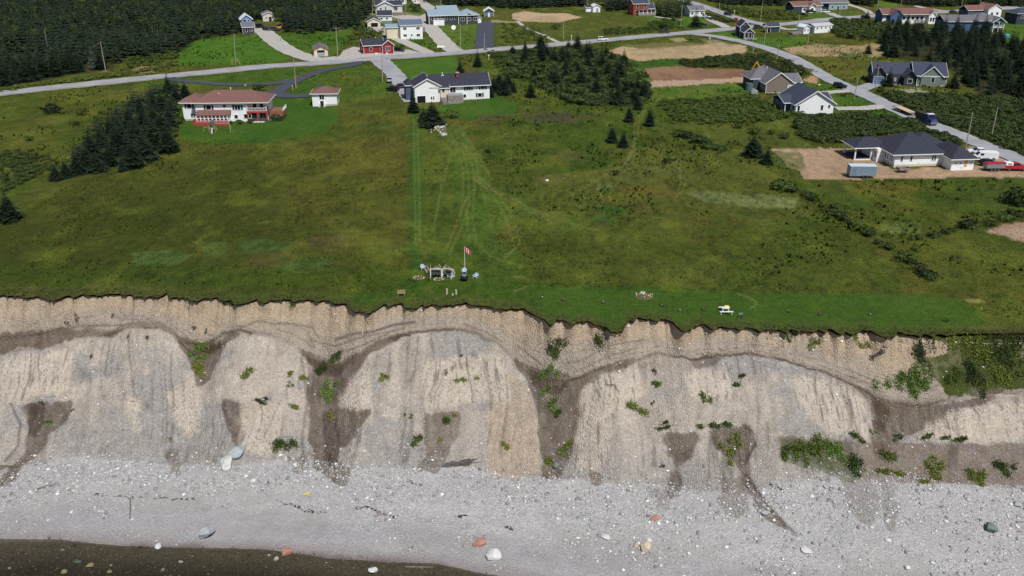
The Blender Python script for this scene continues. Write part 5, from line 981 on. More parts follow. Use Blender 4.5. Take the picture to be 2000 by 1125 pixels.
b.win('F', -1.5, L*.9, 1.2, .9, 1.8); b.win('F', -1.5, L*.95, 1.2, .9, 1.8); b.part('greenhouse', slate, (L*.14, L*.25, -5.5, -3.02, -.2, 2.6)); b.part('garage_front', trim, (0, L*.09, -.1, -.02, 0, 2.4))
b = Bld('house', 'long slate blue house with grey roof and white gabled porch behind the wood', (1842,62), (1955,62)); L = b.L
b.wall(0, L*.8, 0, 10, 4.8, bluew); b.gable(0, L*.84, 0, 10, 4.8, 2.2, 'x', r_grey, .5); b.hip(L*.5, L*.95, -.5, 12, 5.0, 3.2, r_grey, .5); b.gable(L*.78, L*.99, -3.0, 8, 4.8, 2.0, 'y', r_grey, .5); b.wall(L*.8, L*.97, .2, 8, 4.8, bluew, 'y', 2.0); b.part('gable_panel', lightb, (L*.82, L*.95, -2.6, -2.5, 4.6, 5.4))
b.part('porch_floor', trim, (L*.79, L*.98, -2.8, .18, 2.1, 2.4)); b.rail(L*.79, L*.98, -2.7, 2.4, trim)
for x in (.795, .885, .975): b.part('post', trim, (L*x-.12, L*x+.12, -2.8, -2.56, -.3, 4.7))
b.door('F', .2, L*.84, 0, 2.2, 2.0, trim); b.win('F', 0, L*.25, 2.6, .9, 1.2); b.win('F', 0, L*.5, 2.6, .9, 1.2); b.win('F', 0, L*.7, 2.6, .9, 1.2); b.rail(0, L*.2, -2.5, .6, deckm)
b = Bld('house', 'white gabled house with reddish roof at the far right top', (1928,34), (1954,33)); L = b.L
b.wall(0, L, 0, 9, 4.2, white, 'y', 2.2); b.gable(0, L, 0, 9, 4.2, 2.2, 'y', r_brown, .4); b.wall(-10, -.02, 3, 10, 3.6, slate); b.gable(-10, 2, 3, 10, 3.6, 2.0, 'x', r_brown, .4); b.win('F', 0, L*.3, 1.2, 1.2, 1.3); b.win('F', 0, L*.7, 1.2, 1.2, 1.3)
b = Bld('house', 'dark blue house cut by the right edge near the top', (1983,48), (2030,47)); L = b.L
b.wall(0, L, 0, 9, 5.2, navy); b.hip(0, L, 0, 9, 5.2, 2.4, r_navy); b.win('F', 0, 3, 3, 1.2, 1.2); b.win('F', 0, 8, 3, 1.2, 1.2)
# --- grey house with two gables
b = Bld('house', 'grey-green house with dark roof, white trimmed gable and blue garage door', (1789,168), (1846,169)); L = b.L
b.wall(0, L, 0, 11, 3.8, greys); b.base(0, L, 0, 11, .6); b.wall(1.2, L-1.6, -.5, 6, 3.8, greys, 'y', 3.0, name='gable_wall'); b.gable(1.2, L-1.6, -.5, 6, 3.8, 3.0, 'y', r_navy, .6); b.gable(-1, L, 0, 11, 3.8, 3.4, 'x', r_navy, .5)
b.win('F', -.5, L*.53, 1.4, 1.0, 1.8); b.corner(0, L, 0, 11, 3.7); b.wall(-8, -.02, 2, 11, 3.6, darkg, name='wing'); b.gable(-14, 0, 2.6, 11, 3.6, 3.0, 'x', r_navy, .5); b.gable(-4.5, -.6, -1.0, 6, 3.4, 2.0, 'y', r_navy, .4, darkg); b.wall(-4.3, -.8, -.6, 5, 3.4, darkg, 'y', 2.0, name='porch_wall'); b.win('F', -.6, -2.4, 1, 1.4, 1.4)
b.wall(-14, -8.02, 3.4, 11, 3.6, darkg, name='garage_wall'); b.gable(-14.5, -10.2, .8, 9, 3.4, 2.6, 'y', r_navy, .3, darkg); b.wall(-14.3, -10.4, 1.0, 9, 3.4, darkg, 'y', 2.6, name='garage_front'); b.door('F', 1.0, -12.3, 0, 3.2, 2.6, bluedoor, 'garage_door', 3); b.door('F', 2, -7, 0, 1.0, 2.1, greydoor); b.part('porch_post', trim, (-9.9, -9.6, 1.2, 1.5, -.2, 3.4)); b.part('porch_floor', concrete, (-10, -4.6, .4, 1.98, -.2, .25)); b.rail(-9.6, -5.0, .5, .25, M('dark_rail', (66, 60, 58), .7))
# --- taupe house
b = Bld('house', 'taupe sided house with grey roof and white corner boards', (1495,182), (1566,180)); L = b.L
b.wall(0, L*.72, 0, 12, 3.4, taupe, 'y', 3.2); b.wall(L*.72, L, 1.5, 10, 3.2, taupe); b.gable(0, L*.72, 0, 14, 3.4, 3.2, 'y', r_grey, .6); b.gable(L*.4, L, 1.5, 10, 3.2, 2.0, 'x', r_grey, .5); b.hip(-3, L*.5, 6, 14, 3.6, 3.4, r_grey, .5); b.wall(-2.6, -.02, 5, 14, 3.4, darkg, name='side_wall')
b.corner(0, L*.72, 0, 12, 3.3); b.part('corner_board', trim, (L-.12, L+.05, 1.4, 1.58, 0, 3.1)); b.door('F', 0, L*.64, .2, 1.1, 2.2, trim); b.part('door_pane', glass, (L*.64-.25, L*.64+.25, -.1, -.062, 1.2, 2.1)); b.part('plinth', concrete, (-.04, L*.72+.04, -.06, .3, -.5, .18))
for k in range(5): b.win('L', 0, 1.4+1.9*k, 1.2, .9, 1.6)
b.vent(3, 8, 6.8)
o = MB(); o.bar((0, 0, 0), (0, 0, 2.4), 1.3, 20); q = o.build('tank', M('green_tank', (86, 108, 110), .6)); q.location = P(1463, 176); tag(q, 'green round tank at the left end of the taupe house', 'tank')
q = MB(); q.box(0, 2.2, 0, 1.6, 0, 1.1).box(.3, 1.4, .2, 1.2, 1.1, 1.6); q = q.build('crate_stack', M('grey_crate', (150, 150, 150), .8, .3, 3)); q.location = P(1467, 184); tag(q, 'grey stacked crates beside the green tank', 'crates'); 
# --- white gable house, dark roof
b = Bld('house', 'white gabled house with dark blue roof at the side road corner', (1553,224), (1626,223)); L = b.L
b.wall(0, L, 0, 13, 3.3, white, 'y', 3.6); b.gable(0, L, 0, 13, 3.3, 3.6, 'y', r_navy, .7, rake=.5); b.win('F', 0, L*.07, 1.2, .7, 1.5); b.win('F', 0, L*.69, 1.2, .7, 1.5); b.win('F', 0, L*.88, 1.8, .6, .9); b.part('plinth', concrete, (-.03, L+.03, -.05, .4, -.5, .15))
b.wall(-2.2, -.02, 4, 12, 3.0, slate, name='side_wall'); b.gable(-2.4, 2, 3, 12.5, 3.0, 1.4, 'x', r_navy, .3); b.win('L', -2.2, 6, .8, 1.2, 1.6); b.win('L', -2.2, 9, .8, 1.2, 1.6); b.part('porch_post', trim, (-2.2, -2.0, 3.0, 3.2, -.2, 2.9)); b.gable(L*.72, L+1.2, 4, 12, 2.9, 1.8, 'x', r_navy, .3); b.part('heat_pump', trim, (-.9, -.05, .8, 1.8, -.2, 1.0)); b.win('L', 0, 1.8, .6, 1.2, 1.8)  # slate colour puts the shade of the left side into the wall
# --- house under construction, wrapped in white sheeting
def wrapmat():
    m = M('house_wrap', (238, 241, 244), .5, .05, .6, .1); nt = m.node_tree; b_ = nt.nodes['Principled BSDF']; src = b_.inputs['Base Color'].links[0].from_socket
    tc = nt.nodes.new('ShaderNodeTexCoord'); mp = nt.nodes.new('ShaderNodeMapping'); mp.inputs['Scale'].default_value = (.62, .62, .85)
    br = nt.nodes.new('ShaderNodeTexNoise'); br.inputs['Scale'].default_value = 2.2; br.inputs['Detail'].default_value = 1; nt.links.new(tc.outputs['Object'], mp.inputs[0]); nt.links.new(mp.outputs[0], br.inputs['Vector'])
    mr = nt.nodes.new('ShaderNodeMapRange'); mr.inputs[1].default_value = .64; mr.inputs[2].default_value = .70; mr.inputs[3].default_value = 0; mr.inputs[4].default_value = .45; nt.links.new(br.outputs[0], mr.inputs[0])
    mx = nt.nodes.new('ShaderNodeMix'); mx.data_type = 'RGBA'; nt.links.new(mr.outputs[0], mx.inputs[0]); nt.links.new(src, mx.inputs[6]); mx.inputs[7].default_value = (*lin((120, 130, 150)), 1); nt.links.new(mx.outputs[2], b_.inputs['Base Color']); return m
wrap = wrapmat()
b = Bld('unfinished_house', 'house under construction wrapped in white sheeting with black hipped roof', (1745,327), (1841,323)); L = b.L
b.wall(0, L, 0, 13, 3.2, wrap); b.part('plinth', M('pale_plinth', (206, 198, 178), .9), (-.04, L+.04, -.05, 12, -.5, .75)); b.hip(-.3, L, 0, 13, 3.2, 3.9, r_black, .7); b.hip(L*.5, L*1.35, 4, 15, 3.2, 3.0, r_black, .6); b.wall(L+.02, L*1.33, 4.5, 14.5, 3.2, wrap, name='rear_wall')
b.wall(L*.97, L*1.42, -4.2, 6, 2.9, wrap, name='garage_wall'); b.hip(L*.97, L*1.42, -4.2, 6, 2.9, 2.5, r_black, .7); b.part('boarded_window', M('plywood', (206, 164, 96), .8, .15, 3), (L*1.22, L*1.28, -4.28, -4.2, 1.0, 2.6))
b.wall(-2.0, -.02, 5, 13, 3.2, wrap, name='side_wall'); b.hip(-6.8, 2.5, 7.0, 14, 3.1, 2.0, r_black, .5); b.part('porch_floor', r_black, (-6.8, -2.02, 7.0, 13.5, -.3, .3)); b.part('porch_edge', trim, (-6.9, -2.0, 6.85, 6.99, -.3, .3))
for x, y in ((-6.6, 7.2), (-6.6, 13), (-2.5, 7.2)): b.part('porch_post', trim, (x-.15, x+.15, y-.15, y+.15, .3, 3.1))
for u in (.14, .33, .77, .81): b.win('F', 0, L*u, 1.55, .5, 1.2, tr=wrap)
for y in (1.2, 2.2, 3.4, 4.5): b.win('L', 0, y, 1.2, .55, 1.3, tr=wrap)
for y in (6.0, 8.0): b.win('L', -2.0, y, 1.0, .9, 1.5, tr=wrap)
for u in (1.05, 1.14, 1.36): b.win('F', -4.2, L*u, 1.7, .5, .35, tr=wrap)
# ---------------------------------------------------------------- vehicles
tyre = M('tyre_rubber', (26, 26, 28), .9); rimm = M('wheel_rim', (150, 152, 156), .35, .05, 1, 0, .8); carglass = M('car_glass', (20, 24, 30), .08, .05, 1, 0, spec=.7)
lampm = M('head_lamp', (226, 228, 230), .2, .03); tail = M('tail_lamp', (150, 26, 26), .3, .03); steel = M('galvanised_steel', (150, 156, 160), .45, .12, 2, 0, .5)
def paint(n, c): return M('paint_'+n, c, .22, .03, 1, 0, 0, spec=.6)
p_white = paint('white', (228, 230, 232)); p_black = paint('black', (22, 23, 27)); p_dark = paint('dark_grey', (52, 55, 62)); p_blue = paint('blue_grey', (74, 92, 116)); p_red = paint('red', (186, 32, 36)); p_grey = paint('grey', (120, 124, 130)); p_maroon = paint('maroon', (74, 34, 40)); p_silver = paint('silver', (176, 180, 186))
def frustum(m, x0, x1, y, z0, X0, X1, Yt, z1):
    return m.poly([(x0,-y,z0),(x1,-y,z0),(x1,y,z0),(x0,y,z0),(X0,-Yt,z1),(X1,-Yt,z1),(X1,Yt,z1),(X0,Yt,z1)], [(0,3,2,1),(4,5,6,7),(0,1,5,4),(1,2,6,5),(2,3,7,6),(3,0,4,7)])
def wheels(o, xs, y, r=.34, w=.24):
    for x in xs:
        for s_ in (-1, 1):
            m = MB(); m.bar((x, s_*(y-w), r), (x, s_*y, r), r, 14); wl = m.build('wheel', tyre, o)
            m = MB(); m.bar((x, s_*(y-.01), r), (x, s_*(y+.015), r), r*.62, 10); m.build('rim', rimm, wl)
def lamps(o, xf, xr, y, z):
    for s_ in (-1, 1):
        MB().box(xf-.05, xf+.02, s_*y-.17, s_*y+.17, z-.09, z+.09).build('headlight', lampm, o); MB().box(xr-.02, xr+.05, s_*y-.14, s_*y+.14, z, z+.22).build('tail_light', tail, o)
def car(px, py, deg, label, col, kind='suv', name='parked_car', s=1.0):
    p = P(px, py); o = empty(name, (p[0], p[1], p[2]+.24 if 1 else 0), math.radians(deg)); o.scale = (s, s, s)
    tag(o, label, {'pickup': 'pickup truck', 'van': 'van'}.get(kind, 'car')); W = .92; g = MB()
    if kind in ('suv', 'sedan'):
        H1, H2 = (1.02, 1.68) if kind == 'suv' else (.92, 1.42)
        MB().prism([(-2.3, .32), (2.3, .32), (2.34, .62), (2.2, H1-.16), (1.15, H1-.02), (-2.2, H1), (-2.34, .7)], 'y', -W, W).build('body', col, o, .07)
        r0, r1 = (-2.05, .25) if kind == 'suv' else (-1.35, .15); b0, b1 = (-2.25, 1.15) if kind == 'suv' else (-2.0, 1.1)
        frustum(g, b0, b1, W-.04, H1-.02, r0, r1, W-.2, H2-.05).build('windows', carglass, o); frustum(MB(), r0-.04, r1+.06, W-.17, H2-.06, r0+.06, r1-.05, W-.24, H2).build('roof_panel', col, o, .03)
        for x in (r0+.02, -.45, r1): 
            for s_ in (-1, 1): MB().beam((x*1.0+(.5 if x == r1 else (-.12 if x < -1 else 0)), s_*(W-.045), H1-.02), (x, s_*(W-.185), H2-.06), .09, .03).build('pillar', col, o)
        wheels(o, (-1.38, 1.42), W+.01); lamps(o, 2.3, -2.33, .62, .68)
    elif kind == 'pickup':
        MB().prism([(-2.8, .45), (2.75, .45), (2.78, .75), (2.65, 1.08), (1.35, 1.16), (-2.8, 1.16)], 'y', -.97, .97).build('body', col, o, .06)
        frustum(g, -.85, 1.3, .92, 1.14, -.6, .55, .74, 1.82).build('windows', carglass, o); frustum(MB(), -.66, .6, .78, 1.80, -.55, .48, .70, 1.87).build('roof_panel', col, o, .03)
        MB().box(-2.65, -1.0, -.8, .8, 1.163, 1.2).build('bed', M('bed_liner', (30, 30, 32), .9), o); wheels(o, (-1.75, 1.8), .98, .4, .27); lamps(o, 2.74, -2.8, .72, .86)
        for s_ in (-1, 1): MB().box(-2.75, -.9, s_*.93-.05, s_*.93+.05, 1.163, 1.3).build('bed_rail', col, o)
    elif kind == 'van':
        MB().prism([(-2.75, .35), (2.75, .35), (2.8, .85), (2.3, 1.15), (1.55, 1.9), (1.1, 2.1), (-2.6, 2.12), (-2.78, 1.9)], 'y', -.98, .98).build('body', col, o, .08)
        MB().poly([(2.28, -.82, 1.2), (2.28, .82, 1.2), (1.64, .76, 1.86), (1.64, -.76, 1.86), (2.22, -.8, 1.16), (2.22, .8, 1.16), (1.56, .74, 1.84), (1.56, -.74, 1.84)], [(0,1,2,3),(7,6,5,4),(0,4,5,1),(1,5,6,2),(2,6,7,3),(3,7,4,0)]).build('windscreen', carglass, o)
        for s_ in (-1, 1): MB().box(.75, 1.55, s_*.985-.012, s_*.985+.012, 1.25, 1.75).build('side_window', carglass, o)
        wheels(o, (-1.7, 1.75), .99, .36); lamps(o, 2.75, -2.76, .7, .8)
    return o
V_ = [(760,160,100,'silver car with dark roof on the drive of the long white house',p_silver,'suv'),(767,178,150,'lower of the two black cars below the drive pole',p_black,'suv'),(783,172,115,'small dark car next to the left end of the long white house',p_dark,'sedan'),
 (780,101,-10,'black car parked at the right end of the red house',p_black,'suv'),(521,60,-35,'dark car parked below the charcoal cottage drive',p_dark,'sedan'),(509,54,-10,'dark vehicle behind the others at the charcoal cottage',p_black,'suv'),(537,60,5,'black and white car beside the yellow machine',p_dark,'suv'),
 (1177,80,8,'white car driving on the main road',p_white,'suv'),(1297,66,6,'grey pickup driving on the main road',p_dark,'pickup'),(1373,51,-20,'dark car parked beside the tree at the fork',p_black,'sedan'),(1380,36,-30,'white car parked at the small white house near the fork',p_white,'sedan'),
 (1422,31,-40,'dark vehicle on the north road',p_dark,'suv'),(1437,42,80,'red vehicle waiting at the north road junction',p_red,'suv'),(1481,56,-5,'maroon car beside the navy shed',p_maroon,'suv'),(1640,172,-32,'black car stopped on the side road at the white gabled house',p_black,'suv'),
 (1737,164,8,'blue-grey car on the drive of the grey-green house',p_blue,'sedan'),(1612,26,-10,'white car before the reddish roofed house at the back',p_white,'suv'),(1570,32,-20,'black car below the reddish roofed house at the back',p_black,'suv'),(1583,26,0,'long black vehicle parked in front of the reddish roofed house',p_black,'pickup'),
 (1690,37,10,'dark car on the main road beside the long white and blue house',p_dark,'suv'),(1862,26,5,'dark car behind the slate blue house',p_dark,'sedan'),(1908,301,170,'white car at the back of the construction yard',p_white,'sedan'),(1923,313,172,'white van in the construction yard',p_white,'van'),(1930,323,8,'black car squeezed beside the unfinished garage',p_black,'sedan')]
for v in V_: car(*v)
o = car(1980, 333, 2, 'red pickup with white cap at the right edge', p_red, 'pickup'); frustum(MB(), -2.78, -.9, .93, 1.3, -2.6, -.95, .8, 1.95).build('cap', p_white, o, .04)
for s_ in (-1, 1): MB().box(-2.3, -1.3, s_*.88-.015, s_*.88+.015, 1.45, 1.75).build('cap_window', carglass, o)
def at(name, px, py, deg, label, cat, dz=.05): p = P(px, py); return tag(empty(name, (p[0], p[1], p[2]+dz), math.radians(deg)), label, cat)
# red dump trailer
o = at('dump_trailer', 1941, 333, 3, 'red open tipping trailer hitched behind the red pickup', 'trailer'); MB().prism([(-2.4, .75), (2.0, .75), (2.2, 1.0), (2.2, 1.7), (-2.5, 1.7)], 'y', -1.0, 1.0).build('tub', steel, o, .03); MB().box(-2.4, 2.1, -.92, .92, 1.702, 1.9).build('tarp', M('red_tarp', (158, 36, 48), .8, .1, 2), o, .05); MB().box(-2.4, 2.6, -.6, .6, .5, .74).build('chassis', p_dark, o); wheels(o, (-1.2, -.35, .5), 1.05, .36); MB().bar((2.6, 0, .55), (3.6, 0, .55), .08).build('hitch', p_dark, o)
# grey cargo trailer
o = at('cargo_trailer', 1682, 346, -1, 'grey enclosed cargo trailer on the dirt in front of the unfinished house', 'trailer'); MB().box(-3.2, 3.0, -1.15, 1.15, .5, 2.9).build('box', M('trailer_grey', (124, 140, 154), .45, .05, .6), o, .05); MB().box(-3.22, 3.02, -1.17, 1.17, 2.82, 2.93).build('roof_rim', M('trailer_rim', (190, 204, 214), .4, .05), o); wheels(o, (.1, .95), 1.16, .36); MB().box(-.4, 1.5, -1.35, -1.16, .74, .8).build('mudguard', steel, o); MB().bar((-3.2, 0, .5), (-4.3, 0, .5), .07).build('hitch', p_dark, o); MB().box(-2.6, -1.8, -1.18, -1.152, .7, 2.4).build('side_door', M('trailer_door', (112, 128, 142), .45), o)
# small utility trailer
o = at('utility_trailer', 1763, 336, 6, 'small wooden sided utility trailer before the white wrapped wall', 'trailer'); m = MB()
m.box(-1.4, 1.4, -.8, .8, .55, .65); m.build('floor', deckm, o)
for q in ((-1.4, 1.4, -.82, -.76), (-1.4, 1.4, .76, .82), (-1.42, -1.36, -.76, .76), (1.36, 1.42, -.76, .76)): MB().box(*q, .652, 1.15).build('side_board', deckm, o)
wheels(o, (.2,), .95, .32); MB().bar((1.4, 0, .5), (2.5, 0, .45), .06).build('hitch', p_dark, o)
# blue tipper lorry and flat trailer
a = P(1815, 243); c_ = P(1760, 219); dg = math.degrees(math.atan2(a[1]-c_[1], a[0]-c_[0]))
o = at('tipper_truck', 1806, 240, dg, 'blue tipper truck driving down the side road', 'truck', .25); blue = paint('deep_blue', (40, 58, 110))
MB().box(-3.6, 3.4, -.5, .5, .6, .95).build('chassis', p_black, o); MB().prism([(-3.9, 1.0), (.9, 1.0), (1.2, 1.3), (1.1, 2.5), (-3.8, 2.4)], 'y', -1.25, 1.25).build('tipper_body', M('dark_steel', (70, 58, 54), .7, .2, 2), o, .03); MB().box(-3.7, 1.0, -1.1, 1.1, 2.502, 2.55).build('load', M('dark_soil', (64, 52, 46), .95, .3, 2), o)
MB().prism([(1.3, .8), (3.0, .8), (3.0, 1.75), (2.6, 2.75), (1.3, 2.8)], 'y', -1.2, 1.2).build('cab', blue, o, .06); MB().prism([(3.02, .6), (4.6, .6), (4.65, 1.3), (4.4, 1.65), (3.02, 1.75)], 'y', -.95, .95).build('bonnet', blue, o, .06); MB().poly([(3.03,-1.0,1.85),(3.03,1.0,1.85),(2.68,1.0,2.62),(2.68,-1.0,2.62),(2.98,-1.0,1.8),(2.98,1.0,1.8),(2.6,1.0,2.6),(2.6,-1.0,2.6)], [(0,1,2,3),(7,6,5,4),(0,4,5,1),(1,5,6,2),(2,6,7,3),(3,7,4,0)]).build('windscreen', carglass, o)
MB().box(1.5, 2.7, -1.0, 1.0, 2.82, 2.95).build('roof_visor', p_white, o); MB().box(4.62, 4.75, -1.15, 1.15, .5, .8).build('bumper', steel, o); MB().box(4.62, 4.7, -.6, .6, .85, 1.3).build('grille', rimm, o); wheels(o, (-2.9, -1.7, 3.6), 1.22, .5, .35); lamps(o, 4.6, -3.9, .85, 1.0)
for s_ in (-1, 1): MB().beam((2.9, s_*1.2, 2.1), (3.1, s_*1.75, 2.2), .05, .3).build('mirror', p_black, o)
o = at('flat_trailer', 1767, 222, dg, 'flat wooden decked trailer towed behind the blue tipper truck', 'trailer', .25); MB().box(-4.6, 4.2, -1.25, 1.25, .8, 1.0).build('deck_frame', p_dark, o)
pk = MB().box(-4.5, 4.1, -.11, .11, 0, .05).mesh('plank', M('deck_plank', (196, 172, 146), .9, .15, 2))
for k in range(10):
    q = link('plank', pk, o); q.location = (0, -1.11+.245*k, 1.003)
MB().box(-5.6, -4.61, -1.0, 1.0, .7, .95).build('ramp', deckm, o); wheels(o, (-2.6, -1.7, -.8), 1.2, .42); MB().bar((4.2, 0, .85), (6.0, 0, .8), .1).build('hitch', p_dark, o)
# excavator behind the taupe house
o = at('excavator', 1493, 150, 165, 'yellow excavator arm showing above the taupe house roof', 'excavator'); yel = paint('digger_yellow', (206, 152, 48))
for s_ in (-1, 1): MB().box(-1.7, 1.7, s_*1.1-.25, s_*1.1+.25, 0, .8).build('track', tyre, o, .2)
MB().box(-1.6, 1.3, -1.1, 1.1, .85, 1.7).build('upper_body', yel, o, .08); MB().box(.2, 1.4, .15, 1.1, 1.702, 2.9).build('cab', carglass, o, .05); MB().beam((1.2, -.2, 1.5), (3.2, -.2, 5.2), .32, .42).build('boom', yel, o); MB().beam((3.05, -.2, 5.35), (4.6, -.2, 2.4), .26, .34).build('stick', yel, o); MB().prism([(4.2, 2.5), (5.0, 2.2), (5.2, 1.2), (4.4, 1.1), (4.1, 1.8)], 'y', -.7, .3).build('bucket', p_dark, o); MB().beam((1.5, -.2, 2.4), (2.5, -.2, 4.4), .16, .16).build('ram', steel, o)
o = at('loader', 545, 58, 20, 'yellow machine with raised arm beside the charcoal cottage', 'loader'); MB().box(-1.5, 1.2, -.8, .8, .5, 1.5).build('body', yel, o, .08); MB().box(-.9, .3, -.7, .7, 1.502, 2.5).build('cab', carglass, o, .05); MB().beam((.8, 0, 1.3), (2.6, 0, 3.0), .3, .3).build('arm', yel, o); MB().box(2.4, 3.2, -.9, .9, 2.6, 3.2).build('bucket', p_dark, o); wheels(o, (-1.0, .9), .95, .5, .35)
# ---------------------------------------------------------------- poles
polew = M('grey_pole_wood', (158, 150, 138), .9, .15, 1.5, .2); cross = M('cross_arm', (120, 108, 96), .9)
def pole(bx, by, tx, ty, label, arms=1, lamp=False, group=None):
    p, h = hgt(bx, by, ty); t = p[1]/ (CP-(ty-562.5)/FPX*SP); topx = (tx-1000)/FPX*t; lean = float(np.clip(topx-p[0], -.9, .9)); o = empty('utility_pole', p); tag(o, label, 'utility pole', group)
    MB().bar((0, 0, -.8), (lean, 0, h), .17, 8, .11).build('shaft', polew, o)
    if arms:
        MB().box(lean-1.1, lean+1.1, -.07, .07, h-.75, h-.6).build('cross_arm', cross, o)
        for x in (-1.0, 0, 1.0): MB().bar((lean+x, 0, h-.6), (lean+x, 0, h-.38), .05, 6).build('insulator', lampm, o)
    if lamp: MB().bar((lean*.85, 0, h*.85), (lean*.85+1.6, -.3, h*.88), .04).build('lamp_arm', steel, o); MB().box(lean*.85+1.5, lean*.85+2.1, -.45, -.15, h*.87, h*.9).build('lamp_head', steel, o)
    return o
for q in [(207,141,196,82,'pale pole at the edge of the wood on the left',0),(460,127,458,66,'braced pole in the mown lawn left of the gravel drive',0),(578,172,573,112,'pole between the black drive and the road',0),(660,113,656,52,'tall pole with transformer beside the cream garage',1),(747,161,746,108,'lamp pole beside the drive of the long white house',0),
 (899,96,899,48,'thin pole on the lawn of the steel roofed house',0),(946,97,946,65,'short thin pole beside the paved drive',0),(1100,77,1101,40,'pole on the far verge left of the white car',0),(1329,56,1333,10,'pole beside the main road right of the grey pickup',1),(1265,34,1266,2,'pole in front of the orange-red house',0),(727,33,728,-4,'pole left of the grey-white gabled house',0),(792,27,792,-4,'pole right of the grey-white gabled house',0),
 (861,15,861,-12,'pole behind the pale steel roof',0),(1485,40,1490,2,'pole in the fork of the roads',0),(1404,26,1406,4,'pole beside the north road',0),(1492,88,1497,50,'pole on the corner lawn of the navy cottage',0),(1470,106,1473,88,'dark short post beside the sandy lot',0),(1518,117,1522,82,'pole between the side road and the dark scrub',0),(1556,70,1562,28,'pole on the lawn left of the trailer home',1),
 (1575,107,1580,64,'pole in front of the trailer home on the sandy lot',1),(1600,108,1601,90,'thin dark post on the sandy lot',0),(1668,194,1676,152,'pale leaning pole at the side road junction',0),(1709,178,1717,128,'pole with cross arm before the drive of the grey-green house',1),(1886,290,1900,219,'tall leaning pole behind the unfinished house',0),(1935,272,1949,209,'tall leaning pole in the scrub across the side road',0),
 (1712,24,1717,-6,'pole left behind the long white and blue house',1),(1757,22,1763,-6,'pole behind the reddish roof of the long house',0),(1876,24,1882,-8,'pole behind the slate blue house',0),(1640,30,1643,-4,'pole before the pale teal workshop',0),(1915,16,1916,-8,'pole at the far top right',0),(1146,20,1149,-6,'pale slanted pole beside the white shed at the top',0)]:
    pole(*q, lamp=(q[0] in (747, 660)))
for dx in (-10, -6, 6, 10): 
    p = P(460+dx, 127); m = MB(); m.bar((0, 0, -.2), (-dx*.09, .3, 2.6), .09, 6, .07); o = m.build('brace_post', M('yellow_brace', (172, 160, 84), .8)); o.location = p; tag(o, 'leaning yellow guard post round the braced pole', 'post', 'guard posts round the braced pole')
# ---------------------------------------------------------------- garden things by the cliff
chair_m = M('chair_blue_grey', (176, 190, 212), .5, .05); frame_w = M('white_frame', (222, 222, 214), .6, .04); blk = M('black_iron', (28, 28, 30), .55, .1); dkseat = M('dark_seat', (54, 62, 60), .7, .1)
def adirondack(px, py, deg, label):
    o = at('garden_chair', px, py, deg, label, 'chair', 0); s_ = .85
    for k in range(4): MB().box(-.36*s_, .36*s_, (-.34+.17*k)*s_, (-.2+.17*k)*s_, (.36-.045*k)*s_, (.39-.045*k)*s_).build('seat_slat', chair_m, o)
    for k in range(5):
        x = (-.28+.14*k)*s_; hh = 1.02-.09*abs(k-2); MB().beam((x, .3*s_, .22*s_), (x*1.15, .62*s_, hh*s_), .12*s_, .03*s_).build('back_slat', chair_m, o)
    for q in (-1, 1):
        MB().box(q*.42*s_-.09, q*.42*s_+.09, -.42*s_, .48*s_, .58*s_, .62*s_).build('arm', chair_m, o); MB().box(q*.38*s_-.05, q*.38*s_+.05, -.38*s_, -.26*s_, 0, .58*s_).build('leg', chair_m, o); MB().beam((q*.38*s_, -.1*s_, .3*s_), (q*.38*s_, .62*s_, .02), .05*s_, .14*s_).build('leg', chair_m, o)
    return o
adirondack(826, 526, 20, 'pale blue garden chair furthest left, behind the swings'); adirondack(929, 543, -25, 'pale blue garden chair right of the black fire bowl'); adirondack(907, 533, 0, 'pale garden chair at the foot of the flagpole'); adirondack(879, 543, -40, 'pale garden chair tucked in front of the right swing')
def swing(px, py, deg, label):
    o = at('garden_swing', px, py, deg, label, 'swing', 0)
    for x in (-.95, .95):
        for y in (-.55, .55): MB().beam((x, y, -.05), (x, y*.35, 1.5), .09, .09).build('post', frame_w, o)
        MB().box(x-.05, x+.05, -.55, .55, .28, .36).build('side_rail', frame_w, o)
    MB().box(-1.02, 1.02, -.05, .05, 1.48, 1.57).build('top_beam', frame_w, o); MB().box(-.8, .8, -.3, .3, .5, .58).build('seat', dkseat, o); MB().beam((0, .3, .58), (0, .45, 1.15), 1.6, .06).build('backrest', dkseat, o)
    for x in (-.75, .75): MB().bar((x, 0, .58), (x, 0, 1.48), .02, 5).build('hanger', steel, o)
swing(852, 541, 0, 'left white framed garden swing with dark bench'); swing(876, 541, -28, 'right white framed garden swing turned to the left')
drift = M('driftwood', (178, 158, 136), .9, .2, 3); r = random.Random(3)
o = at('driftwood_fence', 861, 536, 0, 'tangle of bleached driftwood branches behind the swings', 'driftwood', 0)
for k in range(26):
    x = -2.4+4.8*k/25+r.uniform(-.2, .2); a = (x, r.uniform(-.4, .4), r.uniform(0, .9)); MB().bar(a, (a[0]+r.uniform(-.8, .8), a[1]+r.uniform(-.3, .3), a[2]+r.uniform(.5, 1.2)), .09, 6, .05).build('branch', drift, o)
def rock_mesh(name, mat, seed, sub=2, rough=.22, flat_=.7):
    import bmesh
    bm = bmesh.new(); bmesh.ops.create_icosphere(bm, subdivisions=sub, radius=.5); rr = random.Random(seed)
    pl_ = [(Vector((rr.uniform(-1, 1), rr.uniform(-1, 1), rr.uniform(-.6, 1))).normalized(), rr.uniform(.25, .42)) for _ in range(15)]
    for v in bm.verts:
        for n_, d_ in pl_:
            e = v.co.dot(n_)-d_
            if e > 0: v.co -= n_*e*.92
        v.co += v.normal*rr.uniform(-1, 1)*.012*rough/.2; v.co.z *= flat_
    me = bpy.data.meshes.new(name); bm.to_mesh(me); bm.free(); me.materials.append(mat); return me
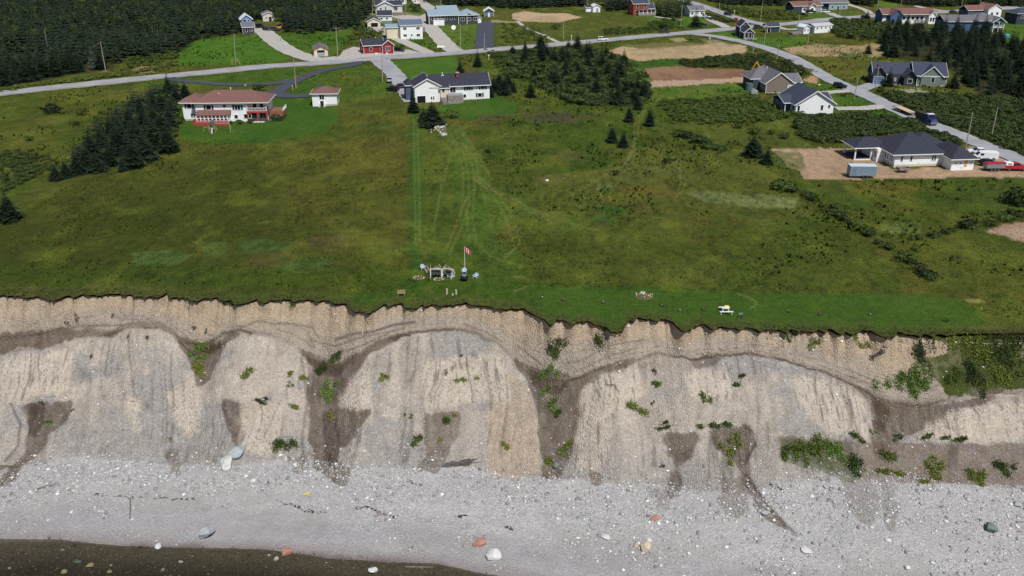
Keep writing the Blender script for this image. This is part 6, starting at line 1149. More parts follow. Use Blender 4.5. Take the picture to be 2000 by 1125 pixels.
m_wst = M('white_boulder', (196, 196, 193), .9, .14, 2.5, .5); m_gst = M('grey_boulder', (156, 160, 162), .9, .18, 2.5, .6); m_rst = M('pink_boulder', (168, 122, 110), .9, .14, 2, .5); m_dst = M('dark_boulder', (112, 122, 116), .9, .18, 2, .5); m_yst = M('tan_boulder', (184, 172, 146), .9, .15, 2, .4)
def ring(px, py, n, R, label, name='stone_ring'):
    o = at(name, px, py, 0, label, 'fire pit', 0)
    for k in range(n):
        a = 6.283*k/n; q = link('stone', rock_mesh('stone', m_yst, k+px, 1), o); q.location = (R*math.cos(a), R*.75*math.sin(a), .08); s_ = r.uniform(.3, .5); q.scale = (s_, s_, s_*.8)
    MB().bar((0, 0, .02), (0, 0, .05), R*.75, 12).build('ash', M('ash', (96, 82, 68), .95, .3, 3), o)
ring(818, 543, 11, .95, 'rough ring of pale stones left of the swings'); ring(857, 546, 9, .8, 'stone fire ring in front of the swings')
o = at('fire_bowl', 907, 549, 0, 'round black fire bowl with a grey lid in front of the flagpole', 'fire bowl', 0)
m = MB(); P0 = [(.25, .25), (.55, .4), (.68, .7), (.6, .95), (.45, 1.1)]
for (r0, z0), (r1, z1) in zip(P0[:-1], P0[1:]): m.bar((0, 0, z0), (0, 0, z1), r0, 14, r1)
m.build('bowl', blk, o); MB().bar((0, 0, 1.1), (0, 0, 1.16), .42, 14, .15).build('lid', M('lid_grey', (120, 124, 126), .4, .1), o)
for k in range(3): a = 2.09*k; MB().bar((.3*math.cos(a), .3*math.sin(a), .4), (.5*math.cos(a), .5*math.sin(a), 0), .05, 6).build('leg', blk, o)
# flagpole and flag
p, h = hgt(908, 527, 481); o = empty('flagpole', p); tag(o, 'slim white flagpole on the cliff-top lawn', 'flagpole'); MB().bar((0, 0, -.3), (0, 0, h), .06, 8, .035).build('shaft', frame_w, o); MB().bar((0, 0, h), (0, 0, h+.12), .07, 8, .02).build('finial', steel, o)
fl = empty('flag', (p[0]+.04, p[1], p[2]+h-.15), math.radians(-24)); tag(fl, 'red and white maple leaf flag drooping from the flagpole', 'flag')
fw, fh = 1.45, .85; fr_ = M('flag_red', (206, 40, 48), .8, .04); fwh = M('flag_white', (236, 234, 232), .8, .03)
def fpt(u, v): return (u*fw*.8, .12*math.sin(u*7)*u, -v*fh-.9*u*u*fw*.5)
def fpart(u0, u1, nm, mt, off=0):
    V = []; F = []; n = 6
    for i in range(n+1):
        for j in range(4): q = fpt(u0+(u1-u0)*i/n, j/3); V.append((q[0], q[1]+off, q[2]))
    b0 = len(V); V += [(x, y+.012, z) for x, y, z in V]
    for i in range(n):
        for j in range(3): a = i*4+j; F += [(a, a+1, a+5, a+4), (b0+a, b0+a+4, b0+a+5, b0+a+1)]
    me = bpy.data.meshes.new(nm); me.from_pydata(V, [], F); me.materials.append(mt); link(nm, me, fl)
fpart(0, .25, 'red_band', fr_); fpart(.25, .75, 'white_field', fwh); fpart(.75, 1, 'red_band', fr_)
lf = [(0,.48),(.09,.30),(.20,.36),(.16,.10),(.28,.22),(.31,.15),(.46,.18),(.41,.03),(.48,-.02),(.22,-.22),(.25,-.32),(.03,-.28),(.02,-.48),(-.02,-.48),(-.03,-.28),(-.25,-.32),(-.22,-.22),(-.48,-.02),(-.41,.03),(-.46,.18),(-.31,.15),(-.28,.22),(-.16,.10),(-.20,.36),(-.09,.30)]
V = [];
for x, y in lf: q = fpt(.5+x*.42*fh/fw*1.2, .5-y*.85); V.append((q[0], q[1]-.012, q[2]))
V2 = [(x, y+.036, z) for x, y, z in V]
q = fpt(.5, .5); V += [(q[0], q[1]-.012, q[2])]; n = len(lf); me = bpy.data.meshes.new('maple_leaf'); me.from_pydata(V, [], [(i, (i+1) % n, n) for i in range(n)]); me.materials.append(fr_); link('maple_leaf', me, fl)
# picnic table, benches, posts
o = at('picnic_table', 1418, 613, 0, 'white picnic table with benches standing at the cliff edge', 'table', 0)
for k in range(3): MB().box(-.58, .58, .35+.24*k, .56+.24*k, .76, .8).build('table_board', frame_w, o)
for y, w in ((-.2, 1.08), (1.5, .9)): MB().box(-w, w, y-.15, y+.15, .45, .5).build('bench_board', frame_w, o)
for x in (-.45, .45):
    MB().box(x-.05, x+.05, -.2, 1.5, .38, .445).build('cross_rail', frame_w, o)
    for y0, y1 in ((.1, .5), (1.25, .85)): MB().beam((x, y0, 0), (x, y1, .75), .08, .08).build('leg', frame_w, o)
for x in (-.85, .85): MB().box(x-.05, x+.05, -.3, -.1, 0, .448).build('bench_leg', frame_w, o)
o = at('yellow_crate', 1419, 604, 0, 'small yellow object behind the white picnic table', 'crate', 0); yl = M('yellow_plastic', (222, 212, 70), .5, .05); MB().box(-.3, .3, -.25, .25, 0, .5).build('body', yl, o, .05); MB().box(-.33, .33, -.28, .28, .502, .58).build('lid', yl, o)
o = at('metal_stand', 1446, 621, 0, 'grey metal stand right of the white picnic table', 'stand', 0); MB().box(-.3, .3, -.25, .25, .7, .78).build('top', steel, o); MB().beam((-.25, 0, 0), (.1, 0, .7), .08, .08).build('leg', steel, o); MB().beam((.2, .1, 0), (.2, .1, .7), .08, .08).build('leg', dkseat, o); MB().beam((.2, -.2, 0), (.2, -.1, .7), .08, .08).build('leg', dkseat, o)
o = at('wooden_bench', 784, 577, 0, 'small brown wooden bench near the grassy notch in the cliff edge', 'bench', 0); wd = M('bench_wood', (158, 134, 102), .85, .15, 3)
for k in range(3): MB().box(-.65, .65, -.22+.16*k, -.08+.16*k, .42, .46).build('seat_slat', wd, o)
for k in range(2): MB().box(-.65, .65, .26, .3, .55+.2*k, .7+.2*k).build('back_slat', wd, o)
for x in (-.55, .55): MB().box(x-.05, x+.05, -.2, .3, 0, .415).build('leg', wd, o)
for i, (x, y, hh, l) in enumerate([(873, 575, 1.1, 'left tall pale stone post near the cliff edge'), (891, 575, .9, 'right tall pale stone post near the cliff edge'), (884, 577, .35, 'low pale stone between the two stone posts')]):
    o = at('stone_post', x, y, 10*i, l, 'post', 0); MB().prism([(-.17, 0), (.17, 0), (.14, hh*.85), (.05, hh), (-.12, hh*.95)], 'y', -.12, .12).build('stone', m_yst, o, .04)
G_ = [(1058,583,'whitish plant clump furthest left on the cliff-top lawn'),(1101,587,'small grey plant second from left on the cliff-top lawn'),(1178,592,'grey-green plant below the flower bed on its left'),(1292,598,'bluish plant right below the flower bed'),(1326,607,'dark low plant between the flower bed and the picnic table'),(1375,606,'small plant just left of the picnic table'),(1541,610,'low plant first to the right of the picnic table'),(1602,616,'broad grey plant second to the right of the picnic table'),(1698,615,'tiny pale plant third to the right of the picnic table'),(1848,628,'pale plant near the right end of the cliff-top lawn')]
for i, (x, y, l) in enumerate(G_):
    p = P(x, y); o = bush(0, 0, 0, l, 'heath' if i % 3 else 'bush', name='lawn_plant', cat='plant', p=p, h=.38+.15*(i % 2), wid=1.7); q = link('stone', rock_mesh('stone', m_wst, i+50, 1), o); q.location = (.12, -.1, .25); q.scale = (.3, .28, .3)
o = at('flower_bed', 1257, 578, 0, 'round flower bed with white blooms and a pale stone rim', 'flower bed', 0); MB().bar((0, 0, -.02), (0, 0, .12), 1.6, 18, 1.3).build('soil', M('bed_soil', (92, 84, 54), .95, .3, 2), o)
wf = M('white_petals', (228, 224, 196), .8, .05)
for k in range(26):
    a = r.uniform(0, 6.28); R = r.uniform(.1, 1.5); q = MB().bar((R*math.cos(a), R*.8*math.sin(a), .1), (R*math.cos(a), R*.8*math.sin(a), .35), .03, 5, .09); q.build('flower', wf if k % 3 else M('green_stem', (84, 110, 50), .8), o)
MB().bar((0, .9, .12), (0, .9, .3), .42, 14, .36).build('planter', m_wst, o); MB().bar((0, .9, .301), (0, .9, .36), .2, 10, .16).build('planter_plant', M('green_stem', (84, 110, 50)), o)
# stone heap below the broad spruce
o = at('stone_heap', 857, 252, 0, 'heap of pale field stones below the broad dark spruce', 'stone heap', 0); rk = [rock_mesh('stone', m_yst if k % 2 else m_wst, 70+k, 1) for k in range(6)]
for k in range(70):
    q = link('stone', rk[k % 6], o); x, y = r.gauss(0, .95), r.gauss(0, 2.0); s_ = r.uniform(.4, .85); q.location = (x, y, max(.05, .9-.25*math.hypot(x, y*.7))*r.uniform(.4, 1)); q.scale = (s_, s_, s_); q.rotation_euler = (r.random()*3, r.random()*3, r.random()*3)
for q in [(866, 265, m_gst, 'flat grey slab at the foot of the stone heap', 2.6), (1600, 167, m_yst, 'tan rock on the grass at the side road corner', 1.3), (1592, 164, m_rst, 'reddish rock next to the tan one at the side road corner', 1.4), (479, 168, m_wst, 'white rock beside the black drive', 1.0), (1386, 76, m_wst, 'white boulder at the corner of the sandy lot', 1.4), (1068, 354, m_wst, 'pale stones beside the heath in the meadow', 1.0)]:
    o = link('boulder', rock_mesh('boulder', q[2], q[0], 2)); o.location = P(q[0], q[1])+np.array([0, 0, .25]); o.scale = (q[4], q[4]*.8, q[4]*.8); tag(o, q[3], 'rock')
# play set, pool, small yard things
o = at('play_set', 418, 257, 0, 'wooden play set with swing beam on the lawn before the sunroom deck', 'play set', 0); wd2 = M('play_wood', (172, 156, 118), .85, .15, 2)
for x in (-1.0, .6):
    for y in (-.7, .7): MB().box(x-.08, x+.08, y-.08, y+.08, 0, 2.2).build('post', wd2, o)
MB().prism([(-1.2, 2.2), (.8, 2.2), (-.2, 3.1)], 'y', -.9, .9).build('canopy', M('green_canvas', (74, 96, 92), .8), o); MB().box(-.95, .55, -.65, .65, 1.1, 1.2).build('platform', wd2, o); MB().beam((.6, 0, 2.3), (4.6, 0, 2.3), .14, .14).build('swing_beam', wd2, o)
for y in (-.9, .9): MB().beam((4.6, 0, 2.3), (4.9, y, 0), .1, .1).build('leg', wd2, o)
MB().beam((-.2, -.7, 1.15), (.2, -2.6, .1), .5, .06).build('slide', greydoor, o); MB().beam((-2.6, -.3, 1.3), (-1.0, 0, 1.3), .1, .1).build('side_beam', wd2, o); MB().beam((-2.6, -.3, 1.3), (-2.7, -.4, 0), .1, .1).build('leg', wd2, o)
o = at('pool', 719, 62, 0, 'round turquoise pool on the grass below the cream garage', 'pool', 0); MB().bar((0, 0, 0), (0, 0, .9), 2.1, 24).build('wall', M('pool_wall', (96, 170, 168), .5), o); MB().bar((0, 0, .901), (0, 0, .93), 1.95, 24).build('cover', M('pool_cover', (110, 200, 196), .4), o)
o = at('pool', 1962, 72, 0, 'round blue pool beside the slate blue house porch', 'pool', 0); MB().bar((0, 0, 0), (0, 0, 1.1), 2.2, 24).build('wall', M('pool_wall_blue', (70, 140, 166), .5), o); MB().bar((0, 0, 1.101), (0, 0, 1.13), 2.05, 24).build('cover', M('pool_cover_blue', (96, 176, 196), .4), o)
o = at('satellite_dish', 886, 58, 0, 'white dish-shaped ornament on the lawn of the steel roofed house', 'ornament', 0); MB().bar((0, 0, .9), (0, -.5, 1.1), .2, 14, 1.1).build('dish', frame_w, o); MB().bar((0, .1, 0), (0, .1, .9), .12, 8).build('stand', frame_w, o)
for x, y, l in ((861, 95, 'low white bench-like block at the foot of the gravel lane'), (925, 34, 'white low vehicle-like block behind the steel roofed house')):
    o = at('garden_bench', x, y, 0, l, 'bench', .1); MB().box(-1.6, 1.6, -.4, .4, .4, .55).build('seat', frame_w, o); MB().box(-1.6, 1.6, .3, .42, .552, 1.1).build('backrest', frame_w, o); MB().box(-1.5, -1.3, -.35, .35, 0, .398).build('leg', frame_w, o); MB().box(1.3, 1.5, -.35, .35, 0, .398).build('leg', frame_w, o)
for i, (x, y, l) in enumerate([(548, 80, 'white bird box on a dark post in the lawn above the cream garage'), (1116, 78, 'white marker post left of the white car on the road'), (1434, 28, 'white post beside the north road'), (955, 117, 'white slanted sign right of the pointed spruce'), (572, 178, 'yellow marker post beside the black drive')]):
    o = at('marker_post', x, y, 0, l, 'post', 0); MB().box(-.08, .08, -.08, .08, 0, 1.5).build('post', blk if i == 0 else (frame_w if i < 4 else M('yellow_brace', (172, 160, 84))), o); MB().box(-.25, .25, -.12, .12, 1.502, 2.0).build('head', frame_w if i < 4 else M('yellow_brace', (172, 160, 84)), o)
# ---------------------------------------------------------------- boulders, stones and plants on the cliff and the beach
def boulder(px, py, wpx, hpx, mat, label, seed, sink=.3, tilt=0):
    p = Pc(px, py+hpx*.3); d = p[1]*CP-(p[2]-CH)*SP; w = wpx*d/FPX; h = hpx*d/FPX
    o = link('boulder', rock_mesh('boulder', mat, seed, 3)); o.scale = (w*1.12, w*.95, h*1.15); o.location = (p[0], p[1]+w*.15, p[2]+h*.5*.7-sink*h*.35); o.rotation_euler = (0, 0, seed*1.3)
    if tilt: o.rotation_euler = (tilt, 0, 0)
    return tag(o, label, 'boulder')
for a in [(441,905,34,36,m_wst,'big white boulder, lower of the pair at the foot of the cliff'),(462,883,30,32,m_gst,'big grey-white boulder, upper of the pair at the foot of the cliff'),(402,1038,42,38,m_gst,'large cracked grey boulder on the left beach'),(308,1068,18,11,m_wst,'white stone at the edge of the dark water on the left'),
 (558,1078,28,24,m_rst,'pink boulder at the water edge'),(938,1060,28,22,m_rst,'pink boulder behind the white one in the middle of the beach'),(962,1084,38,28,m_wst,'large smooth white boulder in the middle of the lower beach'),(729,1114,22,17,m_wst,'white stone standing in the shallow water'),(1260,1067,26,28,m_yst,'pale angular boulder with a split side on the right beach'),
 (1242,1064,10,18,m_yst,'thin split slab leaning beside the pale angular boulder'),(1937,1032,28,26,m_dst,'dark greenish rounded boulder at the far right of the beach'),(1087,908,18,24,m_dst,'smooth dark grey boulder in the gully mouth'),(1281,1012,22,12,m_rst,'flat pinkish stone in the shingle right of centre'),(1183,1049,20,10,m_wst,'flat white slab in the shingle'),
 (1268,1054,12,9,m_wst,'small white slab behind the pale angular boulder'),(1575,1077,24,12,m_wst,'flat pale slab in the right beach'),(1735,1054,14,12,m_wst,'pale angular stone in the rubble on the right'),(1990,985,20,14,m_gst,'grey stone at the right border of the rubble'),(1495,1003,16,14,m_gst,'grey slab at the end of the dark runnel'),(1772,1108,16,12,m_wst,'rounded pale stone near the bottom right'),
 (126,1117,14,10,m_yst,'pale stone under the water near the left corner'),(175,1104,16,10,m_yst,'greenish pale stone under the water, right of the corner one'),(213,1117,11,8,m_yst,'small submerged stone third from the left corner'),(526,1085,8,6,m_wst,'small white stone left of the pink water edge boulder'),(540,1091,12,8,m_wst,'white stone just below the pink water edge boulder'),(353,1097,9,6,m_wst,'white stone poking out of the dark water'),(318,1112,10,7,m_gst,'grey stone out in the dark water'),(258,1015,9,7,m_wst,'white stone at the end of the upright stick'),(150,1098,16,9,m_dst,'dark flat stone under the water at the left'),(494,939,14,10,m_wst,'white stone in the rubble right of the boulder pair'),(68,890,10,8,m_wst,'white stone below the left gully')]:
    boulder(*a, seed=a[0])
# loose stones: thousands, one mass each
ico = None
def stones(name, label, n, pdf, size, cols, seed, sq=.6):
    import bmesh
    bm = bmesh.new(); bmesh.ops.create_icosphere(bm, subdivisions=1, radius=.5); bv = np.array([v.co[:] for v in bm.verts]); bf = np.array([[v.index for v in f.verts] for f in bm.faces]); bm.free()
    if True:                                              # the 20-face shape is enough for stones of a few pixels
        bm = bmesh.new(); bmesh.ops.create_icosphere(bm, subdivisions=1, radius=.5); bv = np.array([v.co[:] for v in bm.verts]); bf = np.array([[v.index for v in f.verts] for f in bm.faces]); bm.free()
    rg = np.random.default_rng(seed); m = n*6; x = rg.uniform(-92, 92, m); y = rg.uniform(78, 134, m); y = np.minimum(y, lip(x)-.4); z = zc(x, y)
    px, py = proj(x, y, z); k = rg.random(m) < pdf(px, py, x, y); k &= (px > -60) & (px < 2060) & (py < 1180); x, y, z = x[k][:n], y[k][:n], z[k][:n]; n = len(x)
    s_ = size[0]*(1+rg.pareto(size[1], n)*.6); s_ = np.minimum(s_, size[2])
    a = rg.uniform(0, 6.28, n); ca, sa = np.cos(a), np.sin(a); ax = rg.uniform(.75, 1.3, n); v = bv[None]*np.stack([ax, 1/ax, sq*rg.uniform(.7, 1.2, n)], -1)[:, None]*(1+.16*rg.normal(size=(n, len(bv), 1)))
    v = v*s_[:, None, None]; w = np.stack([v[..., 0]*ca[:, None]-v[..., 1]*sa[:, None], v[..., 0]*sa[:, None]+v[..., 1]*ca[:, None], v[..., 2]], -1)+np.stack([x, y, z+s_*.12], -1)[:, None]
    c = np.array([lin(q) for q in cols])[rg.integers(0, len(cols), n)]*rg.uniform(.75, 1.2, n)[:, None]; c4 = np.ones((n, len(bv), 4)); c4[..., :3] = c[:, None]; c4[..., 3] = 0
    f = bf[None]+(np.arange(n)*len(bv))[:, None, None]
    return tag(link(name, npmesh(name, w.reshape(-1, 3), f.reshape(-1, 3), mat_stone, c4.reshape(-1, 4))), label, 'stones', kind='stuff')
mat_stone = MA('loose_stone', .9, 1.5, 6, .08, .1, 0)
def d_beach(px, py, x, y):
    b = pl(BAS, px); w = pl(WAT, px); t = py-b
    f = np.exp(-((t-28)/34)**2)+.35*(t > 0)*sst(.42, .6, fbm(x*.12, y*.3, 90, 3))+.22*sst(1050, 1300, px)*(t > -10)
    f = f*(.35+.9*sst(.35, .65, fbm(x*.25, y*.4, 93, 3)))
    return f*(py < w-12)
def d_cliff(px, py, x, y):
    b = pl(BRK, px); c = pl(BAS, px); return (py > b)*(py < c+5)*(.10+.5*sst(.5, .68, fbm(x*.2, y*.3, 94, 4))+.25*sst(.6, 1, (py-b)/(c-b)))+(py <= b)*(py > pl(LIP, px)+10)*.16
greyst = [(176, 176, 178), (190, 190, 190), (164, 164, 166), (214, 212, 208), (146, 144, 143), (182, 172, 164), (142, 146, 150), (160, 158, 156), (204, 203, 201), (136, 134, 132)]
stones('shingle', 'band of pale rubble along the foot of the cliff and the upper beach', 32000, d_beach, (.12, 2.2, .62), greyst, 5)
stones('cliff_stones', 'pale stones sticking out of the cliff face', 14000, d_cliff, (.08, 2.2, .45), greyst+[(196, 184, 170), (176, 164, 152), (226, 223, 218), (232, 230, 226), (216, 212, 206)], 6)
stones('sea_bed_stones', 'dark pebbles under the shallow water', 4500, lambda px, py, x, y: (py > pl(WAT, px)-8)*.9, (.14, 2.6, .5), [(96, 86, 74), (130, 118, 100), (78, 70, 60), (170, 160, 138), (110, 100, 84)], 7)
# plants on the cliff
LM = {'bush': m_bush, 'dark': m_dark, 'lime': m_lime, 'yel': m_yel, 'heath': m_heath}
def cplant(px, py, wpx, hpx, sort, label):                # leaves spread over the slope where the plant grows
    c = Pc(px, py); d = c[1]*CP-(c[2]-CH)*SP; w = wpx*d/FPX; hy = hpx*d/FPX*.85; rg = np.random.default_rng(px*7+py)
    n = int(np.clip(130*w*hy, 40, 3600)); cl = max(3, int(w*hy*1.2)); cx = rg.normal(0, .24, cl)*w; cy = rg.normal(0, .24, cl)*hy
    k = rg.integers(0, cl, n); x = c[0]+cx[k]+rg.normal(0, .14, n)*min(w, 2.2); y = c[1]+cy[k]+rg.normal(0, .14, n)*min(hy, 2.2); y = np.minimum(y, lip(x)-.1)
    top = np.clip(.30*min(w, hy*1.3), .18, .9); zz = zc(x, y)+np.abs(rg.normal(0, .45, n))*top+.03
    s_ = rg.uniform(.07, .16, n)*(1 if w > 1.2 else .8); a = rg.normal(size=(n, 3)); a /= np.linalg.norm(a, axis=1)[:, None]; b = np.cross(a, rg.normal(size=(n, 3))); b /= np.linalg.norm(b, axis=1)[:, None]
    C0 = np.stack([x, y, zz], -1)-c; V = np.stack([C0-a*s_[:, None], C0+b*s_[:, None]*.7, C0+a*s_[:, None], C0-b*s_[:, None]*.7], 1).reshape(-1, 3)
    o = empty('cliff_plant', c); tag(o, label, 'plant'); link('foliage', npmesh('foliage', V, np.arange(n*4).reshape(-1, 4), LM[sort]), o)
    m = MB()
    for i in range(min(cl, 6)): m.bar((0, 0, -.25), (cx[i], cy[i], top*.5), .03, 4, .015)
    m.build('stems', m_bark, o); return o
CPL = [(1085,683,40,34,'dark','round dark bush on the cliff under the lip'),(1172,675,22,40,'dark','tall narrow bush hanging on the cliff right of the round one'),(1078,723,46,22,'lime','bright green mat above the dark gully'),(1065,768,18,22,'lime','top of the bright green streak in the gully'),(1080,790,22,26,'lime','lower part of the bright green streak in the gully'),(1092,808,20,18,'bush','dark green tuft ending the streak in the gully'),
 (1245,803,34,28,'yel','two-lobed bush in the right talus'),(1285,752,24,16,'bush','small bush upper middle of the right talus'),(1382,778,18,26,'bush','upright bush in the right talus'),(1438,755,22,14,'bush','small low bush at the right talus'),(1450,737,16,12,'bush','little plant above the low bush at the right talus'),(1278,723,12,16,'heath','dry tuft near the right talus crest'),(1275,790,9,9,'dark','tiny plant beside the two-lobed bush'),
 (390,690,48,22,'lime','bright green patch in the left gully head'),(392,725,26,40,'yel','yellowish growth running down the left gully'),(480,735,28,22,'yel','olive bush right of the left gully'),(556,872,44,30,'bush','dense green bush at the talus foot left of centre'),(650,698,40,18,'dark','green mat at the head of the central gully'),(628,728,30,20,'bush','leafy patch in the central gully'),(645,758,28,36,'lime','bright streak in the central gully'),(640,780,20,18,'lime','lower bright patch in the central gully'),
 (565,733,16,14,'yel','small olive plant left of the central gully'),(590,740,20,12,'yel','olive plant at the rim of the central gully'),(563,755,14,10,'yel','little plant left of the central gully'),(572,795,28,14,'yel','low plant spreading left of the central gully'),(645,815,16,14,'yel','small plant low in the central gully'),(518,785,30,12,'dark','dark spotted plant left of the central gully mouth'),
 (750,738,24,16,'yel','olive bush on the big middle talus'),(900,742,22,12,'yel','twin olive plants on the middle talus'),(930,740,12,10,'yel','plant right of the twin olive plants'),(887,813,14,10,'yel','little plant low on the middle talus'),(868,730,10,9,'heath','dry tuft on the middle talus'),(900,697,9,9,'bush','small round plant high on the middle talus'),(875,830,24,20,'bush','plant in the dark streak of the middle talus'),(797,812,12,12,'bush','leafy plant low at the middle talus'),(815,858,26,22,'bush','sparse leafy plant at the foot of the middle talus'),(856,860,14,12,'yel','yellowish plant at the foot of the middle streak'),(990,870,18,22,'yel','olive plant on the tan patch'),
 (1540,655,24,28,'bush','shaggy tuft under the right turf edge'),(1590,672,26,20,'yel','olive tuft under the right turf edge'),(1680,672,32,16,'yel','broad olive tuft on the right scarp'),(1715,695,26,16,'heath','dry shrub on the right scarp'),(1800,692,44,34,'dark','dark shrub on the overgrown right scarp'),(1785,755,118,42,'lime','big bright green mat on the right scarp'),(1870,740,50,26,'bush','green growth right of the big mat'),(1905,740,44,40,'dark','dark growth at the right end of the scarp'),(1970,690,80,70,'dark','dark overgrown bank at the right border'),(1900,690,60,36,'yel','grassy bank right of the dark shrub'),(1850,665,50,20,'yel','grassy tuft at the overgrown cliff edge'),(1960,745,60,30,'yel','olive bank at the right border'),
 (1555,885,50,44,'bush','leafy patch at the left end of the lower right bank'),(1595,880,46,40,'bush','leafy patch second in the lower right bank'),(1630,885,40,44,'lime','bright leafy patch in the lower right bank'),(1665,910,42,44,'dark','dark leafy patch ending the lower right bank'),(1735,890,30,30,'bush','plants in the muddy bank right of the runnel'),(1745,925,50,24,'yel','mossy clump low in the muddy bank'),(1820,915,40,40,'yel','mossy strip in the muddy right bank'),(1910,935,60,26,'yel','mossy clump at the right foot of the cliff'),(1960,915,40,30,'bush','green clump at the right border foot'),(1805,942,20,18,'yel','small mossy tuft at the rubble top'),
 (1810,852,26,14,'bush','small green plant on the right ledge'),(1850,858,30,12,'bush','plant in the middle of the right ledge'),(1885,860,30,14,'bush','plant at the end of the right ledge'),(1675,856,32,16,'bush','plant at the left of the right ledge'),(1708,846,14,10,'lime','tiny bright plant over the runnel'),(1750,858,20,12,'bush','little plant above the muddy bank'),
 (1300,835,40,12,'bush','row of leaves above the right dark wedge'),(1410,828,50,16,'bush','row of leaves above the split dark wedge'),(1370,835,24,10,'bush','leaves between the two dark wedges'),(1425,880,34,40,'yel','weeds inside the split dark wedge'),(1295,912,10,10,'dark','small dark plant right low talus'),(370,592,12,14,'heath','dry tuft on the left scarp under the edge'),(448,592,20,14,'dark','tuft hanging from the edge left of centre'),(570,603,14,20,'yel','tuft hanging from the edge'),
 (250,658,8,8,'heath','first dry tuft on the left talus crest'),(290,660,10,10,'heath','second dry tuft on the left talus crest'),(380,640,12,10,'heath','dry tuft on the scarp over the left gully'),(405,648,10,9,'heath','small dry tuft on the scarp over the left gully'),(150,622,10,12,'heath','dry tuft on the far left scarp'),(130,634,10,9,'heath','second dry tuft on the far left scarp'),(220,620,10,9,'heath','dry tuft on the left scarp middle'),(178,700,8,12,'heath','dry tuft high on the left talus'),(95,828,14,16,'lime','green plant in the left dark wedge'),(75,790,14,8,'dark','dark plant at the top of the left wedge'),(142,803,8,7,'dark','tiny plant right of the left wedge'),(332,861,9,7,'yel','tiny plant low on the left talus'),(1075,905,28,20,'yel','mossy growth around the gully boulder'),(1100,880,24,30,'yel','weeds in the lower gully')]
for a in CPL: cplant(*a)
rg = np.random.default_rng(33); n = 9000; x = rg.uniform(50, 92, n); y = lip(x)-rg.uniform(.2, 12, n); z = zc(x, y); px, py = proj(x, y, z)    # grass spilling over the right end
k = (py < 640+(px-1740)*.42+30*(fbm(x*.3, y*.3, 5, 3)-.5)) & (rg.random(n) < sst(1720, 1900, px)) & (px < 2100); x, y, z = x[k], y[k], z[k]; n = len(x); V = np.zeros((n, 2, 3, 3)); s_ = rg.uniform(.15, .45, n)
for j in range(2):
    a = rg.uniform(0, 6.28, n); w = .3*s_; V[:, j, 0] = np.stack([x-np.sin(a)*w, y+np.cos(a)*w, z-.03], -1); V[:, j, 1] = np.stack([x+np.sin(a)*w, y-np.cos(a)*w, z-.03], -1); V[:, j, 2] = np.stack([x+np.cos(a)*.5*s_, y+np.sin(a)*.5*s_-.1, z+s_*.8], -1)
cc = np.ones((n, 6, 4)); cc[:, :, :3] = (lin((74, 88, 38))*rg.uniform(.6, 1.5, n)[:, None])[:, None]
tag(link('slope_grass', npmesh('slope_grass', V.reshape(-1, 3), np.arange(n*6).reshape(-1, 3), MAtuft, cc.reshape(-1, 4))), 'grass spilling down the overgrown right end of the cliff', 'grass', kind='stuff')
# driftwood, sticks, weed lines
def stick(px, py, qx, qy, rad, mat, label, n=1, spread=0):
    a = Pc(px, py); b = Pc(qx, qy); o = empty('driftwood', a); tag(o, label, 'driftwood'); rr = random.Random(px)
    for k in range(n):
        s_ = (np.array([rr.uniform(-1, 1), rr.uniform(-1, 1)*.6])*spread) if spread else np.zeros(2); e = (np.array([rr.uniform(-1, 1), rr.uniform(-1, 1)*.6])*spread) if spread else np.zeros(2)
        a2 = np.array([a[0]+s_[0], a[1]+s_[1]]); b2 = np.array([b[0]+e[0], b[1]+e[1]]); t0, t1 = sorted((rr.random(), rr.random())) if n > 1 else (0, 1); t1 = max(t1, t0+.25)
        A_ = a2+(b2-a2)*t0; B_ = a2+(b2-a2)*t1; za_ = float(zc(A_[:1], A_[1:])[0])+rad+(.25*rr.random() if n > 1 else 0); zb_ = float(zc(B_[:1], B_[1:])[0])+rad+(.25*rr.random() if n > 1 else 0)
        MB().bar((A_[0]-a[0], A_[1]-a[1], za_-a[2]), (B_[0]-a[0], B_[1]-a[1], zb_-a[2]), rad, 6, rad*.6).build('branch' if n > 1 else 'stick', mat, o)
dw = M('dark_drift', (92, 86, 82), .9, .2, 2); dw2 = M('pale_drift', (206, 196, 180), .8, .1, 2)
stick(255, 973, 254, 1014, .09, M('brown_stick', (112, 92, 80), .9), 'brown stick lying upright on the left beach')
stick(792, 1108, 846, 1109, .06, dw2, 'long pale pole lying at the water edge'); stick(865, 910, 924, 904, .07, dw, 'tangle of dark driftwood at the foot of the middle talus', 34, .7); stick(800, 940, 815, 950, .05, dw, 'small dark driftwood left of the big tangle', 8, .5)
stick(50, 962, 100, 950, .05, dw, 'thin dark branch on the far left beach', 3, .3); stick(730, 1012, 752, 1003, .05, M('reddish_drift', (150, 92, 84), .9), 'reddish stick among the dark weed line', 2, .2); stick(1885, 1080, 1892, 1070, .07, dw, 'dark stub of wood at the right beach')
o = MB(); pc = Pc(600, 965); 
o = empty('yellow_rope', pc); tag(o, 'scrap of yellow rope on the shingle left of centre', 'rope'); rr = random.Random(4); m = MB(); pts = [(rr.uniform(-.5, .5), rr.uniform(-.4, .4), .08) for _ in range(7)]
for a, b in zip(pts[:-1], pts[1:]): m.bar(a, b, .06, 6)
m.build('coil', M('yellow_rope', (214, 206, 80), .8), o)
rg = np.random.default_rng(12); V = []; F = []                 # the tide line of dark weed
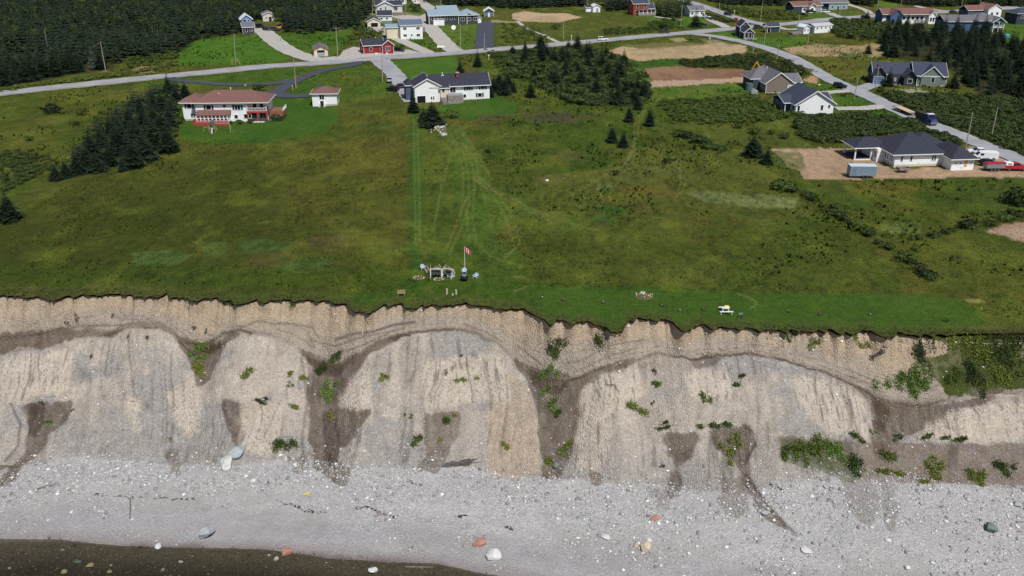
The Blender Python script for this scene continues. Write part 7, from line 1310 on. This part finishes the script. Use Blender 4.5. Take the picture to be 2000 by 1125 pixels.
for pts in ([(540,980),(580,990),(600,1000),(640,1002)], [(695,995),(720,990),(745,1004),(775,1010)], [(180,965),(240,970),(330,975),(380,975)], [(1000,1035),(990,1030)], [(1500,945),(1530,960)], [(890,1010),(915,1008)]):
    for a, b in zip(pts[:-1], pts[1:]):
        for _ in range(14):
            t = rg.random(); p = Pc(a[0]+(b[0]-a[0])*t+rg.normal()*2, a[1]+(b[1]-a[1])*t+rg.normal()*1.6); an = rg.uniform(0, 6.28); s_ = rg.uniform(.12, .4); i = len(V)
            V += [(p[0]-s_*math.cos(an), p[1]-s_*math.sin(an), p[2]+.03), (p[0]+.08*math.sin(an), p[1]-.08*math.cos(an), p[2]+.12), (p[0]+s_*math.cos(an), p[1]+s_*math.sin(an), p[2]+.03), (p[0]-.08*math.sin(an), p[1]+.08*math.cos(an), p[2]+.08)]; F.append((i, i+1, i+2, i+3))
tag(link('seaweed', npmesh('seaweed', V, F, M('dark_seaweed', (62, 54, 50), .8))), 'broken lines of dark seaweed along the beach', 'seaweed', kind='stuff')
# ---------------------------------------------------------------- rows that can be counted off: say which one from the end
ORD = 'first second third fourth fifth sixth seventh eighth ninth tenth eleventh twelfth thirteenth fourteenth fifteenth sixteenth seventeenth eighteenth nineteenth twentieth twenty-first twenty-second twenty-third twenty-fourth twenty-fifth twenty-sixth twenty-seventh'.split()
def count_off(group, key, text):
    for k, o in enumerate(sorted([o for o in bpy.data.objects if o.get('group') == group], key=key)): o['label'] = text % ORD[k]
far_first = lambda o: -o.location.y
count_off('shrubs of the hedge line running down to the cliff', far_first, 'dark low shrub, %s from the top of the hedge line down the right meadow')
count_off('shrubs of the short hedge below the right meadow', lambda o: o.location.x, 'dark shrub, %s from the left in the short hedge near the pale dirt')
count_off('spruces at the lower end of the dense row, along the field edge', lambda o: o.location.x, 'dark spruce, %s from the left at the lower end of the dense row')
count_off('spruces at the outer corner of the row facing the mown lawn', lambda o: o.location.x, 'dark spruce, %s from the left at the row corner facing the mown lawn')
count_off('spruces in the row close beside the white house with brown roof', far_first, 'dark spruce beside the brown roofed house, %s counted from the road')
count_off('spruces in the upper left side of the dense row', far_first, 'dark spruce on the upper left side of the row, %s counted from the road')
count_off('spruces behind and right of the long white house', lambda o: o.location.x, 'dark spruce, %s from the left in the cluster right of the long white house')
count_off('spruces along the bare dirt lot beside the grey house', lambda o: o.location.x, 'dark spruce, %s from the left along the bare dirt lot by the grey house')
count_off('guard posts round the braced pole', lambda o: o.location.x, 'leaning yellow guard post, %s from the left round the braced pole')
